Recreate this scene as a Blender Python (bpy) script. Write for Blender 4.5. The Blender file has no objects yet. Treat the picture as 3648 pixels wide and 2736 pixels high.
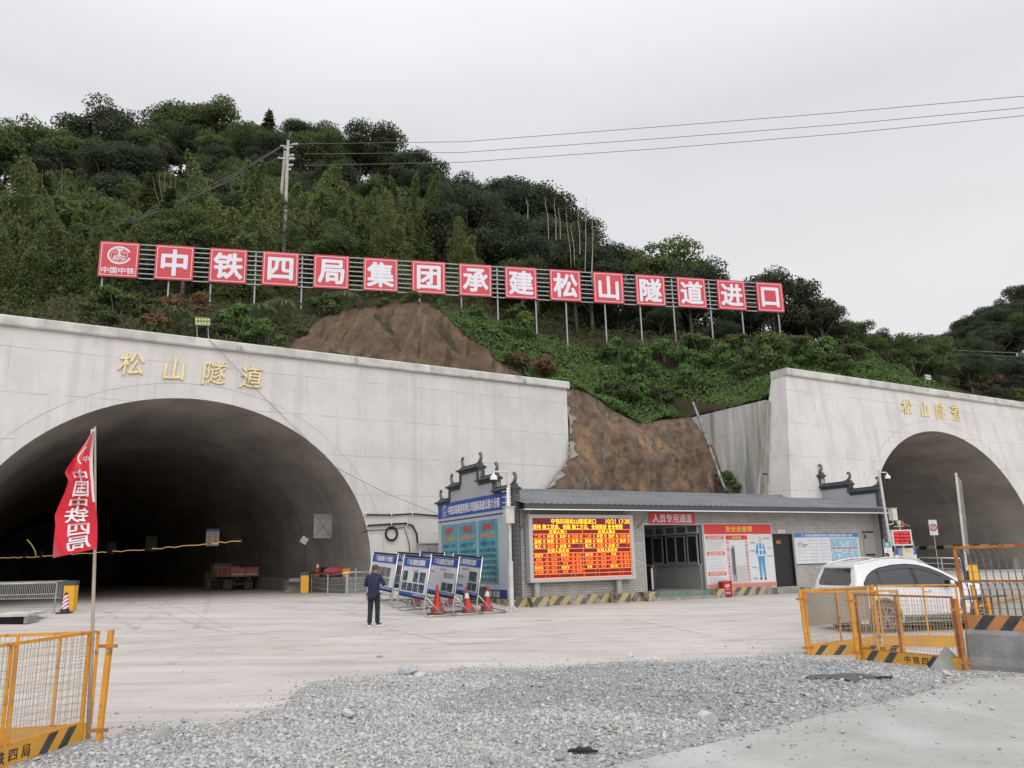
import bpy, bmesh, math, random
import numpy as np
from mathutils import Matrix, Vector
random.seed(7)
rng = np.random.default_rng(7)
SC = bpy.context.scene
COL = SC.collection
# ------------------------------------------------------------------ camera
FPX, EYE, PITCH, ROLL = 2850.0, 1.85, .221, .0252
fw = np.array([0, math.cos(PITCH), math.sin(PITCH)]); rt = np.array([1., 0, 0]); up = np.cross(rt, fw)
_c, _s = math.cos(ROLL), math.sin(ROLL)
rt, up = _c*rt - _s*up, _s*rt + _c*up
EYEP = np.array([0, 0, EYE])
cam = bpy.data.cameras.new('camera'); cam.sensor_width = 36; cam.lens = FPX/3648*36
cam.clip_start = .05; cam.clip_end = 2000
camo = bpy.data.objects.new('camera', cam); COL.objects.link(camo)
camo.matrix_world = Matrix(((rt[0], up[0], -fw[0], 0), (rt[1], up[1], -fw[1], 0), (rt[2], up[2], -fw[2], EYE), (0, 0, 0, 1)))
SC.camera = camo
# ------------------------------------------------------------------ world, sun, exposure
SUN_EL, SUN_AZ = math.radians(36), math.radians(163)      # soft sun behind the camera, veiled by cloud
w = bpy.data.worlds.new('World'); SC.world = w; w.use_nodes = True
nt = w.node_tree; nt.nodes.clear()
def _n(nt, t, **k):
    n = nt.nodes.new(t)
    for a, b in k.items(): setattr(n, a, b)
    return n
out = _n(nt, 'ShaderNodeOutputWorld'); bg = _n(nt, 'ShaderNodeBackground')
sky = _n(nt, 'ShaderNodeTexSky'); sky.sky_type = 'NISHITA'; sky.sun_disc = False
sky.sun_elevation = SUN_EL; sky.sun_rotation = SUN_AZ; sky.dust_density = 6; sky.air_density = 1
hs = _n(nt, 'ShaderNodeHueSaturation'); hs.inputs['Saturation'].default_value = .12; hs.inputs['Value'].default_value = .10
tc = _n(nt, 'ShaderNodeTexCoord'); sp = _n(nt, 'ShaderNodeSeparateXYZ')
cr = _n(nt, 'ShaderNodeValToRGB'); e = cr.color_ramp.elements
e[0].position = 0; e[0].color = (.80, .785, .79, 1)
e[1].position = 1; e[1].color = (1.75, 1.78, 1.85, 1)
for p_, c_ in ((.25, (.77, .76, .78, 1)), (.5, (.74, .745, .775, 1)), (.72, (1.05, 1.06, 1.12, 1))):
    x_ = cr.color_ramp.elements.new(p_); x_.color = c_
no = _n(nt, 'ShaderNodeTexNoise'); no.inputs['Scale'].default_value = 1.6; no.inputs['Detail'].default_value = 4
mp = _n(nt, 'ShaderNodeMapping'); mp.inputs['Scale'].default_value = (1, 1, 3.2)
mr = _n(nt, 'ShaderNodeMapRange'); mr.inputs[1].default_value = .3; mr.inputs[2].default_value = .7; mr.inputs[3].default_value = .93; mr.inputs[4].default_value = 1.07
mul = _n(nt, 'ShaderNodeVectorMath', operation='SCALE')
mx = _n(nt, 'ShaderNodeMix', data_type='RGBA'); mx.inputs['Factor'].default_value = .9
L = nt.links.new
L(tc.outputs['Generated'], sp.inputs[0]); L(sp.outputs['Z'], cr.inputs[0])
L(tc.outputs['Generated'], mp.inputs[0]); L(mp.outputs[0], no.inputs['Vector']); L(no.outputs['Fac'], mr.inputs[0])
L(cr.outputs[0], mul.inputs[0]); L(mr.outputs[0], mul.inputs['Scale'])
L(sky.outputs[0], hs.inputs['Color']); L(hs.outputs[0], mx.inputs[6]); L(mul.outputs[0], mx.inputs[7])
L(mx.outputs[2], bg.inputs['Color']); bg.inputs['Strength'].default_value = 1.0
L(bg.outputs[0], out.inputs[0])
sl = bpy.data.lights.new('sun', 'SUN'); sl.energy = 1.15; sl.angle = math.radians(55); sl.color = (1, .965, .92)
so = bpy.data.objects.new('sun', sl); COL.objects.link(so)
_d = Vector((math.sin(SUN_AZ)*math.cos(SUN_EL), math.cos(SUN_AZ)*math.cos(SUN_EL), math.sin(SUN_EL)))
so.rotation_euler = _d.to_track_quat('Z', 'Y').to_euler(); so.location = (0, -20, 60)
SC.view_settings.view_transform = 'Standard'; SC.view_settings.look = 'None'
SC.view_settings.exposure = 0.12; SC.view_settings.gamma = 1; SC.view_settings.use_curve_mapping = False
SC.render.engine = 'CYCLES'; SC.cycles.max_bounces = 8; SC.cycles.diffuse_bounces = 5; SC.cycles.transparent_max_bounces = 12
SC.cycles.use_denoising = True
# ------------------------------------------------------------------ measuring helpers (photo pixel -> point in the place)
CROP = {'1': (0, 1400, 2.212), '2': (900, 1500, 2.212), '3': (1500, 1550, 2.37), '4': (2200, 1650, 2.765), '5': (2700, 1600, 1.9515),
        '6': (0, 1986, 2.212), '7': (1000, 1986, 1.8433), '8': (2200, 1986, 1.5276), 'A': (300, 820, 2.212), 'B': (1200, 850, 2.212),
        'C': (2000, 900, 2.212), 'D': (2600, 900, 2.0735), 'E': (0, 300, 1.8433), 'F': (1100, 500, 1.8433), 'G': (1700, 1200, 2.011),
        'H': (0, 1050, 2.011), 'f': (0, 0, 1)}
def ray(k, x, y):
    a, b, s = CROP[k]; u, v = a+x/s, b+y/s
    return fw + rt*(u-1824)/FPX - up*(v-1368)/FPX
def sst(t): t = min(1, max(0, t)); return t*t*(3-2*t)
def gz(x, y):
    A = -math.sin(.562)*x + math.cos(.562)*y
    A2 = A-3.6*sst((x+3)/3)+9*sst((x-15)/7)
    return .2*sst((A-7)/17) + .45*sst((A2-21.5)/12)
def ground(k, x, y, h=0):
    d = ray(k, x, y); z = 0.
    for _ in range(30):
        p = EYEP + d*((z+h-EYE)/d[2]); z = gz(p[0], p[1])
    return Vector((p[0], p[1], z))
def atd(k, x, y, Y):
    d = ray(k, x, y); return Vector(EYEP + d*(Y/d[1]))
class Frame:
    def __init__(s, o, th):
        s.th = th; s.o = Vector(o); s.M = Matrix.Translation(s.o) @ Matrix.Rotation(th, 4, 'Z'); s.I = s.M.inverted()
        s.w = np.array([math.cos(th), math.sin(th), 0]); s.a = np.array([-math.sin(th), math.cos(th), 0])
    def at(s, k, x, y, Y=None, X=None):
        d = ray(k, x, y); o = np.array(s.o)
        t = ((o-EYEP) @ s.a + Y)/(d @ s.a) if Y is not None else ((o-EYEP) @ s.w + X)/(d @ s.w)
        return s.I @ Vector(EYEP + d*t)
    def wd(s, p): return s.M @ Vector(p)
    def loc(s, p): return s.I @ Vector(p)
W0 = Frame((0, 0, 0), 0)
FB = Frame((-.12, 31.75, 0), .4952)       # guard house
FL = Frame((-14.7, 35.29, 0), .562)       # left tunnel portal
FR = Frame((26.93, 51.24, 0), .536)       # right tunnel portal
FS = Frame((0, 0, 0), .2375)              # hillside sign row, face at y = 54.4
FG = Frame((0, 0, 0), .55)                # terrain
# ------------------------------------------------------------------ object helpers
def tag(o, label=None, cat=None, group=None, kind=None):
    if label: o['label'] = label
    if cat: o['category'] = cat
    if group: o['group'] = group
    if kind: o['kind'] = kind
    return o
def thing(name, label, cat, F=W0, p=(0, 0, 0), rz=0., group=None):
    o = bpy.data.objects.new(name, None); COL.objects.link(o)
    o.empty_display_size = .2
    o.matrix_world = F.M @ Matrix.Translation(Vector(p)) @ Matrix.Rotation(rz, 4, 'Z')
    return tag(o, label, cat, group)
def kids(o): return [c for c in bpy.data.objects if c.parent == o]
def dup(o, M=None, parent=None, label=None):
    c = o.copy(); COL.objects.link(c); c.parent = parent
    if M is not None: c.matrix_world = M
    if label: c['label'] = label
    for ch in kids(o): dup(ch, None, c)
    return c
class MB:
    def __init__(s): s.v = []; s.f = []; s.m = []; s.cm = 0
    def mat(s, i): s.cm = i; return s
    def add(s, vs, fs):
        n = len(s.v); s.v += [tuple(v) for v in vs]
        for f in fs: s.f.append(tuple(i+n for i in f)); s.m.append(s.cm)
        return s
    def box(s, x0, x1, y0, y1, z0, z1):
        return s.add([(x0, y0, z0), (x1, y0, z0), (x1, y1, z0), (x0, y1, z0), (x0, y0, z1), (x1, y0, z1), (x1, y1, z1), (x0, y1, z1)],
                     [(0, 3, 2, 1), (4, 5, 6, 7), (0, 1, 5, 4), (1, 2, 6, 5), (2, 3, 7, 6), (3, 0, 4, 7)])
    def quad(s, a, b, c, d): return s.add([a, b, c, d], [(0, 1, 2, 3)])
    def bar(s, p, q, wx, wy, upv=(0, 0, 1)):
        p, q = Vector(p), Vector(q); d = (q-p).normalized(); u = Vector(upv)
        if abs(d.dot(u)) > .98: u = Vector((0, 1, 0))
        a = d.cross(u).normalized(); b = a.cross(d)
        vs = []
        for c in (p, q):
            for i, j in ((-1, -1), (1, -1), (1, 1), (-1, 1)): vs.append(c+a*wx/2*i+b*wy/2*j)
        return s.add(vs, [(0, 1, 2, 3), (7, 6, 5, 4), (0, 4, 5, 1), (1, 5, 6, 2), (2, 6, 7, 3), (3, 7, 4, 0)])
    def tube(s, pts, r, n=8, cap=True):
        pts = [Vector(p) for p in pts]; rs = r if isinstance(r, (list, tuple)) else [r]*len(pts)
        vs = []; fs = []; a = None
        for i, p in enumerate(pts):
            d = (pts[min(i+1, len(pts)-1)]-pts[max(i-1, 0)]).normalized()
            if a is None:
                u = Vector((0, 0, 1)) if abs(d.z) < .9 else Vector((0, 1, 0))
                a = d.cross(u).normalized()
            else: a = (a-d*a.dot(d)).normalized()
            b = d.cross(a)
            for k in range(n):
                t = 2*math.pi*k/n; vs.append(p+(a*math.cos(t)+b*math.sin(t))*rs[i])
        for i in range(len(pts)-1):
            for k in range(n): fs.append((i*n+k, i*n+(k+1) % n, (i+1)*n+(k+1) % n, (i+1)*n+k))
        if cap: fs += [tuple(range(n-1, -1, -1)), tuple((len(pts)-1)*n+k for k in range(n))]
        return s.add(vs, fs)
    def lathe(s, prof, n=16, c=(0, 0, 0), ax='z'):
        vs = []; fs = []
        for r, z in prof:
            for k in range(n):
                t = 2*math.pi*k/n; x, y = r*math.cos(t), r*math.sin(t)
                if ax == 'z': vs.append((c[0]+x, c[1]+y, c[2]+z))
                elif ax == 'y': vs.append((c[0]+x, c[1]+z, c[2]+y))
                else: vs.append((c[0]+z, c[1]+x, c[2]+y))
        for i in range(len(prof)-1):
            for k in range(n): fs.append((i*n+k, i*n+(k+1) % n, (i+1)*n+(k+1) % n, (i+1)*n+k))
        return s.add(vs, fs)
    def prism(s, poly, y0, y1):            # polygon in xz, extruded along y
        n = len(poly)
        return s.add([(x, y0, z) for x, z in poly]+[(x, y1, z) for x, z in poly],
                     [tuple(range(n)), tuple(range(2*n-1, n-1, -1))]+[(i, (i+n), (i+1) % n+n, (i+1) % n) for i in range(n)])
    def tri(s, poly, y):
        n = len(poly); return s.add([(x, y, z) for x, z in poly], [tuple(range(n))])
    def text(s, t, x, y, z, h, xs=1., bold=0., fn=None, italic=0.):
        vs, fs, W = glyphs(t, bold)
        q = [((a-W/2)*h*xs + italic*b*h, y, b*h) for a, b in vs]
        q = [(x+a, b, z+c) for a, b, c in q]
        if fn: q = [fn(*p) for p in q]
        return s.add(q, fs)
    def vtext(s, t, x, y, z, h, step=None, xs=1., bold=0., fn=None):
        step = step or h*1.15
        for i, c in enumerate(t): s.text(c, x, y, z-step*i, h, xs, bold, fn)
        return s
    def build(s, name, mats, parent=None, smooth=False, M=None, norm=False):
        me = bpy.data.meshes.new(name); me.from_pydata([tuple(v) for v in s.v], [], s.f)
        ms = mats if isinstance(mats, (list, tuple)) else [mats]
        for m in ms: me.materials.append(m)
        me.polygons.foreach_set('material_index', s.m)
        if norm:
            b = bmesh.new(); b.from_mesh(me); bmesh.ops.recalc_face_normals(b, faces=b.faces); b.to_mesh(me); b.free()
        if smooth is True: me.shade_smooth()
        elif smooth: me.shade_smooth(); me.set_sharp_from_angle(angle=smooth)
        me.update()
        o = bpy.data.objects.new(name, me); COL.objects.link(o)
        if parent: o.parent = parent
        if M is not None: o.matrix_world = M
        return o
_gc = {}
def glyphs(t, bold=0.):
    k = (t, bold)
    if k in _gc: return _gc[k]
    c = bpy.data.curves.new('t', 'FONT'); c.body = t; c.size = 1; c.offset = bold; c.resolution_u = 2
    c.align_x = 'LEFT'; c.align_y = 'BOTTOM_BASELINE' if False else 'BOTTOM'
    o = bpy.data.objects.new('t', c); COL.objects.link(o)
    dg = bpy.context.evaluated_depsgraph_get(); me = bpy.data.meshes.new_from_object(o.evaluated_get(dg))
    n = len(me.vertices); co = np.zeros(n*3); me.vertices.foreach_get('co', co); co = co.reshape(-1, 3)
    fs = [tuple(p.vertices) for p in me.polygons]
    bpy.data.objects.remove(o); bpy.data.curves.remove(c); bpy.data.meshes.remove(me)
    if n:
        x0, x1 = co[:, 0].min(), co[:, 0].max(); z0, z1 = co[:, 1].min(), co[:, 1].max()
        hh = .92 if any(ord(ch) > 0x2e00 for ch in t) else .72
        sc = 1/hh
        vs = [((a-x0)*sc, (b-(z0+z1)/2)*sc) for a, b in co[:, :2]]; W = (x1-x0)*sc
    else: vs, W = [], 0
    _gc[k] = (vs, fs, W); return _gc[k]
# ------------------------------------------------------------------ materials
def mat(name, col, rough=.8, metal=0., col2=None, scale=4., detail=5., bump=0., bscale=None, emit=0., coord='Object', stretch=(1, 1, 1), spec=.5, lo=.35, hi=.65, coat=0.):
    m = bpy.data.materials.new(name); m.use_nodes = True; t = m.node_tree; L = t.links.new
    b = t.nodes['Principled BSDF']
    b.inputs['Base Color'].default_value = (*col, 1); b.inputs['Roughness'].default_value = rough; b.inputs['Metallic'].default_value = metal
    b.inputs['Specular IOR Level'].default_value = spec; b.inputs['Coat Weight'].default_value = coat
    tc = _n(t, 'ShaderNodeTexCoord'); mp = _n(t, 'ShaderNodeMapping'); mp.inputs['Scale'].default_value = stretch
    L(tc.outputs[coord], mp.inputs[0]); m['_'] = 0
    if col2 is not None:
        no = _n(t, 'ShaderNodeTexNoise'); no.inputs['Scale'].default_value = scale; no.inputs['Detail'].default_value = detail; no.inputs['Roughness'].default_value = .6
        mr = _n(t, 'ShaderNodeMapRange'); mr.inputs[1].default_value = lo; mr.inputs[2].default_value = hi
        mx = _n(t, 'ShaderNodeMix', data_type='RGBA'); mx.inputs[6].default_value = (*col, 1); mx.inputs[7].default_value = (*col2, 1); mx.name = 'mixcol'
        L(mp.outputs[0], no.inputs['Vector']); L(no.outputs['Fac'], mr.inputs[0]); L(mr.outputs[0], mx.inputs['Factor']); L(mx.outputs[2], b.inputs['Base Color'])
    if bump:
        nb = _n(t, 'ShaderNodeTexNoise'); nb.inputs['Scale'].default_value = bscale or scale*3; nb.inputs['Detail'].default_value = 6
        bp = _n(t, 'ShaderNodeBump'); bp.inputs['Strength'].default_value = bump; bp.inputs['Distance'].default_value = .05
        L(mp.outputs[0], nb.inputs['Vector']); L(nb.outputs['Fac'], bp.inputs['Height']); L(bp.outputs[0], b.inputs['Normal'])
    if emit:
        b.inputs['Emission Color'].default_value = (*col, 1); b.inputs['Emission Strength'].default_value = emit
    return m
def overlay(m, col, fac_fn):
    """mix col over the base colour with a factor built by fac_fn(tree, object-coordinate socket)"""
    t = m.node_tree; L = t.links.new; b = t.nodes['Principled BSDF']
    tc = _n(t, 'ShaderNodeTexCoord'); f = fac_fn(t, tc.outputs['Object'])
    mx = _n(t, 'ShaderNodeMix', data_type='RGBA'); mx.inputs[7].default_value = (*col, 1)
    lk = b.inputs['Base Color'].links
    if lk: L(lk[0].from_socket, mx.inputs[6])
    else: mx.inputs[6].default_value = b.inputs['Base Color'].default_value
    L(f, mx.inputs['Factor']); L(mx.outputs[2], b.inputs['Base Color']); return m
def nz(t, v, sc, stretch=(1, 1, 1), lo=.4, hi=.6, amp=1., detail=4):
    L = t.links.new
    mp = _n(t, 'ShaderNodeMapping'); mp.inputs['Scale'].default_value = stretch; L(v, mp.inputs[0])
    no = _n(t, 'ShaderNodeTexNoise'); no.inputs['Scale'].default_value = sc; no.inputs['Detail'].default_value = detail; L(mp.outputs[0], no.inputs['Vector'])
    mr = _n(t, 'ShaderNodeMapRange'); mr.inputs[1].default_value = lo; mr.inputs[2].default_value = hi; mr.inputs[4].default_value = amp; L(no.outputs['Fac'], mr.inputs[0])
    return mr.outputs[0]
def mth(t, op, a, b=None):
    n = _n(t, 'ShaderNodeMath', operation=op)
    for i, q in enumerate((a, b)):
        if q is None: continue
        if isinstance(q, (int, float)): n.inputs[i].default_value = q
        else: t.links.new(q, n.inputs[i])
    return n.outputs[0]
def axis(t, v, i):
    n = _n(t, 'ShaderNodeSeparateXYZ'); t.links.new(v, n.inputs[0]); return n.outputs[i]
def lines(t, v, ax, period, width, off=0., wob=.03):
    a = axis(t, v, ax); a = mth(t, 'ADD', a, mth(t, 'MULTIPLY', nz(t, v, .6, lo=.2, hi=.8), wob)); a = mth(t, 'ADD', a, off)
    a = mth(t, 'PINGPONG', a, period/2); return mth(t, 'LESS_THAN', a, width)
M = {}
def concrete(name, col, warm=1.):
    m = mat(name, col, .9, col2=tuple(c*.80 for c in col), scale=.5, bump=.15, bscale=9, spec=.2, lo=.42, hi=.78)
    overlay(m, tuple(c*.72 for c in col), lambda t, v: nz(t, v, 1.1, (1.5, 1.5, .10), .52, .72, .55))       # run marks
    overlay(m, tuple(c*.55 for c in col), lambda t, v: nz(t, v, 2.6, (1.6, 1.6, .07), .65, .72, .45))
    overlay(m, tuple(min(1, c*1.16) for c in col), lambda t, v: nz(t, v, .8, (2.2, 2.2, .25), .58, .74, .45))
    overlay(m, tuple(c*.62 for c in col), lambda t, v: mth(t, 'MULTIPLY', lines(t, v, 2, 1.9, .022, .3, .07), nz(t, v, 1.3, lo=.36, hi=.54, amp=.7)))
    overlay(m, tuple(c*.68 for c in col), lambda t, v: mth(t, 'MULTIPLY', lines(t, v, 0, 3.1, .024, .7, .03), nz(t, v, .7, lo=.45, hi=.57, amp=.55)))
    overlay(m, tuple(c*.6 for c in col), lambda t, v: nz(t, v, 5, (1, 1, 1), .68, .73, .65))
    overlay(m, tuple(c*.66 for c in col), lambda t, v: mth(t, 'MULTIPLY', mth(t, 'MULTIPLY', lines(t, v, 2, .95, .022, .1, 0), lines(t, v, 0, 1.24, .022, .2, 0)), nz(t, v, .8, lo=.45, hi=.55, amp=.9)))
    return m
M['wall'] = concrete('portal_concrete', (.62, .605, .585))
M['wing'] = concrete('wing_concrete', (.50, .49, .455))
overlay(M['wing'], (.20, .20, .18), lambda t, v: nz(t, v, 1.1, (1.3, 1.3, .10), .52, .66, .75)); overlay(M['wing'], (.66, .65, .62), lambda t, v: nz(t, v, 1.6, (1.3, 1.3, .10), .58, .68, .6))
M['cope'] = mat('coping_concrete', (.60, .59, .56), .9, col2=(.42, .41, .38), scale=1.2, bump=.2, bscale=12, spec=.2)
overlay(M['cope'], (.16, .15, .14), lambda t, v: nz(t, v, 2.2, (1, 1, .5), .6, .72, .6))
M['lining'] = mat('tunnel_lining', (.40, .375, .335), .85, col2=(.24, .225, .20), scale=.45, bump=.2, bscale=6, spec=.25, stretch=(1, .35, 1))
overlay(M['lining'], (.42, .40, .365), lambda t, v: nz(t, v, .7, (.4, 2, .4), .55, .75, .5))
M['kerb'] = mat('kerb_concrete', (.25, .25, .235), .9, col2=(.18, .18, .17), scale=1.5, bump=.2, spec=.2)
M['soil'] = mat('forest_soil', (.07, .052, .035), .95, col2=(.035, .035, .02), scale=.5, bump=.6, bscale=3, spec=.1)
# ================================================================== GROUND
def ground_mat():
    m = mat('yard_concrete', (.51, .468, .435), .92, col2=(.435, .398, .368), scale=.35, bump=.25, bscale=14, spec=.15, stretch=(1, 1, 1))
    overlay(m, (.575, .545, .515), lambda t, v: nz(t, v, .5, (.35, 1.6, 1), .5, .7, .6))
    overlay(m, (.345, .32, .295), lambda t, v: nz(t, v, .9, (.22, 2.2, 1), .54, .68, .6))
    overlay(m, (.30, .28, .26), lambda t, v: nz(t, v, 2.4, (.3, 2.0, 1), .62, .70, .5))
    overlay(m, (.43, .33, .22), lambda t, v: nz(t, v, .16, (.7, 2.4, 1), .66, .74, .4))
    overlay(m, (.33, .31, .29), lambda t, v: nz(t, v, 16, (1, 1, 1), .66, .72, .5))
    overlay(m, (.54, .52, .495), lambda t, v: nz(t, v, 3.5, (1, 1, 1), .6, .7, .35))
    return m
M['yard'] = ground_mat()
def axis_grid(a, b, fine0, fine1, df, dc):
    r = list(np.arange(a, fine0, dc))+list(np.arange(fine0, fine1, df))+list(np.arange(fine1, b+dc, dc)); return r
gx = axis_grid(-160, 180, -36, 50, 1.5, 12); gy = axis_grid(-60, 260, 0, 62, 1.5, 12)
mb = MB(); vs = [(x, y, gz(x, y)) for y in gy for x in gx]; n = len(gx)
mb.add(vs, [(j*n+i, j*n+i+1, (j+1)*n+i+1, (j+1)*n+i) for j in range(len(gy)-1) for i in range(n-1)])
GR = tag(mb.build('ground', M['yard'], smooth=True), kind='structure')
def ribbon(mb, pts, w, dz=.004, seg=.5, jit=0.):
    P = [Vector(p) for p in pts]; Q = []
    for a, b in zip(P, P[1:]):
        k = max(1, int((b-a).length/seg))
        for i in range(k): Q.append(a.lerp(b, i/k))
    Q.append(P[-1]); vs = []
    for i, p in enumerate(Q):
        d = (Q[min(i+1, len(Q)-1)]-Q[max(0, i-1)]); nn = Vector((-d.y, d.x, 0)).normalized()
        ww = w*(1+random.uniform(-jit, jit)); o = nn*random.uniform(-jit, jit)*.05
        for s in (-1, 1):
            q = p+nn*ww*s/2+o; vs.append((q.x, q.y, gz(q.x, q.y)+dz))
    mb.add(vs, [(2*i, 2*i+1, 2*i+3, 2*i+2) for i in range(len(Q)-1)])
mb = MB()
JT = [[('6', 850, 690), ('6', 1300, 655), ('6', 1800, 622), ('7', 0, 481), ('7', 250, 455), ('7', 560, 420), ('7', 930, 393)],
      [('7', 900, 605), ('7', 1150, 575), ('7', 1500, 545), ('7', 1950, 497), ('8', 0, 398), ('8', 265, 375), ('8', 700, 335), ('8', 1010, 308)],
      [('8', 0, 325), ('8', 265, 375), ('8', 500, 425)], [('7', 700, 470), ('7', 1160, 577)], [('6', 1330, 375), ('6', 1940, 605)], [('8', 690, 250), ('8', 1010, 270)],
      [('6', 0, 590), ('6', 850, 520), ('6', 1500, 470), ('6', 2212, 445)]]
for j in JT: ribbon(mb, [ground(*p) for p in j], .022, .004, .35, .5)
tag(mb.build('pavement_joint', mat('joint', (.27, .25, .235), .95, col2=(.42, .39, .36), scale=3)), kind='structure')
# dusty tyre tracks, broken up by noise
tk = bpy.data.materials.new('tyre_track'); tk.use_nodes = True; _t = tk.node_tree; _b = _t.nodes['Principled BSDF']; _b.inputs['Base Color'].default_value = (.30, .275, .25, 1); _b.inputs['Roughness'].default_value = .95
_tc = _n(_t, 'ShaderNodeTexCoord'); _t.links.new(nz(_t, _tc.outputs['Object'], 1.4, (1, 1, 1), .42, .68, .20), _b.inputs['Alpha'])
mb = MB(); k_ = 0
for pts_ in ([('8', 900, 330), ('8', 300, 330), ('7', 1500, 400), ('7', 700, 380), ('6', 1900, 330), ('6', 1300, 260)], [('8', 950, 400), ('8', 200, 420), ('7', 1300, 500), ('7', 300, 500), ('6', 1400, 480), ('6', 700, 330)],
             [('8', 980, 300), ('8', 200, 290), ('7', 1500, 350), ('7', 800, 330), ('6', 2000, 290)], [('6', 900, 700), ('6', 1300, 480), ('6', 1500, 330), ('6', 1500, 260)], [('6', 500, 560), ('6', 1100, 420), ('6', 1300, 300)], [('7', 1900, 420), ('7', 1000, 480), ('7', 200, 560), ('6', 1500, 720), ('6', 900, 880)], [('8', 990, 470), ('8', 300, 480), ('7', 1500, 590), ('7', 700, 600), ('6', 2100, 690), ('6', 1200, 760)]):
    P_ = [ground(*p) for p in pts_]; Q_ = []
    for i in range(len(P_)-1):
        a, b, c, d = P_[max(0, i-1)], P_[i], P_[i+1], P_[min(len(P_)-1, i+2)]
        for q in range(8):
            t_ = q/8; Q_.append(.5*((2*b)+(c-a)*t_+(2*a-5*b+4*c-d)*t_*t_+(3*b-a-3*c+d)*t_**3))
    for sd in (-.8, .8):
        R_ = [p+Vector((-(Q_[min(i+1, len(Q_)-1)]-Q_[max(0, i-1)]).y, (Q_[min(i+1, len(Q_)-1)]-Q_[max(0, i-1)]).x, 0)).normalized()*sd for i, p in enumerate(Q_)]; k_ += 1; ribbon(mb, R_, .2, .004+.0012*k_, .6, .12)
tag(mb.build('tyre_marks', tk), kind='structure')
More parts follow.
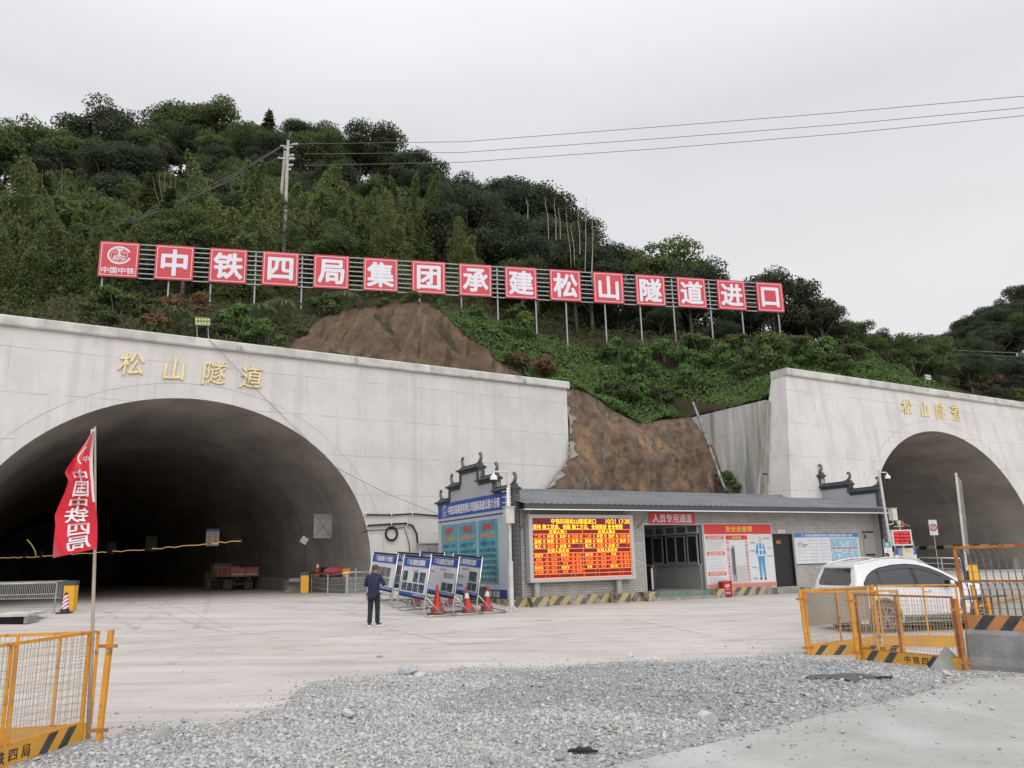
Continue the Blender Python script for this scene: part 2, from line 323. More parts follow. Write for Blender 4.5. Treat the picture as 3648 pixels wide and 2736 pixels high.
# ================================================================== TUNNEL PORTALS
AC, AA, AB, AZ = .35, 8.6, 7.5, 2.0       # arch: centre, half width, rise, springing height
def arch_top(x, g=0.):
    t = (x-AC)/(AA+g); return AZ+(AB+g*.95)*math.sqrt(max(0, 1-t*t))
def arch_pts(n=48, g=0., z0=.3):
    pts = [(AC+AA+g, z0)]
    for i in range(n+1):
        t = math.pi*i/n; pts.append((AC+(AA+g)*math.cos(t), AZ+(AB+g*.95)*math.sin(t)))
    pts.append((AC-AA-g, z0)); return pts
def portal(F, root, x0, x1, zt, batter, mats, left_end=None, right_end=None):
    yb = lambda z: -(zt-z)*batter
    mb = MB(); zb = -.5
    xs = sorted(set([x0, x1]+[AC+AA*math.cos(math.pi*i/64) for i in range(65)]+[x for x in np.arange(x0, x1, 2.5) if abs(x-AC) > AA]))
    def col(x, z, inner=False):
        if left_end and x == x0: x = left_end(z)
        if right_end and x == x1: x = right_end(z)
        return (x, yb(z), z)
    for a, b in zip(xs, xs[1:]):
        inside = a >= AC-AA-1e-6 and b <= AC+AA+1e-6
        za, zc = (arch_top(a), arch_top(b)) if inside else (zb, zb)
        k = 6
        for i in range(k):
            p = [za+(zt-za)*i/k, za+(zt-za)*(i+1)/k, zc+(zt-zc)*i/k, zc+(zt-zc)*(i+1)/k]
            mb.quad(col(a, p[0]), col(b, p[2]), col(b, p[3]), col(a, p[1]))
    # ends and back
    for xe, fn in ((x0, left_end), (x1, right_end)):
        for i in range(8):
            z1, z2 = zb+(zt-zb)*i/8, zb+(zt-zb)*(i+1)/8
            fx = fn or (lambda z: xe); dp = lambda z: 1.0+(zt-z)*.1
            q = [(fx(z1), yb(z1), z1), (fx(z1), dp(z1), z1), (fx(z2), dp(z2), z2), (fx(z2), yb(z2), z2)]
            mb.quad(*(q if xe == x1 else q[::-1]))
    mb.quad((x0, 1.0, 10.4), (x1, 1.0, 10.4), (x1, 1.0, zt), (x0, 1.0, zt))
    mb.build('front_wall', M['wall'], root)
    # lining
    mb = MB(); P = arch_pts(); ys = [0, .5, 1, 2, 4, 7, 10, 14, 18, 24, 30, 40, 50, 65, 80, 100]; n = len(P); vs = []
    for y in ys:
        for (x, z) in P: vs.append((x, y + (yb(z) if y == 0 else 0), z))
    mb.add(vs, [(i*n+j, (i+1)*n+j, (i+1)*n+j+1, i*n+j+1) for i in range(len(ys)-1) for j in range(n-1)])
    mb.add([(x, 100, z) for x, z in P], [tuple(range(n))])
    mb.build('tunnel_lining', M['lining'], root, smooth=True)
    for y in (10, 20, 30, 42):
        mb = MB(); P1 = arch_pts(40, -.02)
        for (a, b) in zip(P1, P1[1:]): mb.quad((a[0], y, a[1]), (b[0], y, b[1]), (b[0], y+.06, b[1]), (a[0], y+.06, a[1]))
        mb.build('lining_joint', mat('lining_joint_dark', (.05, .047, .045), .9), root)
    # kerb walkways along both sides of the tunnel
    mb = MB()
    for s in (1, -1):
        xa, xb = AC+s*(AA-.02), AC+s*(AA-1.15)
        mb.box(min(xa, xb), max(xa, xb), .35, 99, .3, 1.42)
    mb.build('walkway_kerb', M['kerb'], root)
    # coping
    mb = MB(); yc = yb(zt)
    mb.add([(x0-.1, yc-.16, zt-.36), (x1+.1, yc-.16, zt-.36), (x1+.1, yc-.2, zt-.3), (x0-.1, yc-.2, zt-.3), (x0-.1, yc-.2, zt+.02), (x1+.1, yc-.2, zt+.02),
            (x1+.1, yc-.14, zt+.08), (x0-.1, yc-.14, zt+.08), (x0-.1, 1.05, zt+.08), (x1+.1, 1.05, zt+.08), (x0-.1, 1.05, zt-.36), (x1+.1, 1.05, zt-.36)],
           [(0, 1, 2, 3), (3, 2, 5, 4), (4, 5, 6, 7), (7, 6, 9, 8), (8, 9, 11, 10), (10, 11, 1, 0), (0, 3, 4, 7, 8, 10), (1, 11, 9, 6, 5, 2)])
    mb.build('coping', M['cope'], root)
    # shallow ring joint round the arch
    mb = MB(); P1 = arch_pts(80, .70, .3); P2 = arch_pts(80, .725, .3)
    for i in range(len(P1)-1):
        if P1[i][1] > 1: mb.quad(*[(p[0], yb(p[1])-.004, p[1]) for p in (P1[i], P1[i+1], P2[i+1], P2[i])])
    mb.build('ring_joint', mat('ring_joint', (.27, .26, .25), .95, col2=(.5, .49, .47), scale=.8), root)
M['gold'] = mat('gold_paint', (.82, .68, .40), .5, metal=.1, col2=(.70, .56, .30), scale=2, bump=.1)
M['goldside'] = mat('gold_edge', (.36, .25, .08), .5, metal=.4)
def glyph3d(t, bold, ext):
    c = bpy.data.curves.new('t', 'FONT'); c.body = t; c.size = 1; c.offset = bold; c.extrude = ext; c.resolution_u = 4; c.bevel_depth = .004
    o = bpy.data.objects.new('t', c); COL.objects.link(o)
    me = bpy.data.meshes.new_from_object(o.evaluated_get(bpy.context.evaluated_depsgraph_get()))
    bpy.data.objects.remove(o); bpy.data.curves.remove(c); return me
def brush(root, chars, M3):
    """raised brush-style characters: (char, x, z, height); strokes swell and lean like brushwork"""
    for ch, x, z, h, y in chars:
        me = glyph3d(ch, 0, .035)
        co = np.zeros(len(me.vertices)*3); me.vertices.foreach_get('co', co); co = co.reshape(-1, 3)
        cx, cy = (co[:, 0].min()+co[:, 0].max())/2, (co[:, 1].min()+co[:, 1].max())/2
        a, b, d = co[:, 0]-cx, co[:, 1]-cy, co[:, 2].copy()
        a2 = a*(1-.10*b)+.10*b+.018*np.sin(b*11+1)+.012*np.sin(a*17); b2 = b+.10*a+.02*np.sin(a*9+2)-.05*np.maximum(0, -b)*np.cos(a*3)*2
        co[:, 0] = a2*h*1.05; co[:, 1] = -d*h; co[:, 2] = b2*h*1.08
        me.vertices.foreach_set('co', co.ravel()); me.materials.clear(); me.materials.append(M['gold']); me.update(); me.name = 'character'
        o = bpy.data.objects.new('character', me); COL.objects.link(o); o.parent = root; o.location = (x, y, z)
PLr = thing('tunnel_portal', 'large pale concrete portal of the left tunnel, dark mouth open, four gold characters above', 'tunnel portal', FL)
portal(FL, PLr, -34, 21.2, 12.27, 0., None)
brush(PLr, [('松', -2.36, 10.86, 1.0, -.06), ('山', -.6, 10.78, .98, -.06), ('隧', 1.13, 10.82, 1.05, -.06), ('道', 2.82, 10.80, 1.05, -.06)], None)
PRr = thing('tunnel_portal', 'pale concrete portal of the right tunnel behind the white car, with a battered corner', 'tunnel portal', FR)
portal(FR, PRr, -13.1, 32, 12.3, .1, None, left_end=lambda z: -13.1-(12.3-z)*.2)
brush(PRr, [('松', -2.45, 10.95, 1.0, -.2), ('山', -.6, 10.88, .95, -.2), ('隧', 1.1, 10.92, 1.05, -.2), ('道', 2.85, 10.95, 1.05, -.2)], None)
# wing wall running back from the right portal
ww = thing('retaining_wall', 'grey stained concrete wing wall beside the corner of the right portal, rock slope below', 'retaining wall', FR)
mb = MB(); mb.add([(-13.75, 1.35, -.5), (-13.75, 8.5, -.5), (-13.5, 8.5, 10.75), (-13.5, 1.35, 10.75), (-12.6, 1.35, -.5), (-12.6, 8.5, -.5), (-12.6, 8.5, 10.75), (-12.6, 1.35, 10.75)],
       [(0, 3, 2, 1), (4, 5, 6, 7), (3, 7, 6, 2), (0, 4, 7, 3), (1, 2, 6, 5)]); mb.build('wall_face', M['wing'], ww)
mb = MB(); mb.bar((-14.45, 1.05, 6.4), (-13.62, 1.12, 10.6), .34, .3); mb.bar((-15.6, .9, -.3), (-14.45, 1.05, 6.3), .34, .3)
mb.build('joint_channel', mat('joint_gap_dark', (.22, .19, .15), .95, col2=(.33, .31, .28), scale=2, stretch=(1, 1, .3)), ww)  # bars coloured dark to stand for the shaded gap between the walls
# ================================================================== TERRAIN (thin-plate surface through surveyed points)
CP = []
def cp(p): q = FG.loc(p); CP.append((q.x, q.y, q.z))
for s in (-34, -24, -14, -7, 0, 7, 14, 21): cp(FL.wd((s, 1.3, 11.75)))
for s in (-12.9, -6, 0, 8, 16, 26): cp(FR.wd((s, 1.5, 11.8)))
TOP = [(27.4, 38.9, 12.0), (28.2, 38.8, 12.2), (29.4, 38.5, 11.9), (30.8, 38.3, 10.9), (32.4, 38.1, 10.3), (34.2, 37.9, 10.5), (36.2, 37.3, 10.75)]
for p in TOP: CP.append(p)
for p in ((36.5, 35, 10.8), (36.5, 32.3, 11)): CP.append(p)
FEET = [(356.5, 1068), (594, 1091), (745, 1096), (903.5, 1091), (1071, 1105), (1227, 1078), (1494, 1062), (1643, 1085), (1774, 1139), (1912, 1189), (2023, 1255), (2163, 1250), (2289, 1236), (2407, 1205), (2542, 1226), (2653, 1222), (2780, 1190)]
for u, v in FEET:
    q = FS.at('f', u, v+8, Y=54.7); cp(FS.wd(q))
cp(FS.wd(FS.at('f', 3000, 1210, Y=58))); cp(FS.wd(FS.at('f', 20, 1130, Y=56)))
RIDGE = [(-300, 790, 100), (0, 765, 104), (250, 670, 108), (560, 640, 114), (800, 620, 118), (1100, 620, 120), (1350, 690, 118), (1500, 790, 115), (1650, 860, 111), (1750, 880, 108), (1900, 905, 102), (2000, 970, 97), (2100, 1085, 93), (2180, 1120, 91), (2350, 1150, 86), (2600, 1190, 82), (2780, 1205, 80), (2950, 1260, 80), (3150, 1300, 84), (3350, 1340, 86), (3650, 1405, 86), (3900, 1440, 86)]
for u, v, y in RIDGE:
    p = atd('f', u, v, y); cp(p)
    p2 = atd('f', u, v+(150 if u < 1500 else 95), y*.82); cp(p2)
    p3 = Vector((p.x*1.35, p.y*1.35, p.z*.78)); cp(p3)
CP = np.array(CP)
def tps_fit(P, lam=.5):
    X = P[:, :2]; n = len(P); d = np.linalg.norm(X[:, None]-X[None], axis=2)
    K = np.where(d > 0, d*d*np.log(d+1e-9), 0)+lam*np.eye(n); Q = np.hstack([np.ones((n, 1)), X])
    A = np.block([[K, Q], [Q.T, np.zeros((3, 3))]]); s = np.linalg.solve(A, np.concatenate([P[:, 2], np.zeros(3)])); return X, s
TX, TS = tps_fit(CP)
def tz(sa):
    sa = np.atleast_2d(sa); d = np.linalg.norm(sa[:, None]-TX[None], axis=2)
    z = np.where(d > 0, d*d*np.log(d+1e-9), 0) @ TS[:-3] + TS[-3] + sa @ TS[-2:]
    lim = 10.72+1.1*(sa[:, 0]-36.2)+1.4*np.maximum(0, sa[:, 1]-37.3); z = np.where((sa[:, 0] > 36) & (sa[:, 0] < 44), np.minimum(z, lim), z)
    z += .35*np.sin(sa[:, 0]*.9+np.cos(sa[:, 1]*.5)*2)*np.clip((sa[:, 1]-44)/10, 0, 1)
    return z
def tzw(x, y):
    q = FG.loc((x, y, 0)); return float(tz([[q.x, q.y]])[0])
def front(s):
    if s < 27.4: return 38.85
    if s > 36.35: return 31.1+.0*s
    return float(np.interp(s, [p[0] for p in TOP], [p[1] for p in TOP]))
ss_ = sorted(set(list(np.arange(-60, 26, 2.))+list(np.arange(26, 38, .4))+[36.34, 36.4]+list(np.arange(38, 92, 2.))))
NT = 90; pts = []
for j in range(NT+1):
    for s in ss_: pts.append((s, front(s)+(190-front(s))*(j/NT)**1.7))
pts = np.array(pts); zz = tz(pts); n = len(ss_)
mb = MB(); mb.add([tuple(FG.wd((a, b, c))) for (a, b), c in zip(pts, zz)], [(j*n+i, j*n+i+1, (j+1)*n+i+1, (j+1)*n+i) for j in range(NT) for i in range(n-1)])
TERR = tag(mb.build('hillside', M['soil'], smooth=True), kind='structure')
# ---- sprayed rock slope between the two portals
M['rock'] = mat('sprayed_rock', (.180, .122, .080), .85, col2=(.088, .064, .046), scale=1.8, detail=10, bump=.8, bscale=13, spec=.3, lo=.38, hi=.62)
overlay(M['rock'], (.36, .21, .115), lambda t, v: mth(t, 'MULTIPLY', nz(t, v, .7, (1.6, 1, .22), .52, .68, .7), nz(t, v, .16, lo=.43, hi=.53)))
overlay(M['rock'], (.30, .27, .23), lambda t, v: nz(t, v, 1.3, (1.6, 1.6, .16), .56, .68, .65))
overlay(M['rock'], (.035, .03, .027), lambda t, v: nz(t, v, 1.6, (1.3, 1.3, .14), .54, .66, .75))
def lerp_curve(C, t):
    C = [Vector(c) for c in C]; d = [0]
    for a, b in zip(C, C[1:]): d.append(d[-1]+(b-a).length)
    t *= d[-1]
    for i in range(len(C)-1):
        if t <= d[i+1]+1e-9: return C[i].lerp(C[i+1], (t-d[i])/max(1e-9, d[i+1]-d[i]))
    return C[-1]
LC = [(20.5, 36.2, -.3), (23.0, 37.2, 3.5), (25.0, 37.55, 5.8), (26.9, 37.7, 7.8), (27.25, 38.1, 10), (27.4, 38.9, 12.0)]
RC = [(37.2, 33.2, -.3), (36.9, 34.3, 5.4), (36.7, 35.2, 8.4), (36.5, 36.6, 10), (36.3, 37.3, 10.78)]
BC = [(20.5, 36.2, -.3), (24, 35.6, -.3), (30, 34.9, -.3), (37.2, 33.2, -.3)]
from mathutils import noise as mnoise
NU, NV = 170, 130; vs = []; RG = []
for j in range(NV+1):
    v = j/NV
    for i in range(NU+1):
        u = i/NU; a = lerp_curve(LC, v)*(1-u)+lerp_curve(RC, v)*u; b = lerp_curve(BC, u)*(1-v)+lerp_curve([Vector(p) for p in TOP], u)*v
        c = Vector(LC[0])*(1-u)*(1-v)+Vector(RC[0])*u*(1-v)+Vector(LC[-1])*(1-u)*v+Vector(RC[-1])*u*v
        p = a+b-c; e = min(1, 8*u*(1-u))*min(1, 5*(1-v)+.15)
        q_ = Vector((p.x*.45, p.y*.3, p.z*.22)); k = .70*mnoise.fractal(q_, .9, 2.1, 4)+.22*mnoise.fractal(Vector((p.x*1.7+.5*p.z, 3, p.z*.22)), .8, 2, 4)+.07*mnoise.fractal(Vector((p.x*3.2, 7, p.z*2.4)), .6, 2.2, 5)
        p.y -= e*(k*.8+.25*math.sin(math.pi*v)); vs.append(tuple(FG.wd(p)))
mb = MB(); mb.add(vs, [(j*(NU+1)+i, j*(NU+1)+i+1, (j+1)*(NU+1)+i+1, (j+1)*(NU+1)+i) for j in range(NV) for i in range(NU)])
tag(mb.build('rock_slope', M['rock'], smooth=True), kind='structure')

# pale mortar apron along the left edge of the rock slope
mb = MB(); off = Vector(FG.wd((0, -.07, 0)))-Vector(FG.wd((0, 0, 0))); cnt = {}
for j in range(NV+1):
    v = j/NV; lim = (5+34*max(0, .42-v)/.42*.9+3.0*math.sin(j*.35)+2.5*math.sin(j*.9+1)+random.uniform(-.8, .8))*(1 if v < .97 else 1.4)
    for i in range(NU+1):
        if i <= lim: cnt[(i, j)] = len(mb.v); p = Vector(vs[j*(NU+1)+i])+off*(1 if i < lim-1 else -.3); mb.v.append(tuple(p))
for (i, j), a in cnt.items():
    b, c, d = cnt.get((i+1, j)), cnt.get((i+1, j+1)), cnt.get((i, j+1))
    if None not in (b, c, d): mb.f.append((a, b, c, d)); mb.m.append(0)
M['mortar'] = mat('mortar_apron', (.34, .31, .275), .9, col2=(.22, .20, .18), scale=1.6, bump=.6, bscale=8, spec=.15); overlay(M['mortar'], (.12, .10, .085), lambda t, v: nz(t, v, 2.2, (1, 1, .4), .56, .68, .7))
tag(mb.build('mortar_apron', M['mortar'], smooth=True), kind='structure')
# ================================================================== VEGETATION
def leaf_mat(name, ca, cb, cc, scale=.5):
    m = bpy.data.materials.new(name); m.use_nodes = True; t = m.node_tree; L = t.links.new; b = t.nodes['Principled BSDF']
    b.inputs['Roughness'].default_value = .75; b.inputs['Specular IOR Level'].default_value = .07
    oi = _n(t, 'ShaderNodeObjectInfo'); at = _n(t, 'ShaderNodeAttribute'); at.attribute_name = 'leafvar'
    m1 = _n(t, 'ShaderNodeMix', data_type='RGBA'); m1.inputs[6].default_value = (*ca, 1); m1.inputs[7].default_value = (*cb, 1)
    L(mth(t, 'ADD', mth(t, 'MULTIPLY', oi.outputs['Random'], .6), mth(t, 'MULTIPLY', at.outputs['Fac'], .4)), m1.inputs['Factor'])
    tc = _n(t, 'ShaderNodeTexCoord'); m2 = _n(t, 'ShaderNodeMix', data_type='RGBA'); m2.inputs[7].default_value = (*cc, 1)
    L(nz(t, tc.outputs['Object'], scale, lo=.5, hi=.68, amp=.7), m2.inputs['Factor']); L(m1.outputs[2], m2.inputs[6]); L(m2.outputs[2], b.inputs['Base Color'])
    tr = _n(t, 'ShaderNodeBsdfTranslucent'); L(m2.outputs[2], tr.inputs['Color']); ms = _n(t, 'ShaderNodeMixShader'); ms.inputs[0].default_value = .28
    o = t.nodes['Material Output']; L(b.outputs[0], ms.inputs[1]); L(tr.outputs[0], ms.inputs[2]); L(ms.outputs[0], o.inputs['Surface'])
    return m
M['lf_dark'] = leaf_mat('leaf_evergreen', (.062, .088, .040), (.098, .124, .050), (.150, .170, .064))
M['lf_deep'] = leaf_mat('leaf_deep', (.048, .064, .042), (.072, .088, .050), (.10, .108, .060))
M['lf_mid'] = leaf_mat('leaf_mid', (.085, .122, .048), (.122, .158, .056), (.170, .182, .070))
M['lf_bam'] = leaf_mat('leaf_bamboo', (.105, .150, .055), (.150, .188, .068), (.205, .195, .078))
M['lf_vine'] = leaf_mat('leaf_vine', (.095, .165, .052), (.135, .205, .065), (.065, .105, .042), .35)
M['lf_under'] = leaf_mat('leaf_undergrowth', (.06, .078, .034), (.09, .104, .042), (.115, .085, .05), .12)
M['lf_dry'] = leaf_mat('leaf_dry', (.16, .095, .055), (.20, .14, .075), (.11, .09, .045), .3)
M['bark'] = mat('bark', (.16, .14, .115), .9, col2=(.08, .07, .055), scale=3, bump=.3)
M['culm'] = mat('bamboo_culm', (.20, .21, .12), .6, col2=(.30, .27, .17), scale=2)
def leaf_mesh(name, C, D, Nn, ln, wd, mat_, parent=None, fold=0.):
    """C centres, D leaf directions, Nn face normals (N,3) -> one quad (rhombus) per leaf"""
    N = len(C); D = D/np.linalg.norm(D, axis=1, keepdims=True); S = np.cross(D, Nn); S /= np.linalg.norm(S, axis=1, keepdims=True)+1e-9
    l = (ln*rng.uniform(.6, 1.25, (N, 1))); w_ = wd*rng.uniform(.7, 1.2, (N, 1))
    V = np.stack([C-D*l/2, C+S*w_/2-D*l*.05, C+D*l/2, C-S*w_/2-D*l*.05], axis=1).reshape(-1, 3)
    me = bpy.data.meshes.new(name); me.vertices.add(4*N); me.loops.add(4*N); me.polygons.add(N)
    me.vertices.foreach_set('co', V.ravel()); me.loops.foreach_set('vertex_index', np.arange(4*N, dtype=np.int32))
    me.polygons.foreach_set('loop_start', np.arange(0, 4*N, 4, dtype=np.int32))
    me.materials.append(mat_); at = me.attributes.new('leafvar', 'FLOAT', 'FACE'); at.data.foreach_set('value', rng.random(N).astype(np.float32))
    me.update(); me.validate()
    o = bpy.data.objects.new(name, me); COL.objects.link(o)
    if parent: o.parent = parent
    return o
def unit(n):
    v = rng.normal(size=(n, 3)); return v/np.linalg.norm(v, axis=1, keepdims=True)
def broad_crown(R, H, zc, lobes, n, ln, wd, sparse=0.):
    Cs = []; Ns = []
    u = unit(lobes*3); u = u[u[:, 2] > -.55][:lobes]
    cen = u*np.array([R, R, H])*rng.uniform(.45, .95, (len(u), 1)); rad = rng.uniform(.24, .42, len(u))*R
    per = n//len(u)
    for c, r in zip(cen, rad):
        k = int(per*rng.uniform(.5, 1.4)*(r/(.33*R))**1.5); v = unit(k); v[:, 2] = np.abs(v[:, 2])*np.where(rng.random(k) < .75, 1, -1)
        Cs.append(c+v*r*rng.uniform(.5, 1.0, (k, 1))*np.array([1.1, 1.1, .75])); Ns.append(v)
    C = np.concatenate(Cs)+np.array([0, 0, zc]); Nn = np.concatenate(Ns)+rng.normal(scale=.55, size=C.shape)
    D = rng.normal(size=C.shape); D[:, 2] -= .35; D -= Nn*(np.sum(D*Nn, axis=1, keepdims=True)/np.sum(Nn*Nn, axis=1, keepdims=True))
    return C, D, Nn
def protos():
    P = {}
    def root(nm):
        o = bpy.data.objects.new(nm, None); COL.objects.link(o); return o
    for i, (mt, R, H, n) in enumerate((('lf_dark', 3.9, 3.4, 12000), ('lf_dark', 4.4, 3.0, 13000), ('lf_deep', 3.8, 3.9, 12000), ('lf_mid', 3.5, 3.2, 11000), ('lf_deep', 4.3, 3.2, 13000), ('lf_mid', 3.0, 3.9, 11000))):
        r = root('broadleaf_tree'); t = MB(); zc = 5.4
        t.tube([(0, 0, -1.5), (.1, .05, 1.5), (.05, .2, 3.6), (.2, .1, 5.8)], [.26, .2, .15, .07], 7)
        for k in range(6):
            a = k*1.05+i; t.tube([(.05, .1, 2.2+k*.4), (math.cos(a)*1.2, math.sin(a)*1.2, 3.9+k*.4), (math.cos(a)*2.5, math.sin(a)*2.5, 5.2+k*.35)], [.09, .06, .025], 5)
        t.build('trunk', M['bark'], r, smooth=True)
        C, D, N = broad_crown(R, H, zc, 34+i*3, n, .36, .22); leaf_mesh('crown', C, D, N, .30, .17, M[mt], r)
        P.setdefault('broad', []).append(r)
    for i in range(3):
        r = root('bamboo_clump'); t = MB(); Cs = []; Ds = []; 
        for k in range(9 if i < 2 else 5):
            a = rng.uniform(0, 6.28); rr = rng.uniform(.1, 1.3); hh = rng.uniform(6.0, 10.5) if k else 10.8
            le = rng.uniform(.5, 2.6); pts = []
            for q in np.linspace(0, 1, 7): pts.append((math.cos(a)*(rr+le*q*q), math.sin(a)*(rr+le*q*q), -1+(hh+1)*q-.5*q**4))
            t.tube(pts, [.045, .045, .04, .035, .028, .02, .01], 5)
            m = 2100; q = rng.uniform(.14, 1, m)**.85; rad = (2.5 if i != 1 else 1.9)*(1.04-q)**(.6 if i != 2 else .9)*rng.uniform(.1, 1, m)*(1+.35*np.sin(q*9+k*2.1+rng.uniform(0, 6))); b = rng.uniform(0, 6.28, m)
            q2 = q+.03*np.sin(q*23+k*1.7)
            x = math.cos(a)*(rr+le*q2*q2)+rad*np.cos(b); y = math.sin(a)*(rr+le*q2*q2)+rad*np.sin(b); z = -1+(hh+1)*q2-.5*q2**4-.45*rad+.1+rng.normal(scale=.12, size=m)
            Cs.append(np.stack([x, y, z], 1)); d = np.stack([np.cos(b), np.sin(b), -.75+0*b], 1)+rng.normal(scale=.35, size=(m, 3)); Ds.append(d)
        t.build('culm', M['culm'], r, smooth=True); C = np.concatenate(Cs); D = np.concatenate(Ds)
        N = rng.normal(size=C.shape)+np.array([0, 0, .8]); leaf_mesh('crown', C, D, N, .38, .10, M['lf_bam'], r); P.setdefault('bamboo', []).append(r)
    for i in range(2):
        r = root('fir_tree'); t = MB(); t.tube([(0, 0, -1.5), (0, 0, 4), (.1, 0, 10)], [.2, .14, .03], 7); Cs = []; Ds = []
        for k in range(70):
            h = rng.uniform(.2, 1)**.8; z0 = 1.5+8.4*h; a = rng.uniform(0, 6.28); ln = 2.8*(1.08-h)*rng.uniform(.7, 1.1)
            t.tube([(0, 0, z0), (math.cos(a)*ln*.6, math.sin(a)*ln*.6, z0+.3), (math.cos(a)*ln, math.sin(a)*ln, z0-.05)], [.03, .02, .008], 3, cap=False)
            m = 80; q = rng.uniform(.15, 1, m); sd = rng.normal(scale=.22, size=m)
            Cs.append(np.stack([math.cos(a)*ln*q-math.sin(a)*sd, math.sin(a)*ln*q+math.cos(a)*sd, z0+.3*np.sin(q*2.6)-.05+rng.normal(scale=.07, size=m)], 1))
            Ds.append(np.stack([math.cos(a)*.6-math.sin(a)*np.sign(sd), math.sin(a)*.6+math.cos(a)*np.sign(sd), -.1+0*sd], 1)+rng.normal(scale=.2, size=(m, 3)))
        t.build('trunk', M['bark'], r, smooth=True); C = np.concatenate(Cs); leaf_mesh('crown', C, np.concatenate(Ds), rng.normal(scale=.5, size=C.shape)+np.array([0, 0, 1]), .4, .12, M['lf_dark'], r)
        P.setdefault('fir', []).append(r)
    for i, (mt, n) in enumerate((('lf_vine', 1500), ('lf_dark', 1500), ('lf_dry', 1100), ('lf_mid', 1400))):
        r = root('shrub'); t = MB()
        for k in range(5):
            a = k*1.3; t.tube([(0, 0, -.5), (math.cos(a)*.4, math.sin(a)*.4, .7), (math.cos(a)*.7, math.sin(a)*.7, 1.2)], [.03, .02, .01], 4)
        t.build('stem', M['bark'], r); C, D, N = broad_crown(1.15, .85, .65, 12, n, .2, .13); leaf_mesh('foliage', C, D, N, .21, .13, M[mt], r); P.setdefault('shrub', []).append(r)
    r = root('grass_tuft'); m = 340; b = rng.uniform(0, 6.28, m); q = rng.uniform(.05, 1, m)
    C = np.stack([np.cos(b)*q*.75, np.sin(b)*q*.75, 1.15*np.sin(q*2.3)], 1); D = np.stack([np.cos(b), np.sin(b), 1.4*np.cos(q*2.6)], 1)
    leaf_mesh('blades', C, D, rng.normal(scale=.4, size=(m, 3))+np.array([0, 0, .6]), .75, .045, leaf_mat('leaf_blade', (.13, .17, .085), (.17, .20, .11), (.22, .2, .12)), r)
    P['grass'] = [r]; return P
PRO = protos(); USED = set()
def place(kind, idx, x, y, z, s, label, cat, group, name=None, tilt=0., sz=1.):
    src = PRO[kind][idx]
    Mx = Matrix.Translation((x, y, z)) @ Matrix.Rotation(random.uniform(0, 6.28), 4, 'Z') @ Matrix.Rotation(tilt, 4, 'X') @ Matrix.Diagonal((s, s, s*sz, 1))
    if src.name not in USED: USED.add(src.name); o = src; o.matrix_world = Mx
    else: o = dup(src, Mx)
    return tag(o, label, cat, group)
PXW = lambda p: proj(p)
def proj(p):
    r = np.array(p)-EYEP; z = r @ fw
    return 1824+FPX*(r @ rt)/z, 1368-FPX*(r @ up)/z
def pip(px, py, poly):
    ins = False; n = len(poly); j = n-1
    for i in range(n):
        (xi, yi), (xj, yj) = poly[i], poly[j]
        if (yi > py) != (yj > py) and px < (xj-xi)*(py-yi)/(yj-yi)+xi: ins = not ins
        j = i
    return ins
CHN = '中铁四局集团承建松山隧道进口'
def behind(u):
    """which red panel stands below this bearing in the photo"""
    if u < 380: return 'left of the red panels'
    if u > 2800: return 'right of the red panels'
    i = int((FS.at('f', u, 1000, Y=54.4).x+14.6)/3.43); i = max(0, min(14, i))
    return 'above the emblem panel' if i == 0 else 'above the '+CHN[i-1]+' panel'
# ---- trees on the hill
cand = []
sy = 56.5
for r_, dist in ((0, 4.6), (1, 5.2), (2, 6.0), (3, 6.8), (4, 7.4), (5, 8)):
    pass
placed = []; tries = 0
def try_tree(x, y, md):
    for (a, b) in placed:
        if (a-x)**2+(b-y)**2 < md*md: return False
    placed.append((x, y)); return True
order = []
for _ in range(30000):
    u = random.uniform(-.80, .80); y = 50+random.random()**1.25*80
    order.append((u, y))
order.sort(key=lambda q: q[1]+random.uniform(0, 6))
ntree = 0; TREES = []
for u_, y in order:
    if ntree >= 268: break
    x = u_*y; q = FS.loc((x, y, 0)); g = FG.loc((x, y, 0))
    if q.y < 59.2: continue
    if g.y < front(g.x)+5: continue
    z = tzw(x, y); ridge_y = float(np.interp(1824+u_*2700, [r[0] for r in RIDGE], [r[2] for r in RIDGE]))
    if y > ridge_y+5: continue
    d = y-57; md = 4.2+.036*max(0, d)
    if not try_tree(x, y, md): continue
    pu, pv = proj((x, y, z+4))
    if pu < -260 or pu > 3900: continue
    near = q.y < 66; s = random.uniform(.78, 1.12)
    pb = .75 if (near and pu < 1750) else (.5 if (pu < 950 and q.y < 84) else .05)
    if q.y < 62: s *= .75
    if pu > 2250: s *= .62
    if pu > 2980: s *= .85
    rr = random.random()
    hz_ = 'at the wood edge' if q.y < 65 else ('low on the hill' if q.y < 72 else ('mid slope' if y < ridge_y-22 else ('high on the hill' if y < ridge_y-8 else 'on the ridge line')))
    if rr < pb:
        i = random.choice([0, 0, 1, 2]); s *= random.uniform(.85, 1.05)
        nm = ('feathery bamboo clump', 'bamboo clump'); k = 'bamboo'
    elif rr > .94 and pu < 2300:
        i = random.choice([0, 1]); nm = ('narrow drooping fir', 'fir tree'); k = 'fir'
    else:
        i = random.choice([0, 1, 2, 4, 2, 4] if (pu > 1500) else [0, 1, 2, 3, 5, 4]); k = 'broad'
        nm = ({0: 'dark rounded tree', 1: 'dark spreading tree', 2: 'near-black tall tree', 3: 'mid-green airy tree', 4: 'near-black spreading tree', 5: 'mid-green upright tree'}[i], 'tree')
    lab = nm[0]+' '+hz_+' '+behind(pu)
    TREES.append((lab, pu, place(k, i, x, y, z-.3, s, lab, nm[1], nm[0]+'s on the hill', tilt=random.uniform(-.06, .06)))); ntree += 1
print('trees', ntree)
from collections import defaultdict
_g = defaultdict(list)
for lab, pu, o_ in TREES: _g[lab].append((pu, o_))
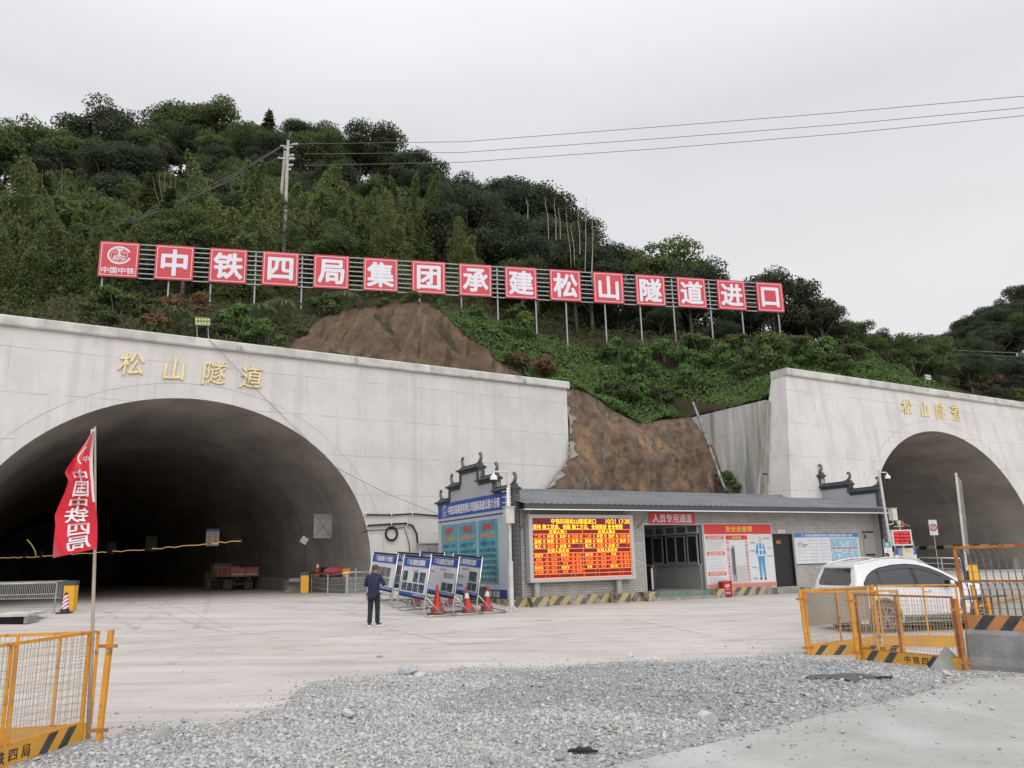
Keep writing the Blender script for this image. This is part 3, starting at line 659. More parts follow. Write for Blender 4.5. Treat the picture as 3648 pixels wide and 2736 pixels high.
ORD = ['first', 'second', 'third', 'fourth', 'fifth', 'sixth', 'seventh', 'eighth', 'ninth']; CNT = ['one', 'two', 'three', 'four', 'five', 'six', 'seven', 'eight', 'nine', 'ten', 'eleven', 'twelve']
for lab, L_ in _g.items():
    L_.sort(key=lambda q: q[0]); n_ = len(L_)
    for i_, (pu, o_) in enumerate(L_):
        if n_ == 2: o_['label'] = lab+(', the left one' if i_ == 0 else ', the right one')
        elif n_ > 2: o_['label'] = lab+(', leftmost' if i_ == 0 else ', rightmost' if i_ == n_-1 else ', '+ORD[min(8, i_)]+' from left')
def tree_at(k, i, px, py_top, yd, label, cat, s=None, width=None):
    """tree whose top shows at that pixel when it stands yd metres away"""
    top = atd('f', px, py_top, yd); z = tzw(top.x, top.y); Hs = {'broad': 8.7, 'bamboo': 10.6, 'fir': 10.2}[k]
    s = s or (top.z-z)/Hs; s = max(.3, min(s, 2.2)); return place(k, i, top.x, top.y, z-.2, s, label, cat, None)
for k, i, px, py, yd, lb, ct in [
    ('bamboo', 0, 1300, 640, 66, 'tall pale feathery bamboo plume rising above the 局 and 集 panels', 'bamboo clump'),
    ('bamboo', 1, 1500, 700, 65, 'pointed bamboo plume with a leaning tip above the 集 and 团 panels', 'bamboo clump'),
    ('bamboo', 2, 1660, 735, 64, 'slim bamboo plume above the gap left of the 承 panel', 'bamboo clump'),
    ('bamboo', 0, 440, 690, 62, 'yellowish bamboo plume just above the emblem panel', 'bamboo clump'),
    ('bamboo', 1, 690, 715, 61, 'yellow-brown bamboo plume above the 中 panel', 'bamboo clump'),
    ('bamboo', 0, 310, 770, 58, 'yellow-tipped bamboo plume at the left edge of the emblem panel', 'bamboo clump'),
    ('bamboo', 1, 110, 740, 60, 'bushy bamboo plume near the left edge of the picture', 'bamboo clump'),
    ('bamboo', 0, -40, 730, 58, 'wide bamboo clump cut by the left edge of the picture', 'bamboo clump'),
    ('broad', 1, 680, 372, 118, 'broad round tree that tops the ridge line, highest crown of the hill', 'tree'),
    ('broad', 0, 780, 372, 117, 'rounded tree on the ridge just right of the highest crown', 'tree'),
    ('broad', 4, 400, 395, 115, 'dark dome-shaped tree on the left part of the ridge', 'tree'),
    ('fir', 0, 960, 388, 114, 'pointed fir tree breaking the ridge line above the utility pole', 'fir tree'),
    ('broad', 0, 40, 500, 97, 'dark tree closing the skyline at the left edge of the picture', 'tree'), ('broad', 5, 250, 470, 101, 'green tree filling the skyline between the airy tree and the dome', 'tree'), ('broad', 0, 560, 440, 106, 'tree filling the dip between the dome and the highest crown', 'tree'), ('broad', 4, 500, 520, 96, 'dark spreading tree just below the skyline left of the highest crown', 'tree'), ('broad', 3, 880, 430, 110, 'mid-green tree filling the skyline left of the pointed fir', 'tree'), ('broad', 0, 1130, 430, 112, 'rounded tree on the ridge right of the pointed fir', 'tree'), ('broad', 4, 1330, 455, 112, 'dark tree on the ridge above the power lines', 'tree'), ('broad', 2, 1480, 545, 108, 'dark tree where the ridge starts to fall', 'tree'), ('broad', 4, 1590, 640, 103, 'dark tree on the falling ridge line right of the peak', 'tree'),
    ('broad', 3, 130, 415, 98, 'thin open-crowned tree on the skyline near the left edge', 'tree'),
    ('broad', 4, 1900, 665, 92, 'dark tree on the descending skyline left of the bare bamboo stalks', 'tree'),
    ('broad', 2, 1850, 672, 90, 'dark tree crowning the step of the skyline beside the bare stalks', 'tree'),
    ('broad', 5, 2370, 880, 72, 'tall umbrella-shaped tree against the sky above the 山 and 隧 panels', 'tree'),
    ('broad', 4, 2450, 930, 71, 'low dark tree against the sky right of the umbrella-shaped tree', 'tree'),
    ('broad', 2, 2745, 972, 69, 'large dark tree directly behind the 口 panel', 'tree'),
    ('fir', 1, 2850, 985, 69, 'drooping fir with ragged tips against the sky right of the 口 panel', 'fir tree'),
    ('broad', 4, 2920, 1080, 69, 'dark hanging-branched tree sloping down right of the 口 panel', 'tree'),
    ('broad', 2, 2990, 1150, 69, 'outermost dark tree right of the 口 panel, branches reaching to the sky', 'tree'),
    ('broad', 3, 3110, 1200, 66, 'light green bushy tree behind the left end of the right portal top', 'tree'),
    ('broad', 0, 3230, 1185, 68, 'bushy green tree behind the middle of the right portal top', 'tree'),
    ('broad', 5, 3310, 1200, 72, 'brownish green tree beside the far dark hill', 'tree')]:
    tree_at(k, i, px, py, yd, lb, ct)
# thin pale trunks showing in the forest, and bare bamboo stalks
M['palebark'] = mat('pale_bark', (.20, .18, .15), .9, col2=(.12, .11, .09), scale=2)
def pole_tree(name, x0, y0, x1, y1, yd, r, label, cat, group, m_, leaves=False, k='E'):
    a = atd(k, x0, y0, yd); b = atd(k, x1, y1, yd); t = thing(name, label, cat, W0, b, group=group)
    mb = MB(); d = a-b; r = r*.62; mb.tube([(0, 0, -1.2), d*.33+Vector((.06, 0, 0)), d*.7-Vector((.05, 0, 0)), d], [r, r*.85, r*.6, r*.3], 5); mb.build('trunk' if not leaves else 'culm', m_, t)
    if leaves:
        m = 26; q = rng.uniform(.25, 1, m); C = np.outer(q, np.array(d))+rng.normal(scale=.06, size=(m, 3)); leaf_mesh('sprig', C, rng.normal(size=(m, 3)), rng.normal(size=(m, 3)), .22, .05, M['lf_dry'], t)
for i, (x0, y0, x1, y1) in enumerate([(1040, 560, 1090, 960), (1085, 560, 1085, 940), (1120, 560, 1140, 960), (1150, 600, 1160, 950), (1000, 600, 1080, 930), (1310, 620, 1285, 800), (1370, 600, 1340, 830), (1390, 620, 1362, 830), (280, 560, 272, 940), (410, 520, 405, 1050), (70, 560, 68, 800), (640, 800, 650, 1000)]):
    lb = ['slim pale trunk left of a bundle of bare trunks above the 中 panel', 'straight pale trunk second in the bundle above the 中 panel', 'pale trunk in the middle of the bundle above the 中 and 铁 panels', 'pale trunk at the right of the bundle above the 铁 panel', 'slanting pale trunk crossing the bundle above the 中 panel', 'short pale trunk above the 铁 panel', 'pale trunk, left of a close pair above the 铁 panel', 'pale trunk, right of a close pair above the 铁 panel', 'thin trunk left of the emblem panel', 'tall thin trunk reaching down beside the emblem panel', 'short thin trunk near the left edge', 'thin trunk right above the emblem panel'][i]
    pole_tree('bare_trunk', x0, y0, x1, y1, 63, .07, lb, 'tree trunk', 'bare trunks among the trees', M['palebark'])
for i, (x0, y0, x1, y1) in enumerate([(1553, 375, 1572, 555), (1615, 375, 1620, 570), (1640, 440, 1648, 560), (1690, 440, 1725, 870), (1722, 540, 1742, 750), (1770, 460, 1776, 660), (1825, 380, 1810, 770), (1870, 440, 1855, 850), (1876, 590, 1850, 800), (1430, 380, 1436, 430)]):
    lb = ['bare bamboo stalk leftmost against the dark trees', 'bare bamboo stalk second from the left of the group', 'short bare bamboo stalk beside the dark skyline tree', 'long bare bamboo stalk reaching down to the 松 panel', 'bare bamboo stalk just right of the longest dark one', 'bare bamboo stalk with its tip against the sky, left of the tallest', 'tallest bare bamboo stalk against the sky', 'bare bamboo stalk rightmost against the sky, yellow at its foot', 'lower bare bamboo stalk crossing the rightmost one', 'tiny bare stalk above the skyline crown'][i]
    pole_tree('bamboo_stalk', x0, y0, x1, y1, 62, .045, lb, 'bamboo stalk', 'bare bamboo stalks against the sky', mat('dry_culm', (.36, .35, .26), .6) if i == 0 else bpy.data.materials['dry_culm'], True, 'F')
# ---- bare earth cut above the left portal
CUT = [(1010, 1250), (1120, 1150), (1204, 1095), (1313, 1095), (1426, 1072), (1494, 1068), (1560, 1100), (1607, 1139), (1666, 1203), (1742, 1243), (1765, 1284), (1855, 1329), (1900, 1375), (1500, 1400), (1010, 1300)]
M['earth'] = mat('cut_earth', (.128, .088, .056), .95, col2=(.072, .051, .035), scale=1.1, bump=.9, bscale=8, spec=.1, stretch=(1, 1, .3))
overlay(M['earth'], (.125, .066, .042), lambda t, v: nz(t, v, .35, (1, 1, .5), .58, .72, .5)); overlay(M['earth'], (.17, .13, .10), lambda t, v: nz(t, v, 1.6, (1.6, .15, .12), .54, .66, .6)); overlay(M['earth'], (.03, .022, .018), lambda t, v: nz(t, v, 1.9, (1.6, .15, .1), .57, .68, .7)); overlay(M['earth'], (.012, .010, .009), lambda t, v: nz(t, v, 1.5, (1, 1, 1), .70, .725, .9))
mb = MB(); gs = {}; st = .2
sas = [(s, a) for s in np.arange(8, 32, st) for a in np.arange(38.8, 53, st)]
zs_ = tz(np.array(sas)); G_ = {}
for (s, a), z in zip(sas, zs_):
    k_ = .45*mnoise.fractal(Vector((s*.55, a*.15, 1)), .8, 2.1, 5)+.16*mnoise.fractal(Vector((s*1.6, a*.35, 4)), .8, 2.1, 4); p = FG.wd((s, a, z+.25+k_)); pu, pv = proj(p)
    if pip(pu, pv, CUT): G_[(round(s/st), round(a/st))] = len(mb.v); mb.v.append(tuple(p))
for (i, j), a in G_.items():
    b, c, d = G_.get((i+1, j)), G_.get((i+1, j+1)), G_.get((i, j+1))
    if None not in (b, c, d): mb.f.append((a, b, c, d)); mb.m.append(0)
tag(mb.build('bare_earth_bank', M['earth'], smooth=True), kind='structure')
# ---- leafy ground cover: vines right of the cut, undergrowth elsewhere
def cover(name, n, test, mt, ln, wd, hump, srange, arange, label=None):
    s = rng.uniform(*srange, n); a = rng.uniform(*arange, n); sa = np.stack([s, a], 1); z = np.concatenate([tz(sa[i:i+20000]) for i in range(0, n, 20000)])
    fr = np.array([front(v) for v in s]); ok = a > fr-.25
    hh = hump*(.55+.45*np.sin(s*1.7+1.3*np.sin(a*1.1)))*(.6+.4*np.sin(a*2.1+s*.7)); C = []
    for i in np.nonzero(ok)[0]:
        p = FG.wd((s[i], a[i], z[i])); pu, pv = proj(p)
        if -120 < pu < 3770 and test(pu, pv, s[i], a[i]): C.append((p.x, p.y, p.z+hh[i]*random.uniform(.5, 1)))
    C = np.array(C); m = len(C); print(name, m)
    N = rng.normal(scale=.45, size=(m, 3))+np.array([.05, -.6, .8]); D = rng.normal(size=(m, 3)); D[:, 2] -= .5
    return tag(leaf_mesh(name, C, D, N, ln, wd, mt), label, kind='stuff')
def vine_zone(u, v): return (u > 1560 and v > 1090+(u-1560)*.28 and u < 2420) or (u >= 2420 and v > 1270) 
cover('vine_cover', 150000, lambda u, v, s, a: vine_zone(u, v) and not pip(u, v, CUT) and v < 1540+60*math.sin(u*.012), M['lf_vine'], .24, .19, .95, (14, 66), (30.9, 52), 'bright green creeping vines')
cover('undergrowth', 90000, lambda u, v, s, a: not vine_zone(u, v) and not pip(u, v, CUT), M['lf_under'], .34, .17, .9, (-40, 90), (31, 66), 'dark brushy undergrowth on the slope')
cover('forest_floor_growth', 70000, lambda u, v, s, a: True, M['lf_deep'], .6, .4, 1.2, (-60, 110), (60, 135), 'dark growth between the trees')
cover('dry_grass', 26000, lambda u, v, s, a: (v < 1420 and u < 1450 and not pip(u, v, CUT) and math.sin(u*.021+v*.03)+math.sin(u*.013) > .35) or (2380 < u < 2760 and v > 1395) or (2950 < u < 3350 and v > 1290 and math.sin(u*.03) > -.2) or (1480 < u < 1760 and math.sin(u*.05+v*.04) > .5), M['lf_dry'], .42, .035, .7, (-12, 64), (30.9, 46), 'reddish dry grass on the slope')
# ---- shrubs one can tell apart
SH = [('A', 1000, 800, 1, 'low green shrub on the coping of the left portal beside the floodlight'), ('A', 1180, 780, 0, 'leafy shrub right of the floodlight, close above the coping'), ('A', 1400, 860, 0, 'rounded light green shrub above the coping, left of the bare earth'),
      ('A', 1650, 800, 1, 'small dark spruce-like shrub beside the left end of the bare earth'), ('A', 1880, 620, 3, 'bushy shrub under the 四 and 局 panels'), ('A', 800, 640, 2, 'reddish brown shrub under the 中 and 铁 panels'),
      ('A', 480, 640, 1, 'dark shrub under the gap between emblem and 中 panels'), ('A', 250, 640, 3, 'broad shrub under the emblem panel'), ('A', 560, 770, 2, 'brownish shrub near the coping left of the floodlight'), ('A', 80, 700, 1, 'dark shrub near the coping below the emblem panel'),
      ('B', 350, 500, 3, 'small shrub at the lip of the bare earth under the 集 panel'), ('B', 590, 470, 3, 'small shrub hanging over the bare earth left of the 团 panel'), ('B', 1100, 560, 0, 'small green shrub under the 承 panel'), ('B', 1400, 620, 1, 'dark shrub under the 建 panel'),
      ('B', 1450, 720, 0, 'bright shrub on the vine slope below the 建 panel'), ('B', 1400, 930, 0, 'bright shrub above the right end of the left portal top'), ('B', 1560, 1060, 2, 'twiggy brown shrub at the end of the left portal top'),
      ('C', 420, 830, 0, 'mounded vine-covered shrub below the 山 panel'), ('C', 640, 920, 0, 'tall vine-covered shrub left of centre on the green slope'), ('C', 430, 1120, 1, 'dark vine-covered mound hanging over the rock slope'), ('C', 560, 1150, 0, 'vine-covered mound at the lip of the rock slope'),
      ('C', 850, 850, 0, 'bright vine mound below the 隧 panel'), ('C', 1100, 780, 3, 'yellowish shrub below the 道 panel'), ('C', 1250, 860, 0, 'green mound below the 进 panel'), ('C', 1400, 760, 3, 'feathery shrub below the 进 and 口 panels'), ('C', 1650, 740, 3, 'small leafy shrub below the 口 panel'),
      ('C', 1600, 900, 3, 'tall willowy shrub beside the corner of the right portal'), ('C', 1450, 950, 1, 'dark shrub left of the corner of the right portal'), ('C', 1900, 780, 1, 'dark ivy-hung shrub above the corner of the right portal'), ('C', 2060, 820, 0, 'bright shrub above the right portal top'),
      ('C', 1020, 1080, 0, 'vine mound above the head of the drain pipe'), ('C', 800, 1150, 1, 'vine mound left of the drain pipe'), ('D', 620, 800, 0, 'bright green shrub behind the left end of the right portal'), ('D', 800, 850, 1, 'dark shrub close behind the right portal top'),
      ('D', 950, 760, 3, 'green shrub behind the right portal beside a bare patch'), ('D', 1100, 720, 3, 'rounded shrub behind the right portal, above the brown bank'), ('D', 1250, 800, 2, 'brown shrub above the bank behind the right portal'), ('D', 1400, 880, 1, 'dark shrub left of the small floodlight'),
      ('D', 1600, 960, 2, 'brownish shrub right of the small floodlight'), ('D', 1800, 960, 3, 'shrub behind the coping right of the gold characters'), ('D', 1950, 990, 2, 'brown-leaved shrub near the right edge of the picture'), ('D', 2100, 1050, 3, 'shrub at the right edge of the picture behind the coping')]
def hit_terrain(k, x, y):
    d = ray(k, x, y); lo = None
    for Y in np.arange(36, 140, .5):
        p = EYEP+d*(Y/d[1]); q = FG.loc(Vector(p))
        if q.y < front(q.x): continue
        if p[2] < tzw(p[0], p[1]): return Vector((p[0], p[1], tzw(p[0], p[1])))
    return None
for k, x, y, i, lb in SH:
    p = hit_terrain(k, x, y+60)
    if p is None: print('miss', lb); continue
    place('shrub', i, p.x, p.y, p.z-.1, random.uniform(.95, 1.35)*(.55 if 'small' in lb else 1)*(1.25 if 'tall' in lb or 'upright' in lb else 1), lb, 'shrub', 'shrubs on the slope', sz=1.3 if ('tall' in lb or 'upright' in lb) else 1)
for k, x, y, lb in (('A', 1380, 800, 'spiky silver-green grass tuft right of the floodlight'), ('A', 1540, 760, 'second spiky grass tuft under the 四 panel'), ('A', 700, 830, 'spiky grass tuft near the coping left of the floodlight'), ('B', 60, 620, 'grass tuft at the left shoulder of the bare earth')):
    p = hit_terrain(k, x, y)
    if p: place('grass', 0, p.x, p.y, p.z, 1.25, lb, 'grass tuft', 'spiky grass tufts')
p = FR.at('G', 1780, 1080, X=-14.2); f_ = place('shrub', 3, p.x, p.y, 0, .8, 'small green fern growing at the foot of the wing wall above the roof', 'fern', None); f_.matrix_world = Matrix.Translation(FR.wd((p.x, p.y, p.z-.4))) @ Matrix.Diagonal((.75, .75, .95, 1))
# ---- far wooded hill on the right
M['farleaf'] = leaf_mat('leaf_far', (.040, .048, .042), (.055, .062, .052), (.070, .072, .060), .08)
FH = []
for u, v, yd in [(2950, 1330, 230), (3200, 1290, 225), (3320, 1262, 220), (3420, 1215, 215), (3480, 1165, 212), (3560, 1135, 210), (3648, 1105, 208), (3800, 1050, 205), (4100, 930, 205)]:
    FH.append(atd('f', u, v, yd))
mb = MB(); vs = []; n = 40
for j in range(26):
    for i in range(n+1):
        t = i/n*(len(FH)-1); k0 = min(len(FH)-2, int(t)); p = FH[k0].lerp(FH[k0+1], t-k0); q = j/25
        y = p.y-90*q+(60*(q-.0) if False else 0); z = (p.z-4)*(1-q)**1.15+6*q; vs.append((p.x*(1-.35*q), y, z+1.5*math.sin(i*.9+j*.7)))
mb.add(vs, [(j*(n+1)+i, (j+1)*(n+1)+i, (j+1)*(n+1)+i+1, j*(n+1)+i+1) for j in range(25) for i in range(n)])
tag(mb.build('far_hill', M['soil'], smooth=True), kind='structure')
V = np.array(vs); m = 90000; idx = rng.integers(0, len(V)-n-3, m)
P_ = V[idx]+(V[np.minimum(idx+1, len(V)-1)]-V[idx])*rng.random((m, 1))*(np.abs(V[np.minimum(idx+1, len(V)-1)]-V[idx]).max(axis=1, keepdims=True) < 20)+rng.normal(scale=[1.2, 1.6, .35], size=(m, 3)); P_[:, 2] += .6+1.6*np.sin(P_[:, 0]*.55+1.7*np.sin(P_[:, 1]*.4))*np.sin(P_[:, 1]*.5+1)
tag(leaf_mesh('far_forest', P_, rng.normal(size=(m, 3)), rng.normal(scale=.6, size=(m, 3))+np.array([-.2, -.6, .9]), .85, .55, M['farleaf']), 'dark far wooded hill', kind='stuff')
far = []
for jj in range(0, 13, 2):
    for ii in range(6, 38, 2):
        p = Vector(vs[jj*(n+1)+ii]); p += Vector((random.uniform(-3, 3), random.uniform(-2, 2), 0)); pu, pv = proj(p)
        if 3250 < pu < 3760 and len(far) < 46: far.append((pu, p))
far.sort(key=lambda q: q[0])
for q_, (pu, p) in enumerate(far):
    hgt = 'near the crest' if p.z > 38 else ('on the upper flank' if p.z > 26 else 'low on the flank')
    o_ = place('broad', (0, 2, 4)[q_ % 3], p.x, p.y, p.z-1.2, random.uniform(.95, 1.3), 'x', 'tree', 'dark trees on the far hill'); o_['label'] = 'dark tree '+hgt+' of the far hill at the right edge'
for k in PRO:                      # unused prototypes are dropped
    for r in PRO[k]:
        if r.name not in USED:
            for c in kids(r): bpy.data.objects.remove(c)
            bpy.data.objects.remove(r)
# ================================================================== SIGN SHEETS
def em(name, col, s=0., rough=.6): return mat(name, col, rough, emit=s)
M['white'] = mat('white_paint', (.78, .78, .79), .5); M['black'] = mat('black_paint', (.02, .02, .022), .5)
M['blue'] = mat('sign_blue', (.035, .085, .34), .5); M['red'] = mat('sign_red', (.62, .045, .045), .5); M['navy'] = mat('sign_navy', (.03, .05, .17), .5)
M['redtxt'] = mat('red_letter', (.60, .06, .07), .5); M['greytxt'] = mat('grey_letter', (.22, .22, .24), .6); M['darktxt'] = mat('dark_letter', (.03, .035, .05), .6)
M['yellowtxt'] = mat('yellow_letter', (.85, .62, .08), .5); M['orangetxt'] = mat('orange_letter', (.72, .38, .10), .5); M['sheet'] = mat('sheet_white', (.66, .67, .70), .45, col2=(.60, .61, .64), scale=1.2)
M['teal'] = mat('poster_teal', (.13, .40, .46), .45, col2=(.06, .24, .33), scale=1.1, lo=.35, hi=.7)
overlay(M['teal'], (.30, .55, .58), lambda t, v: nz(t, v, 2.2, (1, 1, 2), .58, .72, .5))
M['steel'] = mat('stainless_steel', (.62, .62, .62), .28, metal=1.); M['galv'] = mat('galvanised_steel', (.42, .43, .44), .45, metal=.8, col2=(.30, .30, .30), scale=3)
M['dgrey'] = mat('dark_grey_trim', (.055, .058, .066), .55); M['concbare'] = mat('bare_concrete', (.34, .33, .31), .9, col2=(.22, .215, .20), scale=2.5, bump=.3, spec=.2)
M['lgpanel'] = mat('light_grey_panel', (.42, .43, .45), .5, col2=(.38, .39, .41), scale=.6)
def photo(name, a, b, c, sc=6):
    m = mat(name, a, .4, col2=b, scale=sc, lo=.4, hi=.6); return overlay(m, c, lambda t, v: nz(t, v, sc*.8, (1, 1.7, 1.3), .57, .64, .9))
M['ph1'] = photo('photo_dark', (.03, .05, .06), (.09, .13, .15), (.32, .36, .38)); M['ph2'] = photo('photo_brown', (.20, .16, .11), (.09, .11, .17), (.34, .31, .26))
M['ph3'] = photo('photo_green', (.06, .16, .12), (.20, .30, .28), (.36, .38, .36)); M['ph4'] = photo('photo_blue', (.35, .55, .68), (.20, .38, .50), (.60, .66, .70))
class Sheet:
    def __init__(s, o, ux, uz=(0, 0, 1)):
        s.o, s.ux, s.uz = Vector(o), Vector(ux).normalized(), Vector(uz).normalized(); s.n = s.ux.cross(s.uz).normalized(); s.b = MB()
    def pt(s, a, b, c): return s.o+s.ux*a+s.uz*c-s.n*b*1.0 if False else s.o+s.ux*a+s.uz*c+s.n*(-b)
    def rect(s, m, a0, a1, c0, c1, d=.003):
        s.b.mat(m); s.b.add([s.pt(a0, -d, c0), s.pt(a1, -d, c0), s.pt(a1, -d, c1), s.pt(a0, -d, c1)], [(0, 1, 2, 3)]); return s
    def slab(s, m, a0, a1, c0, c1, d0, d1):
        s.b.mat(m); P = [s.pt(a, -d, c) for d in (d0, d1) for a, c in ((a0, c0), (a1, c0), (a1, c1), (a0, c1))]
        s.b.add(P, [(3, 2, 1, 0), (4, 5, 6, 7), (0, 1, 5, 4), (1, 2, 6, 5), (2, 3, 7, 6), (3, 0, 4, 7)]); return s
    def border(s, m, a0, a1, c0, c1, w, d=.003):
        s.rect(m, a0, a1, c0, c0+w, d); s.rect(m, a0, a1, c1-w, c1, d); s.rect(m, a0, a0+w, c0+w, c1-w, d); return s.rect(m, a1-w, a1, c0+w, c1-w, d)
    def text(s, m, t, a, c, h, xs=1., bold=0., d=.006, italic=0.):
        s.b.mat(m); k = bold*h*.55; sh = [(0, 0)] if bold < .012 else ([(-k, 0), (k, 0)] if bold < .026 else [(-k, -k), (k, k), (k, -k), (-k, k)])
        if bold > .04: sh += [(0, k*1.3), (0, -k*1.3), (k*1.3, 0), (-k*1.3, 0)]
        for i, (ox, oz) in enumerate(sh): s.b.text(t, a+ox, -d-i*.0007, c+oz, h, xs, 0., lambda x, y, z: tuple(s.pt(x, y, z)), italic)
        return s
    def fit(s, m, t, a0, a1, c, h, bold=0., d=.006):
        W = glyphs(t, 0.)[2]*h; return s.text(m, t, (a0+a1)/2, c, h, (a1-a0)/max(W, 1e-6), bold, d)
    def arc(s, m, a, c, r0, r1, t0, t1, sx=1., d=.006, n=28):
        s.b.mat(m); V = []
        for i in range(n+1):
            t = math.radians(t0+(t1-t0)*i/n)
            for r in (r0, r1): V.append(s.pt(a+r*math.cos(t)*sx, -d, c+r*math.sin(t)))
        s.b.add(V, [(2*i, 2*i+1, 2*i+3, 2*i+2) for i in range(n)]); return s
    def emblem(s, m, a, c, r, d=.006):
        s.arc(m, a, c, r*.86, r*1.02, 25, 345, 1.15, d); s.arc(m, a, c, r*.80, r*.84, 0, 360, .98, d)
        for q in (.35, .62): s.arc(m, a, c, r*.80*1-.02*r, r*.82, -90, 90, q, d); s.arc(m, a, c, r*.78, r*.82, 90, 270, q, d)
        s.rect(m, a-.78*r, a+.78*r, c+.28*r, c+.32*r, d); s.rect(m, a-.28*r, a+.28*r, c+.52*r, c+.70*r, d); s.rect(m, a-.09*r, a+.09*r, c-.05*r, c+.55*r, d); s.rect(m, a-.3*r, a+.3*r, c-.08*r, c+.02*r, d)
        if r > .4: s.text(m, 'REG', a+.02*r, c-.30*r, r*.42, 1.15, .05, d+.004, .25)
        return s
    def rules(s, m, a0, a1, c0, c1, n, w=.012, d=.004):
        for i in range(n):
            c = c1-(c1-c0)*(i+.5)/n; e = a1-(a1-a0)*random.choice([0, 0, .05, .3, .12]); x = a0
            while x < e-.02:
                l = random.uniform(.05, .16); s.rect(m, x, min(e, x+l), c-w/2, c+w/2, d); x += l+.018
        return s
    def build(s, name, mats, parent): return s.b.build(name, mats, parent)
# ================================================================== HILLSIDE SIGN ROW
M['panelred'] = mat('panel_red', (.60, .048, .068), .5, col2=(.52, .045, .06), scale=.7); M['panelwht'] = mat('panel_white', (.72, .72, .78), .5)
row = thing('lettered_sign_row', 'long row of fifteen red panels with big white characters on posts across the hillside', 'hillside sign', FS, (-14.6, 54.4, 20.92))
for i in range(15):
    x0 = 3.43*i; wdt = 2.43 if i < 14 else 2.33; s = Sheet((x0, 0, 0), (1, 0, 0)); s.slab(0, 0, wdt, 0, 2.45, -.10, 0)
    s.border(1, .11, wdt-.11, .11, 2.34, .035); p = s.build('red_panel', [M['panelred'], M['panelwht']], row)
    s = Sheet((x0, 0, 0), (1, 0, 0))
    if i == 0:
        s.emblem(0, wdt/2, 1.52, .62, .006); s.fit(0, '中国中铁', .22, wdt-.22, .46, .42, .035); s.build('emblem', M['panelwht'], p)
    else:
        s.text(0, CHN[i-1], wdt/2, 1.22, 1.78, 1.0, .045, .006); s.build('character', M['panelwht'], p)
M['rail'] = mat('grey_rail', (.34, .36, .37), .6, metal=.3)
for j in range(8):
    mb = MB(); mb.bar((-.0, .16, .03+j*.34), (3.43*14+2.3, .16, .03+j*.34), .07, .07); mb.build('rail', M['rail'], row)
for u, v in FEET:
    q = FS.at('f', u, v, Y=54.62); w_ = FS.wd(q); zt = tzw(w_.x, w_.y); mb = MB(); x = q.x+14.6
    x = max(.1, min(3.43*14+2.2, x)); mb.bar((x, .25, 2.35), (x+.02, .25, zt-20.92-.3), .09, .09); mb.build('post', M['rail'], row)
# ================================================================== GUARD HOUSE
def brick_mat():
    m = mat('brick_cladding', (.40, .40, .37), .8, spec=.3); t = m.node_tree; L = t.links.new; b = t.nodes['Principled BSDF']
    tc = _n(t, 'ShaderNodeTexCoord'); sp = _n(t, 'ShaderNodeSeparateXYZ'); cb = _n(t, 'ShaderNodeCombineXYZ'); br = _n(t, 'ShaderNodeTexBrick')
    L(tc.outputs['Object'], sp.inputs[0]); L(mth(t, 'ADD', sp.outputs['X'], sp.outputs['Y']), cb.inputs[0]); L(sp.outputs['Z'], cb.inputs[1]); L(cb.outputs[0], br.inputs['Vector'])
    br.inputs['Color1'].default_value = (.43, .42, .385, 1); br.inputs['Color2'].default_value = (.34, .335, .31, 1); br.inputs['Mortar'].default_value = (.16, .155, .145, 1)
    br.inputs['Scale'].default_value = 1; br.inputs['Brick Width'].default_value = .34; br.inputs['Row Height'].default_value = .105; br.inputs['Mortar Size'].default_value = .008; br.inputs['Mortar Smooth'].default_value = .2
    L(br.outputs['Color'], b.inputs['Base Color']); bp = _n(t, 'ShaderNodeBump'); bp.inputs['Strength'].default_value = .5; bp.inputs['Distance'].default_value = .01; bp.invert = True
    L(br.outputs['Fac'], bp.inputs['Height']); L(bp.outputs[0], b.inputs['Normal']); overlay(m, (.46, .44, .40), lambda t, v: nz(t, v, 1.2, (1, 1, .5), .5, .7, .4)); return m
M['brick'] = brick_mat()
house = thing('guard_house', 'long low grey-brick gatehouse with stepped end gables and dark ribbed metal roof', 'building', FB)
mb = MB()
for x0, x1, z0, z1 in ((.25, 6.33, 0, 4.0), (6.33, 9.58, 3.37, 4.0), (9.58, 13.8, 0, 4.0), (13.8, 15.12, 2.9, 4.0), (15.12, 19.7, 0, 4.0), (6.33, 9.58, 0, .55), (13.8, 15.12, 0, .5)): mb.box(x0, x1, 0, .2, z0, z1)
mb.box(.25, 21.3, 7.1, 7.3, 0, 4.0); mb.build('brick_wall', M['brick'], house)
mb = MB(); mb.box(19.7, 21.3, .02, .2, 0, 4.0); mb.build('wall_panel', mat('cladding_panel', (.36, .35, .33), .7, col2=(.31, .30, .285), scale=1), house)
# striped plinth
def stripe_mat(name, ca, cb, per, ang=1., axis_='x', wear=.5):
    m = mat(name, ca, .8, col2=tuple(.75*c+.06 for c in ca), scale=4, spec=.25); 
    def f(t, v):
        s = _n(t, 'ShaderNodeSeparateXYZ'); t.links.new(v, s.inputs[0]); hx = mth(t, 'ADD', s.outputs['X'], s.outputs['Y'])
        a = mth(t, 'SUBTRACT', hx, mth(t, 'MULTIPLY', s.outputs['Z'], ang)); a = mth(t, 'ADD', a, 100*per)
        return mth(t, 'LESS_THAN', mth(t, 'MODULO', a, per), per/2)
    overlay(m, cb, f); 
    if wear: overlay(m, (.36, .34, .31), lambda t, v: nz(t, v, 3.2, (1, 1, 1), .50, .62, wear))
    return m
M['plinth'] = stripe_mat('plinth_stripes', (.46, .36, .16), (.12, .12, .115), .62, .9, wear=.72)
mb = MB()
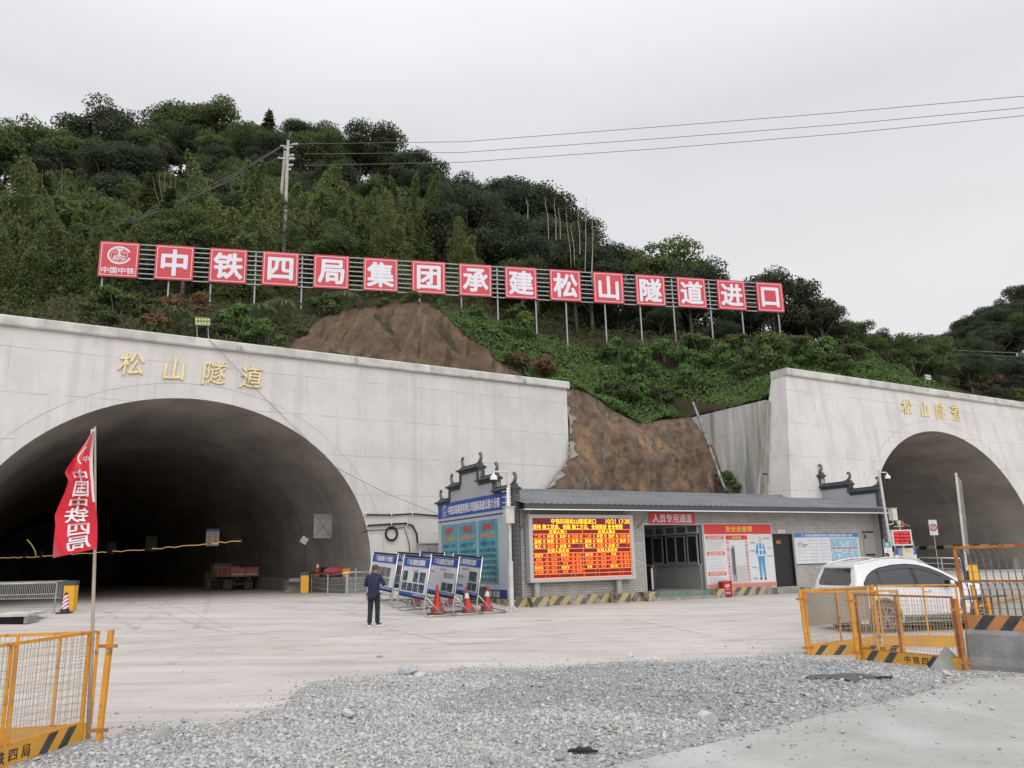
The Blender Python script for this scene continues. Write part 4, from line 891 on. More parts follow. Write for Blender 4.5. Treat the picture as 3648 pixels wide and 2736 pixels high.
for x0, x1 in ((.0, .5), (1.19, 4.3), (5.03, 5.85), (9.95, 13.3)): mb = MB(); mb.box(x0, x1, -.16, -.002, -.1, .57); mb.build('plinth', M['plinth'], house)
mb = MB(); mb.box(-.16, -.0, -.16, 7.3, -.1, .5); mb.build('plinth', M['plinth'], house)
mb = MB(); mb.box(5.85, 6.4, -.75, -.002, -.1, .57); mb.build('step_cheek', M['plinth'], house); mb = MB(); mb.box(9.5, 9.95, -.75, -.002, -.1, .57); mb.build('step_cheek', M['plinth'], house)
mb = MB(); mb.box(6.4, 9.5, -.72, 0, -.1, .33); mb.build('step', M['concbare'], house); mb = MB(); mb.box(6.45, 9.5, -.42, .2, .33, .555); mb.build('green_step', mat('green_step', (.10, .19, .15), .8, col2=(.22, .24, .21), scale=2.5), house)
mb = MB(); mb.box(13.3, 13.75, -.55, -.002, -.1, .5); mb.box(13.75, 15.3, -.4, -.003, -.1, .36); mb.box(15.3, 15.75, -.3, -.003, -.1, .45); mb.build('door_step', M['concbare'], house)
# corridor through the house
mb = MB(); mb.box(6.33, 9.58, .2, 7.1, .3, .55); mb.build('corridor_floor', mat('corridor_floor', (.33, .34, .32), .4), house)
mb = MB(); mb.box(9.5, 9.6, .2, 7.1, .55, 1.62); mb.box(9.5, 9.6, .2, 7.1, 2.95, 3.4); mb.box(6.23, 6.33, .2, 7.1, .55, 3.4); mb.box(6.33, 9.5, 4.2, 4.3, .55, 3.4); mb.box(6.2, 9.7, .2, 7.1, 3.4, 3.5); mb.build('corridor_wall', mat('corridor_wall', (.30, .31, .30), .6), house)
mb = MB(); mb.box(9.56, 9.62, .2, 7.0, 1.6, 2.96); mb.build('unlit_room_sheet', mat('unlit_room_black', (.012, .013, .015), .3), house)  # thin black sheet stands in for the unlit room behind the windows
for y0, y1 in ((.25, .95), (1.1, 1.75), (1.75, 2.45), (2.7, 3.5)):
    mb = MB(); W_ = .05
    for a, b, c, d in ((y0, y0+W_, 1.68, 2.92), (y1-W_, y1, 1.68, 2.92), (y0+W_, y1-W_, 1.68, 1.74), (y0+W_, y1-W_, 2.86, 2.92)): mb.box(9.44, 9.5, a, b, c, d)
    f_ = mb.build('window_frame', mat('aluminium', (.45, .46, .46), .4, metal=.5) if y0 == .25 else bpy.data.materials['aluminium'], house)
    mb = MB(); mb.quad((9.47, y1-W_, 1.74), (9.47, y0+W_, 1.74), (9.47, y0+W_, 2.86), (9.47, y1-W_, 2.86)); mb.build('window_pane', mat('dark_glass', (.02, .022, .024), .08, spec=.6) if y0 == .25 else bpy.data.materials['dark_glass'], f_)
mb = MB(); mb.box(9.4, 9.5, .2, 4.2, 1.6, 1.67); mb.build('window_sill', bpy.data.materials['aluminium'], house)
for i in range(5):
    s = Sheet((9.49, 4.0-.78*i, 3.0), (0, -1, 0)); s.slab(0, 0, .7, 0, .36, 0, .02); s.rect(1, .05, .65, .04, .32, .024); s.build('wall_picture', [M['sheet'], M['ph1' if i % 2 else 'ph2']], house)
mb = MB(); 
for a, b in (((6.3, 0), (6.3, 1)), ): pass
for x0, x1, z0, z1 in ((6.28, 6.36, .55, 3.4), (9.55, 9.63, .55, 3.4), (6.36, 9.55, 3.34, 3.41)): mb.box(x0, x1, -.02, .2, z0, z1)
mb.build('opening_frame', bpy.data.materials['aluminium'], house)
mb = MB(); mb.box(13.86, 15.06, .08, .14, .52, 2.86); dr = mb.build('door', mat('door_dark', (.012, .011, .012), .5), house)
mb = MB(); mb.box(13.8, 13.86, -.015, .2, .5, 2.92); mb.box(15.06, 15.12, -.015, .2, .5, 2.92); mb.box(13.86, 15.06, -.015, .2, 2.86, 2.92); mb.build('door_frame', M['black'], house)
s = Sheet((14.05, .06, 2.43), (1, 0, 0)); s.slab(0, 0, .36, 0, .22, 0, .015); s.rules(1, .05, .31, .04, .18, 3, .02, .018); s.build('door_sticker', [mat('sticker_brown', (.10, .035, .025), .5), M['orangetxt']], dr)
# corrugated roof
RT = [(-.98, 4.10), (3.7, 5.06), (8.2, 4.12)]; M['roof'] = mat('ribbed_roof', (.27, .28, .29), .4, metal=.2, col2=(.20, .21, .22), scale=.9, spec=.6)
overlay(M['roof'], (.30, .31, .31), lambda t, v: nz(t, v, 2, (3, .3, 1), .60, .75, .4))
mb = MB(); prof = []
x = .1
while x < 20.95: prof += [(x, 0), (x+.20, 0), (x+.215, .034), (x+.265, .034), (x+.28, 0)]; x += .30
for (ya, za), (yb_, zb_) in zip(RT, RT[1:]):
    V = []
    for (px_, h) in prof: V += [(px_, ya, za+h), (px_, yb_, zb_+h)]
    mb.add(V, [(2*i, 2*i+2, 2*i+3, 2*i+1) for i in range(len(prof)-1)])
mb.build('roof_sheet', M['roof'], house)
mb = MB(); mb.box(.1, 20.95, 3.55, 3.85, 5.05, 5.13); mb.build('roof_ridge', M['roof'], house)
mb = MB(); mb.box(.05, 21.2, -.96, -.86, 3.9, 4.09); mb.build('fascia', M['dgrey'], house)
mb = MB(); mb.box(.05, 21.2, -.975, -.85, 3.86, 3.898); mb.build('drip_edge', M['white'], house)
mb = MB(); mb.box(.25, 21.0, -.86, 0, 3.90, 3.93); mb.build('soffit', mat('soffit', (.30, .30, .30), .8), house)
for x in (.35, 6.0, 21.28):
    mb = MB(); mb.bar((x, -.05, 3.2), (x, -.85, 3.86), .04, .04); mb.build('roof_strut', M['galv'], house)
mb = MB(); mb.bar((21.28, -.05, 3.85), (21.6, -1.6, 3.2), .05, .05); mb.build('roof_strut', M['galv'], house)
FINM = mat('finial_grey', (.12, .125, .135), .6)
def gable(X, steps, face, side):
    """stepped parapet; steps = (y0, y1, z_top, finial side)"""
    mb = MB()
    for y0, y1, z, f in steps: mb.box(X, X+.24, y0, y1, 0 if y0 > -9 else 0, z-.12)
    g = mb.build('gable_wall', M['lgpanel'], house); mb = MB(); mb2 = MB(); mbf = MB()
    for k, (y0, y1, z, f) in enumerate(steps):
        mb2 = MB()
        for (ye) in ((y0, y1)):
            pass
        mb.box(X-.03, X+.27, y0-.02, y1+.02, z-.14, z-.03); mb.box(X-.10, X+.34, y0-.04, y1+.04, z-.03, z+.04)
        # small tiled roof on the step
        V = [(X-.14, y0-.08, z+.03), (X+.38, y0-.08, z+.03), (X+.12, y0-.08, z+.17), (X-.14, y1+.08, z+.03), (X+.38, y1+.08, z+.03), (X+.12, y1+.08, z+.17)]
        mb.add(V, [(0, 2, 1), (3, 4, 5), (0, 3, 5, 2), (1, 2, 5, 4), (0, 1, 4, 3)])
        mb.box(X+.05, X+.19, y0-.06, y1+.06, z+.15, z+.23)
        n = max(4, int((y1-y0)/.16))
        for i in range(n+1):
            y = y0-.05+(y1-y0+.1)*i/n; mb2.tube([(X-.16, y, z+.05), (X+.12, y, z+.18)], .03, 6)
            mb2.lathe([(0, -.01), (.045, -.01), (.045, .01), (0, .01)], 8, (X-.165, y, z+.045), 'x')
        mb2.build('tile_row', M['dgrey'], g)
        for sgn, ye in ((-1, y0), (1, y1)):
            if (f == 'a' and sgn == -1) or (f == 'b' and sgn == 1) or f == 'ab':
                P = [Vector((X+.12, ye-sgn*a_, z+b_)) for a_, b_ in ((.42, .20), (.22, .24), (.07, .32), (.0, .45), (-.01, .57), (.05, .66), (.13, .66), (.15, .59), (.10, .57))]
                mbf = MB(); mbf.tube(P, [.05, .07, .08, .07, .06, .055, .05, .04, .03], 8); mbf.build('curled_finial', FINM, g, smooth=True)
            zl = [s_[2] for s_ in steps if abs(s_[0]-ye) < .01 or abs(s_[1]-ye) < .01]
            lo = min(zl) if len(zl) > 1 else 0
            if len(zl) > 1 and z > lo: mb.box(X-.05, X+.29, ye-(.16 if sgn > 0 else 0), ye+(0 if sgn > 0 else .16), lo+.05, z-.14)
    mb.box(X-.04, X+.28, steps[0][0]-.0, steps[0][0]+.17, 0, steps[0][2]-.14)
    mb.build('gable_coping', M['dgrey'], g); pass
gable(0.0, [(-.12, 1.45, 4.72, 'a'), (1.45, 2.95, 5.30, 'a'), (2.95, 4.9, 5.92, 'ab'), (4.9, 6.12, 5.30, 'b'), (6.12, 7.4, 4.68, 'b')], -1, 0)
gable(21.05, [(-.5, 1.22, 5.08, 'a'), (1.22, 3.04, 5.52, 'a'), (3.04, 5.2, 6.15, 'ab'), (5.2, 6.9, 5.5, 'b'), (6.9, 8.0, 4.9, 'b')], -1, 0)
# big notice board on the gable end
gb = thing('notice_board', 'tall blue-headed notice board with three teal posters on the gable end', 'notice board', FB, (-.03, 7.35, 0))
s = Sheet((0, 0, 0), (0, -1, 0)); s.slab(0, 0, 6.85, .5, 4.66, -.05, 0); s.rect(1, 0, 6.85, 3.98, 4.66); s.rect(2, 0, 6.85, 3.80, 3.86, .004); s.rect(3, 0, 6.85, .5, .86)
bd = s.build('board_panel', [mat('board_pale', (.50, .52, .56), .5, col2=(.44, .46, .52), scale=.5), M['blue'], M['navy'], M['navy']], gb)
s = Sheet((0, 0, 0), (0, -1, 0)); s.emblem(0, .75, 4.38, .19); s.fit(0, '中国中铁', .50, 1.02, 4.10, .12, .02); s.fit(0, '中铁四局集团有限公司韶新高速公路六分部', 1.15, 6.35, 4.30, .40, .035); s.fit(0, '勇于跨越  追求卓越', 3.4, 6.2, .68, .26, .02); s.build('board_lettering', M['white'], gb)
for i, (y0, t2, ls) in enumerate(((.38, '“六个自问”', ['班前安全交底做了吗', '安全隐患排查了吗', '防护用品戴好了吗', '机具设备检查了吗', '作业环境确认了吗', '应急措施落实了吗']), (2.32, '“六个思考”', ['一分钟思考劳保穿戴', '一分钟思考操作步骤', '一分钟思考作业环境', '一分钟思考机具状况', '一分钟思考安全风险', '一分钟思考应急措施']), (4.32, '“六个不准”', ['未进行安全教育不准施工', '未开展班前培训不准施工', '未戴防护用品不准施工', '超前地质预报不准施工', '未制定专项方案不准施工', '未落实到作业面不准施工']))):
    s = Sheet((0, 0, 0), (0, -1, 0)); W_ = 1.85; s.rect(0, y0, y0+W_, 1.06, 3.66, .006); p = s.build('poster', M['teal'], gb)
    s = Sheet((0, 0, 0), (0, -1, 0)); s.fit(0, '温馨提示', y0+.42, y0+W_-.42, 3.38, .30, .03, .010); s.fit(1, '请您进入隧道施工现场', y0+.22, y0+W_-.22, 3.02, .20, .03, .010); s.fit(2, '隧道施工'+t2, y0+.25, y0+W_-.25, 2.70, .17, .015, .010)
    for k, t in enumerate(ls): s.fit(3, t, y0+.12, y0+W_-.12, 2.42-.235*k, .15, .02, .010)
    s.fit(0, '任何违反以上规定不得进入施工现场', y0+.1, y0+W_-.1, 1.17, .12, .01, .010); s.build('poster_text', [M['redtxt'], M['orangetxt'], M['navy'], M['darktxt']], p)
# ---- LED display
led = thing('led_display', 'large lit red and yellow LED text display in pale frame before the brick wall', 'LED display', FB, (.5, -.3, 0))
mb = MB()
for x0, x1, z0, z1 in ((0, 5.0, 1.12, 1.26), (0, 5.0, 3.58, 3.72), (0, .16, 1.26, 3.58), (4.84, 5.0, 1.26, 3.58)): mb.box(x0, x1, -.12, .16, z0, z1)
mb.box(.0, 5.0, .16, .18, 1.12, 3.72); mb.build('frame', mat('led_frame', (.52, .50, .50), .4, metal=.3), led)
for x in (.25, 4.12):
    mb = MB(); mb.box(x, x+.21, -.02, .14, .57, 1.12); mb.build('leg', mat('led_leg', (.34, .34, .32), .6) if x < 1 else bpy.data.materials['led_leg'], led); mb = MB(); mb.box(x-.27, x+.45, -.28, .24, -.1, .58); mb.build('footing', M['plinth'], led)
M['ledbg'] = mat('led_dark', (.045, .006, .012), .3); M['ledbg'].node_tree.nodes['Principled BSDF'].inputs['Emission Color'].default_value = (.50, .02, .03, 1); M['ledbg'].node_tree.nodes['Principled BSDF'].inputs['Emission Strength'].default_value = .25
M['ledr'] = em('led_red', (1, .10, .03), .9); M['ledy'] = em('led_yellow', (1, .60, .04), 1.0); M['ledo'] = em('led_orange', (1, .20, .02), .95)
mb = MB(); mb.box(.16, 4.84, -.06, .15, 1.26, 3.58); scn = mb.build('screen', M['ledbg'], led)
s = Sheet((.16, -.06, 1.26), (1, 0, 0)); W_, H_ = 4.68, 2.32
s.text(1, '中铁四局松山隧道进口', 1.95, H_-.12, .20, 1.0, .03); s.text(1, '10/21 17:38', 4.1, H_-.12, .19, 1, .03); s.fit(1, '坚持 施工状态、创建 施工方法、全面推进 安全管理', .05, W_-.35, H_-.34, .19, .03)
TT = H_-.47; rows = [TT, TT-.17, TT-.36, TT-.55, TT-.74, TT-.93]; rr2 = [TT-.93-.185*k for k in range(0, 6)]
def hl(z, x0=0, x1=W_, w=.022, m=0): s.rect(m, x0, x1, z-w/2, z+w/2, .004)
def vl(x, z0, z1, w=.016, m=0): s.rect(m, x-w/2, x+w/2, z0, z1, .0045)
g = [H_-.45, H_-.62, H_-.81, H_-1.0, H_-1.19, H_-1.36]; 
for z in g: hl(z, m=2)
nm = [H_-1.36-.16*k for k in range(1, 7)]
for z in nm: hl(max(z, .012), m=2)
vl(.012, 0, g[0], m=2); vl(W_/2, 0, g[0], m=2); vl(W_-.012, 0, g[0], m=2)
s.text(1, '左洞人数:1', W_*.25, (g[0]+g[1])/2, .15, 1.1, .03); s.text(1, '右洞人数:8', W_*.75, (g[0]+g[1])/2, .15, 1.1, .03); s.text(1, '左洞人员名单', W_*.25, (g[4]+g[5])/2, .14, 1.1, .03); s.text(1, '右洞人员名单', W_*.75, (g[4]+g[5])/2, .14, 1.1, .03)
words = [['二衬', '1', '开挖', '0', '支护', '0', '车辆', '0'], ['监理', '0', '喷浆', '0', '管理', '0', '技术', '0'], ['电工', '0', '后勤', '0', '出渣', '0', '', '']]
for side in (0, 1):
    x0 = side*W_/2
    for r in range(3):
        zc = (g[r+1]+g[r+2])/2
        for c in range(4):
            a = x0+.06+c*.575
            if words[r][2*c]: s.text(1 if (c+r) % 3 else 2, words[r][2*c], a+.19, zc, .14, 1.05, .03); s.text(1, words[r][2*c+1], a+.47, zc, .12, 1, .02)
            vl(x0+.585*(c+1)-.16, g[r+2], g[r+1], .010, 0); vl(x0+.585*(c+1), g[r+2], g[r+1], .012, 2)
    cols = [0, .56, .74, 1.2, 1.74, 1.92, 2.34]
    for k in range(6):
        zt_, zb_ = (g[5] if k == 0 else nm[k-1]), nm[k]; zc = (zt_+zb_)/2
        for c in cols[1:-1]: vl(x0+c, max(zb_, 0), zt_, .010, 0)
        if k < 5 - side:
            for q, cx in ((0, 0), (3, 1.2)):
                s.text(2 if (k+q) % 3 else 1, ['周家军', '杨荣', '胡兴贵', '陈世车', '甘海峰', '李俊'][(k+side*2+q) % 6], x0+cx+.28, zc, .115, 1.05, .02); s.text(2, '出' if (k+q) % 3 else '进', x0+cx+.65, zc, .11, 1, .02); s.text(2, ['01:46', '09:04', '08:00', '10:37', '09:32', '06:57'][(k+q) % 6], x0+cx+.97 if q == 0 else x0+cx+.93, zc, .11, .8, .02)
s.build('lit_text', [M['ledr'], M['ledy'], M['ledo']], scn)
# ---- red banner over the passage
rb = thing('entrance_sign', 'red banner sign lettered 人员专用通道 above the open passage', 'sign', FB, (6.66, -.02, 3.38))
s = Sheet((0, 0, 0), (1, 0, 0)); s.slab(0, 0, 2.52, 0, .49, -.02, .02); s.build('panel', M['red'], rb); s = Sheet((0, -.02, 0), (1, 0, 0)); s.fit(0, '人员专用通道', .18, 2.34, .24, .36, .03); s.build('lettering', M['white'], rb)
# ---- safety mirror board
mbd = thing('mirror_board', 'red-headed safety self-check board with mirror and drawing of a worker in blue', 'notice board', FB, (9.62, -.02, .5))
s = Sheet((0, 0, 0), (1, 0, 0)); s.slab(0, 0, 4.15, 0, 2.9, -.02, .02); s.rect(1, 0, 4.15, 2.42, 2.9, .024); s.rect(2, 0, 4.15, .0, .24, .024); s.border(0, 0, 4.15, 0, 2.9, .03, .027)
for x in (.36, .48, .60): s.rect(0, x, x+.05, .03, .2, .028)
s.build('panel', [M['sheet'], M['red'], mat('panel_salmon', (.60, .22, .17), .5)], mbd)
s = Sheet((0, -.024, 0), (1, 0, 0)); s.fit(0, '安全自查镜', 1.3, 2.92, 2.66, .25, .03)
s.build('heading', M['yellowtxt'], mbd)
for k, (z0, z1, t) in enumerate(((1.72, 2.36, '作业人员安全职责'), (.84, 1.66, '作业人员安全生产规定'), (.28, .78, '施工现场安全生产六大纪律'))):
    s = Sheet((.1, -.024, 0), (1, 0, 0)); s.border(0, 0, 1.05, z0, z1, .012, .002); s.rect(1, 0, 1.05, z1-.16, z1, .003); s.fit(2, t, .1, .95, z1-.08, .11, .02, .005); s.rules(3, .06, .98, z0+.03, z1-.19, 6 if k < 2 else 4, .010, .004); s.build('text_box', [M['orangetxt'], mat('label_orange', (.60, .13, .06), .5) if k == 0 else bpy.data.materials['label_orange'], M['white'], M['greytxt']], mbd)
s = Sheet((1.27, -.024, 0), (1, 0, 0)); s.border(0, 0, 1.3, .26, 2.36, .012, .002); s.rect(1, 0, 1.3, 2.17, 2.36, .003); s.fit(2, '仪容镜', .38, .92, 2.265, .13, .02, .005)
for t, a in (('进入施工区域请戴好安全帽', .10), ('开错您看看您的着装和仪表', 1.2)):
    for k, c in enumerate(t): s.text(0, c, a, 2.05-.152*k, .125, 1, .02, .005)
s.build('mirror_surround', [M['redtxt'], M['red'], M['yellowtxt']], mbd)
s = Sheet((1.46, -.024, .33), (1, 0, 0)); s.slab(0, 0, .90, 0, 1.78, 0, .012); s.build('mirror', mat('mirror_glass', (.75, .77, .78), .03, metal=1.), mbd)
# worker drawing: flat printed figure
s = Sheet((3.35, -.024, .3), (1, 0, 0))
def poly(s, m, P, d=.004): s.b.mat(m); s.b.add([s.pt(a, -d, c) for a, c in P], [tuple(range(len(P)))])
poly(s, 0, [(-.17, .15), (-.07, .15), (-.02, .95), (.02, .95), (.10, .15), (.20, .15), (.20, 1.12), (-.20, 1.12)]); poly(s, 0, [(-.2, 1.12), (.2, 1.12), (.22, 1.62), (.08, 1.70), (-.10, 1.70), (-.24, 1.62)], .0045)
poly(s, 0, [(-.24, 1.62), (-.34, 1.24), (-.24, 1.22), (-.18, 1.45)], .005); poly(s, 0, [(.22, 1.62), (.32, 1.24), (.22, 1.22), (.17, 1.45)], .005)
poly(s, 1, [(-.33, 1.24), (-.27, .92), (-.22, .93), (-.25, 1.23)]); poly(s, 1, [(.31, 1.24), (.27, .90), (.22, .92), (.24, 1.23)]); s.arc(1, 0, 1.85, 0, .105, 0, 360, .85, .005); s.arc(2, 0, 1.90, 0, .125, 0, 180, .95, .006)
s.arc(4, 0, 1.85, .098, .108, 180, 360, .85, .0055); poly(s, 4, [(-.05, 1.86), (-.01, 1.86), (-.01, 1.875), (-.05, 1.875)], .006); poly(s, 4, [(.02, 1.86), (.06, 1.86), (.06, 1.875), (.02, 1.875)], .006)
for a in (-.13, .08): poly(s, 3, [(a, 1.15), (a+.045, 1.15), (a+.045, 1.69), (a, 1.69)], .006)
poly(s, 3, [(-.2, 1.13), (.2, 1.13), (.2, 1.17), (-.2, 1.17)], .007); poly(s, 3, [(-.2, 1.38), (.2, 1.38), (.2, 1.42), (-.2, 1.42)], .007)
poly(s, 4, [(-.20, .06), (-.05, .06), (-.05, .15), (-.15, .15)]); poly(s, 4, [(.08, .06), (.24, .06), (.20, .15), (.10, .15)]); s.rect(4, -.006, .006, .2, .95, .006)
for a, c, t in ((.28, 1.92, '戴好安全帽'), (-.62, 1.72, '系好帽带'), (.40, 1.48, '反光衣'), (-.66, 1.36, '系好纽扣'), (.42, 1.12, '系好安全带'), (-.62, .62, '穿工作裤'), (-.62, .12, '穿劳保鞋')): s.text(4, t, a+.14, c, .065, 1, 0, .005); s.rect(4, min(0, a+.3) if a < 0 else .12, max(0, a-.02) if a > 0 else -.12, c-.045, c-.041, .005)
s.build('worker_drawing', [mat('drawing_blue', (.06, .28, .50), .5), mat('drawing_skin', (.62, .56, .50), .5), mat('drawing_helmet', (.62, .55, .30), .5), M['white'], M['darktxt']], mbd)
# ---- small plate above the door, white and blue information board, posters on the end panel
dp = thing('door_plate', 'small white plate lettered 值班室 above the dark doorway', 'sign', FB, (14.23, -.02, 2.95)); s = Sheet((0, 0, 0), (1, 0, 0)); s.slab(0, 0, .42, 0, .15, -.02, .01); s.fit(1, '值班室', .14, .38, .075, .09, .02, .014); s.arc(1, .08, .075, .02, .04, 0, 360, 1, .014); s.build('plate', [M['white'], M['navy']], dp)
ib = thing('information_board', 'wide white board with blue heading and grid of small pictures right of the dark doorway', 'notice board', FB, (15.22, -.02, 1.46))
s = Sheet((0, 0, 0), (1, 0, 0)); s.slab(0, 0, 4.48, 0, 1.47, -.02, .015); s.rect(1, 0, 4.48, 1.28, 1.47, .018); s.rect(2, 0, 4.48, 0, .05, .018); s.build('panel', [M['sheet'], mat('heading_blue', (.05, .20, .48), .5), M['navy']], ib)
s = Sheet((0, -.018, 0), (1, 0, 0)); s.emblem(0, .55, 1.375, .06); s.fit(0, '中铁四局集团有限公司韶新高速公路六分部', .72, 4.05, 1.375, .13, .03, .004); s.build('heading', M['white'], ib)
s = Sheet((0, -.015, 0), (1, 0, 0)); s.fit(1, '中国中铁', .18, .5, 1.02, .06, .01); s.fit(1, '施工生产现场管理', .18, .85, .93, .07, .02); s.fit(1, '“二十不准”', .18, .75, .84, .07, .02)
for r in range(7):
    for c in range(3):
        if c == 0 and r < 3: continue
        a = .18+.78*c; z = 1.14-.155*r; s.arc(0, a+.02, z, .012, .03, 0, 360, 1, .004, 10); s.rules(0, a+.08, a+.62, z-.02, z+.02, 1, .016, .004)
s.build('rule_text', [M['greytxt'], M['darktxt']], ib)
for r in range(2):
    for c in range(5):
        a = 2.42+.395*c; z = .14+.57*r; s = Sheet((a, -.015, z), (1, 0, 0)); s.slab(0, 0, .36, 0, .53, 0, .008); s.rect(1, .03, .33, .0, .06, .011); s.build('small_picture', [M['ph4'], M['redtxt']], ib)
pn = thing('wall_notice', 'grey text notice with dark heading on the plain end panel of the gatehouse', 'notice', FB, (20.1, 0, 1.5)); s = Sheet((0, 0, 0), (1, 0, 0)); s.slab(0, 0, .78, 0, 1.55, 0, .015); s.rect(1, 0, .78, 1.43, 1.52, .02); s.rect(1, .05, .75, .30, .40, .02); s.rect(2, .08, .72, .12, .26, .02); s.rect(3, .06, .2, 1.14, 1.36, .02); s.rules(4, .24, .72, 1.1, 1.38, 5, .014, .02); s.rules(4, .06, .72, .45, 1.06, 11, .014, .02); s.build('notice_sheet', [mat('notice_grey', (.33, .31, .30), .6), M['black'], mat('notice_red', (.20, .04, .03), .5), mat('portrait_dark', (.06, .03, .03), .5), M['greytxt']], pn)
# turnstile in the passage
tn = thing('turnstile', 'steel turnstile cabinet inside the open passage', 'turnstile', FB, (7.2, .8, .55)); mb = MB(); mb.box(0, .3, 0, 1.1, 0, .98); mb.box(-.02, .32, -.02, 1.12, .98, 1.03); mb.build('cabinet', mat('turnstile_dark', (.05, .05, .05), .3, metal=.6), tn); mb = MB(); mb.box(.02, .12, -.012, 0, .05, .95); mb.build('steel_cover', M['steel'], tn)
mb = MB(); mb.lathe([(0, -.06), (.05, -.06), (.05, 0), (0, 0)], 10, (.3, .5, .8), 'x'); [mb.tube([(.3, .5, .8), (.55, .5+.25*math.cos(a), .8+.25*math.sin(a))], .018, 6) for a in (1.6, 3.7, 5.8)]; mb.build('arm', M['steel'], tn)
# fire extinguisher box
fb = thing('fire_box', 'red fire extinguisher cabinet standing on the ground below the mirror board', 'fire extinguisher box', FB, (9.98, -.62, gz(*FB.wd((10, -.6, 0))[:2])))
mb = MB(); mb.box(0, .52, 0, .28, .04, .62); mb.box(-.02, .54, -.02, .30, .62, .66); mb.add([(0, 0, .66), (.52, 0, .66), (.52, .28, .70), (0, .28, .70)], [(0, 1, 2, 3)]); mb.box(.02, .08, .02, .26, 0, .04); mb.box(.44, .5, .02, .26, 0, .04); mb.build('cabinet', mat('fire_red', (.42, .012, .018), .35), fb)
s = Sheet((0, -.002, 0), (1, 0, 0)); s.fit(0, '消防器材', .14, .38, .53, .06, .02, .002); s.rect(0, .12, .40, .44, .48, .002); s.fit(0, '火警119', .16, .38, .34, .07, .02, .002); s.fit(0, '消防箱', .12, .40, .18, .08, .02, .002); s.build('white_lettering', M['white'], fb)
mb = MB(); mb.tube([(.46, -.01, .3), (.46, -.03, .32), (.46, -.03, .38), (.46, -.01, .4)], .006, 5); mb.build('handle', M['steel'], fb)
# ================================================================== DISPLAY BOARDS
def disp_board(X, y0, label, title, kind, w=2.4):
    """steel U-frame stand, board faces -x and runs along +y, leaning back"""
    F = FB; near = FB.wd((X, y0, 0)); far = FB.wd((X, y0+w, 0)); zn, zf = gz(near.x, near.y), gz(far.x, far.y)
    t = thing('display_board', label, 'display board', FB, (X, y0, zn)); tilt = (zf-zn)/w
    P = lambda x, y, z: Vector((x, y, z+tilt*y))
    for nm_, y in (('side_frame', -.03), ('side_frame', w+.03)):
        mb = MB(); mb.tube([P(.02+.24*1.05, y, 1.90), P(.02+.10, y, 1.0), P(.0, y, .22), P(.02, y, .10), P(.10, y, .035), P(.22, y, .035), P(1.15, y, .035)], .028, 8); mb.tube([P(.09, y, .62), P(.66, y, .05)], .014, 6); mb.build(nm_, M['steel'], t, smooth=True)
    mb = MB(); mb.tube([P(1.12, 0, .06), P(1.12, w, .06)], .02, 6); mb.tube([P(.04, 0, .42), P(.04, w, .42)], .014, 6); mb.build('cross_bar', M['steel'], t)
    o = P(.045, w, .53); ux = P(.045, 0, .53)-o; uz = P(.045+.235, w, 1.88)-o; H_ = uz.length; W_ = ux.length
    s = Sheet(o, ux, uz); s.slab(0, 0, W_, 0, H_, -.05, 0); s.rect(1, .05, W_-.05, .06, H_-.07, .003); s.rect(2, .05, W_-.05, H_-.36, H_-.08, .005); s.rect(2, .05, W_-.05, .06, .16, .005); s.rect(2, .05, W_-.05, H_-.385, H_-.375, .005)
    s.build('panel', [M['black'], M['sheet'], M['blue']], t)
    s = Sheet(o, ux, uz); s.emblem(0, .42, H_-.2, .075, .008); s.fit(0, title, .58, W_-.42, H_-.215, .19, .04, .008); s.fit(0, '中铁四局集团有限公司韶新六分部', W_*.52, W_-.1, .11, .06, .02, .008)
    if kind != 'g': s.fit(3, {'b': '施工工艺流程', 'v': '巷道式通风', 'k': '空压机进洞'}.get(kind, '施工照片'), W_*.38, W_*.62, H_-.47, .075, .02, .008); s.rect(2, W_*.18, W_*.34, H_-.472, H_-.468, .008); s.rect(2, W_*.66, W_*.82, H_-.472, H_-.468, .008)
    if kind in ('k', 'v'):
        s.rules(3, .12, .62, H_-.60, H_-.54, 1, .03, .008); s.rules(2, W_*.55 if kind == 'k' else .15, W_-.15 if kind == 'k' else W_*.5, .62 if kind == 'k' else .58, H_-.56 if kind == 'k' else H_-.7, 9 if kind == 'k' else 4, .012, .008)
        if kind == 'k': 
            for q in range(4): s.rect(2, .12, .95, .35+.14*q, .353+.14*q, .008)
        else: s.rect(4, .55, 1.15, .28, .36, .008); s.rect(4, .55, .72, .2, .28, .0085); s.rules(5, .14, .5, .2, .5, 5, .015, .008)
    s.build('lettering', [M['white'], M['sheet'], M['greytxt'], M['redtxt'], mat('chart_blue', (.06, .28, .55), .5) if 'chart_blue' not in bpy.data.materials else bpy.data.materials['chart_blue'], M['orangetxt']], t)
    ph = {'b': ([(.14, .42, 1), (1.12, .42, 1), (1.66, .5, 1)], [(.16, .46, 1), (.68, .46, 1), (1.2, .46, 1), (1.72, .46, 1)]), 'g': ([(.12, .5, 2), (.66, .5, 2), (1.2, .5, 2), (1.74, .5, 2)], [(.12, .5, 3), (.66, .5, 3), (1.2, .5, 3), (1.74, .5, 3)]),
          'k': ([], [(1.25, .45, 1), (1.74, .45, 1)]), 'v': ([(1.55, .62, 1)], [(1.5, .35, 1), (1.88, .35, 1)])}[kind]
    for r, lst in enumerate(ph):
        for a, ww_, m_ in lst:
            s = Sheet(o, ux, uz); z0 = H_-.86 if r == 0 else H_-1.24+(.0 if kind != 'k' else -.0); s.rect(0, a, a+ww_, z0 if r == 0 else .20, z0+.34 if r == 0 else .20+.27, .008); s.build('photograph', M['ph%d' % m_], t)
    return t
disp_board(-5.08, -3.35, 'front-row display board reading 松山隧道光面爆破, nearest the man in navy', '松山隧道光面爆破', 'b')
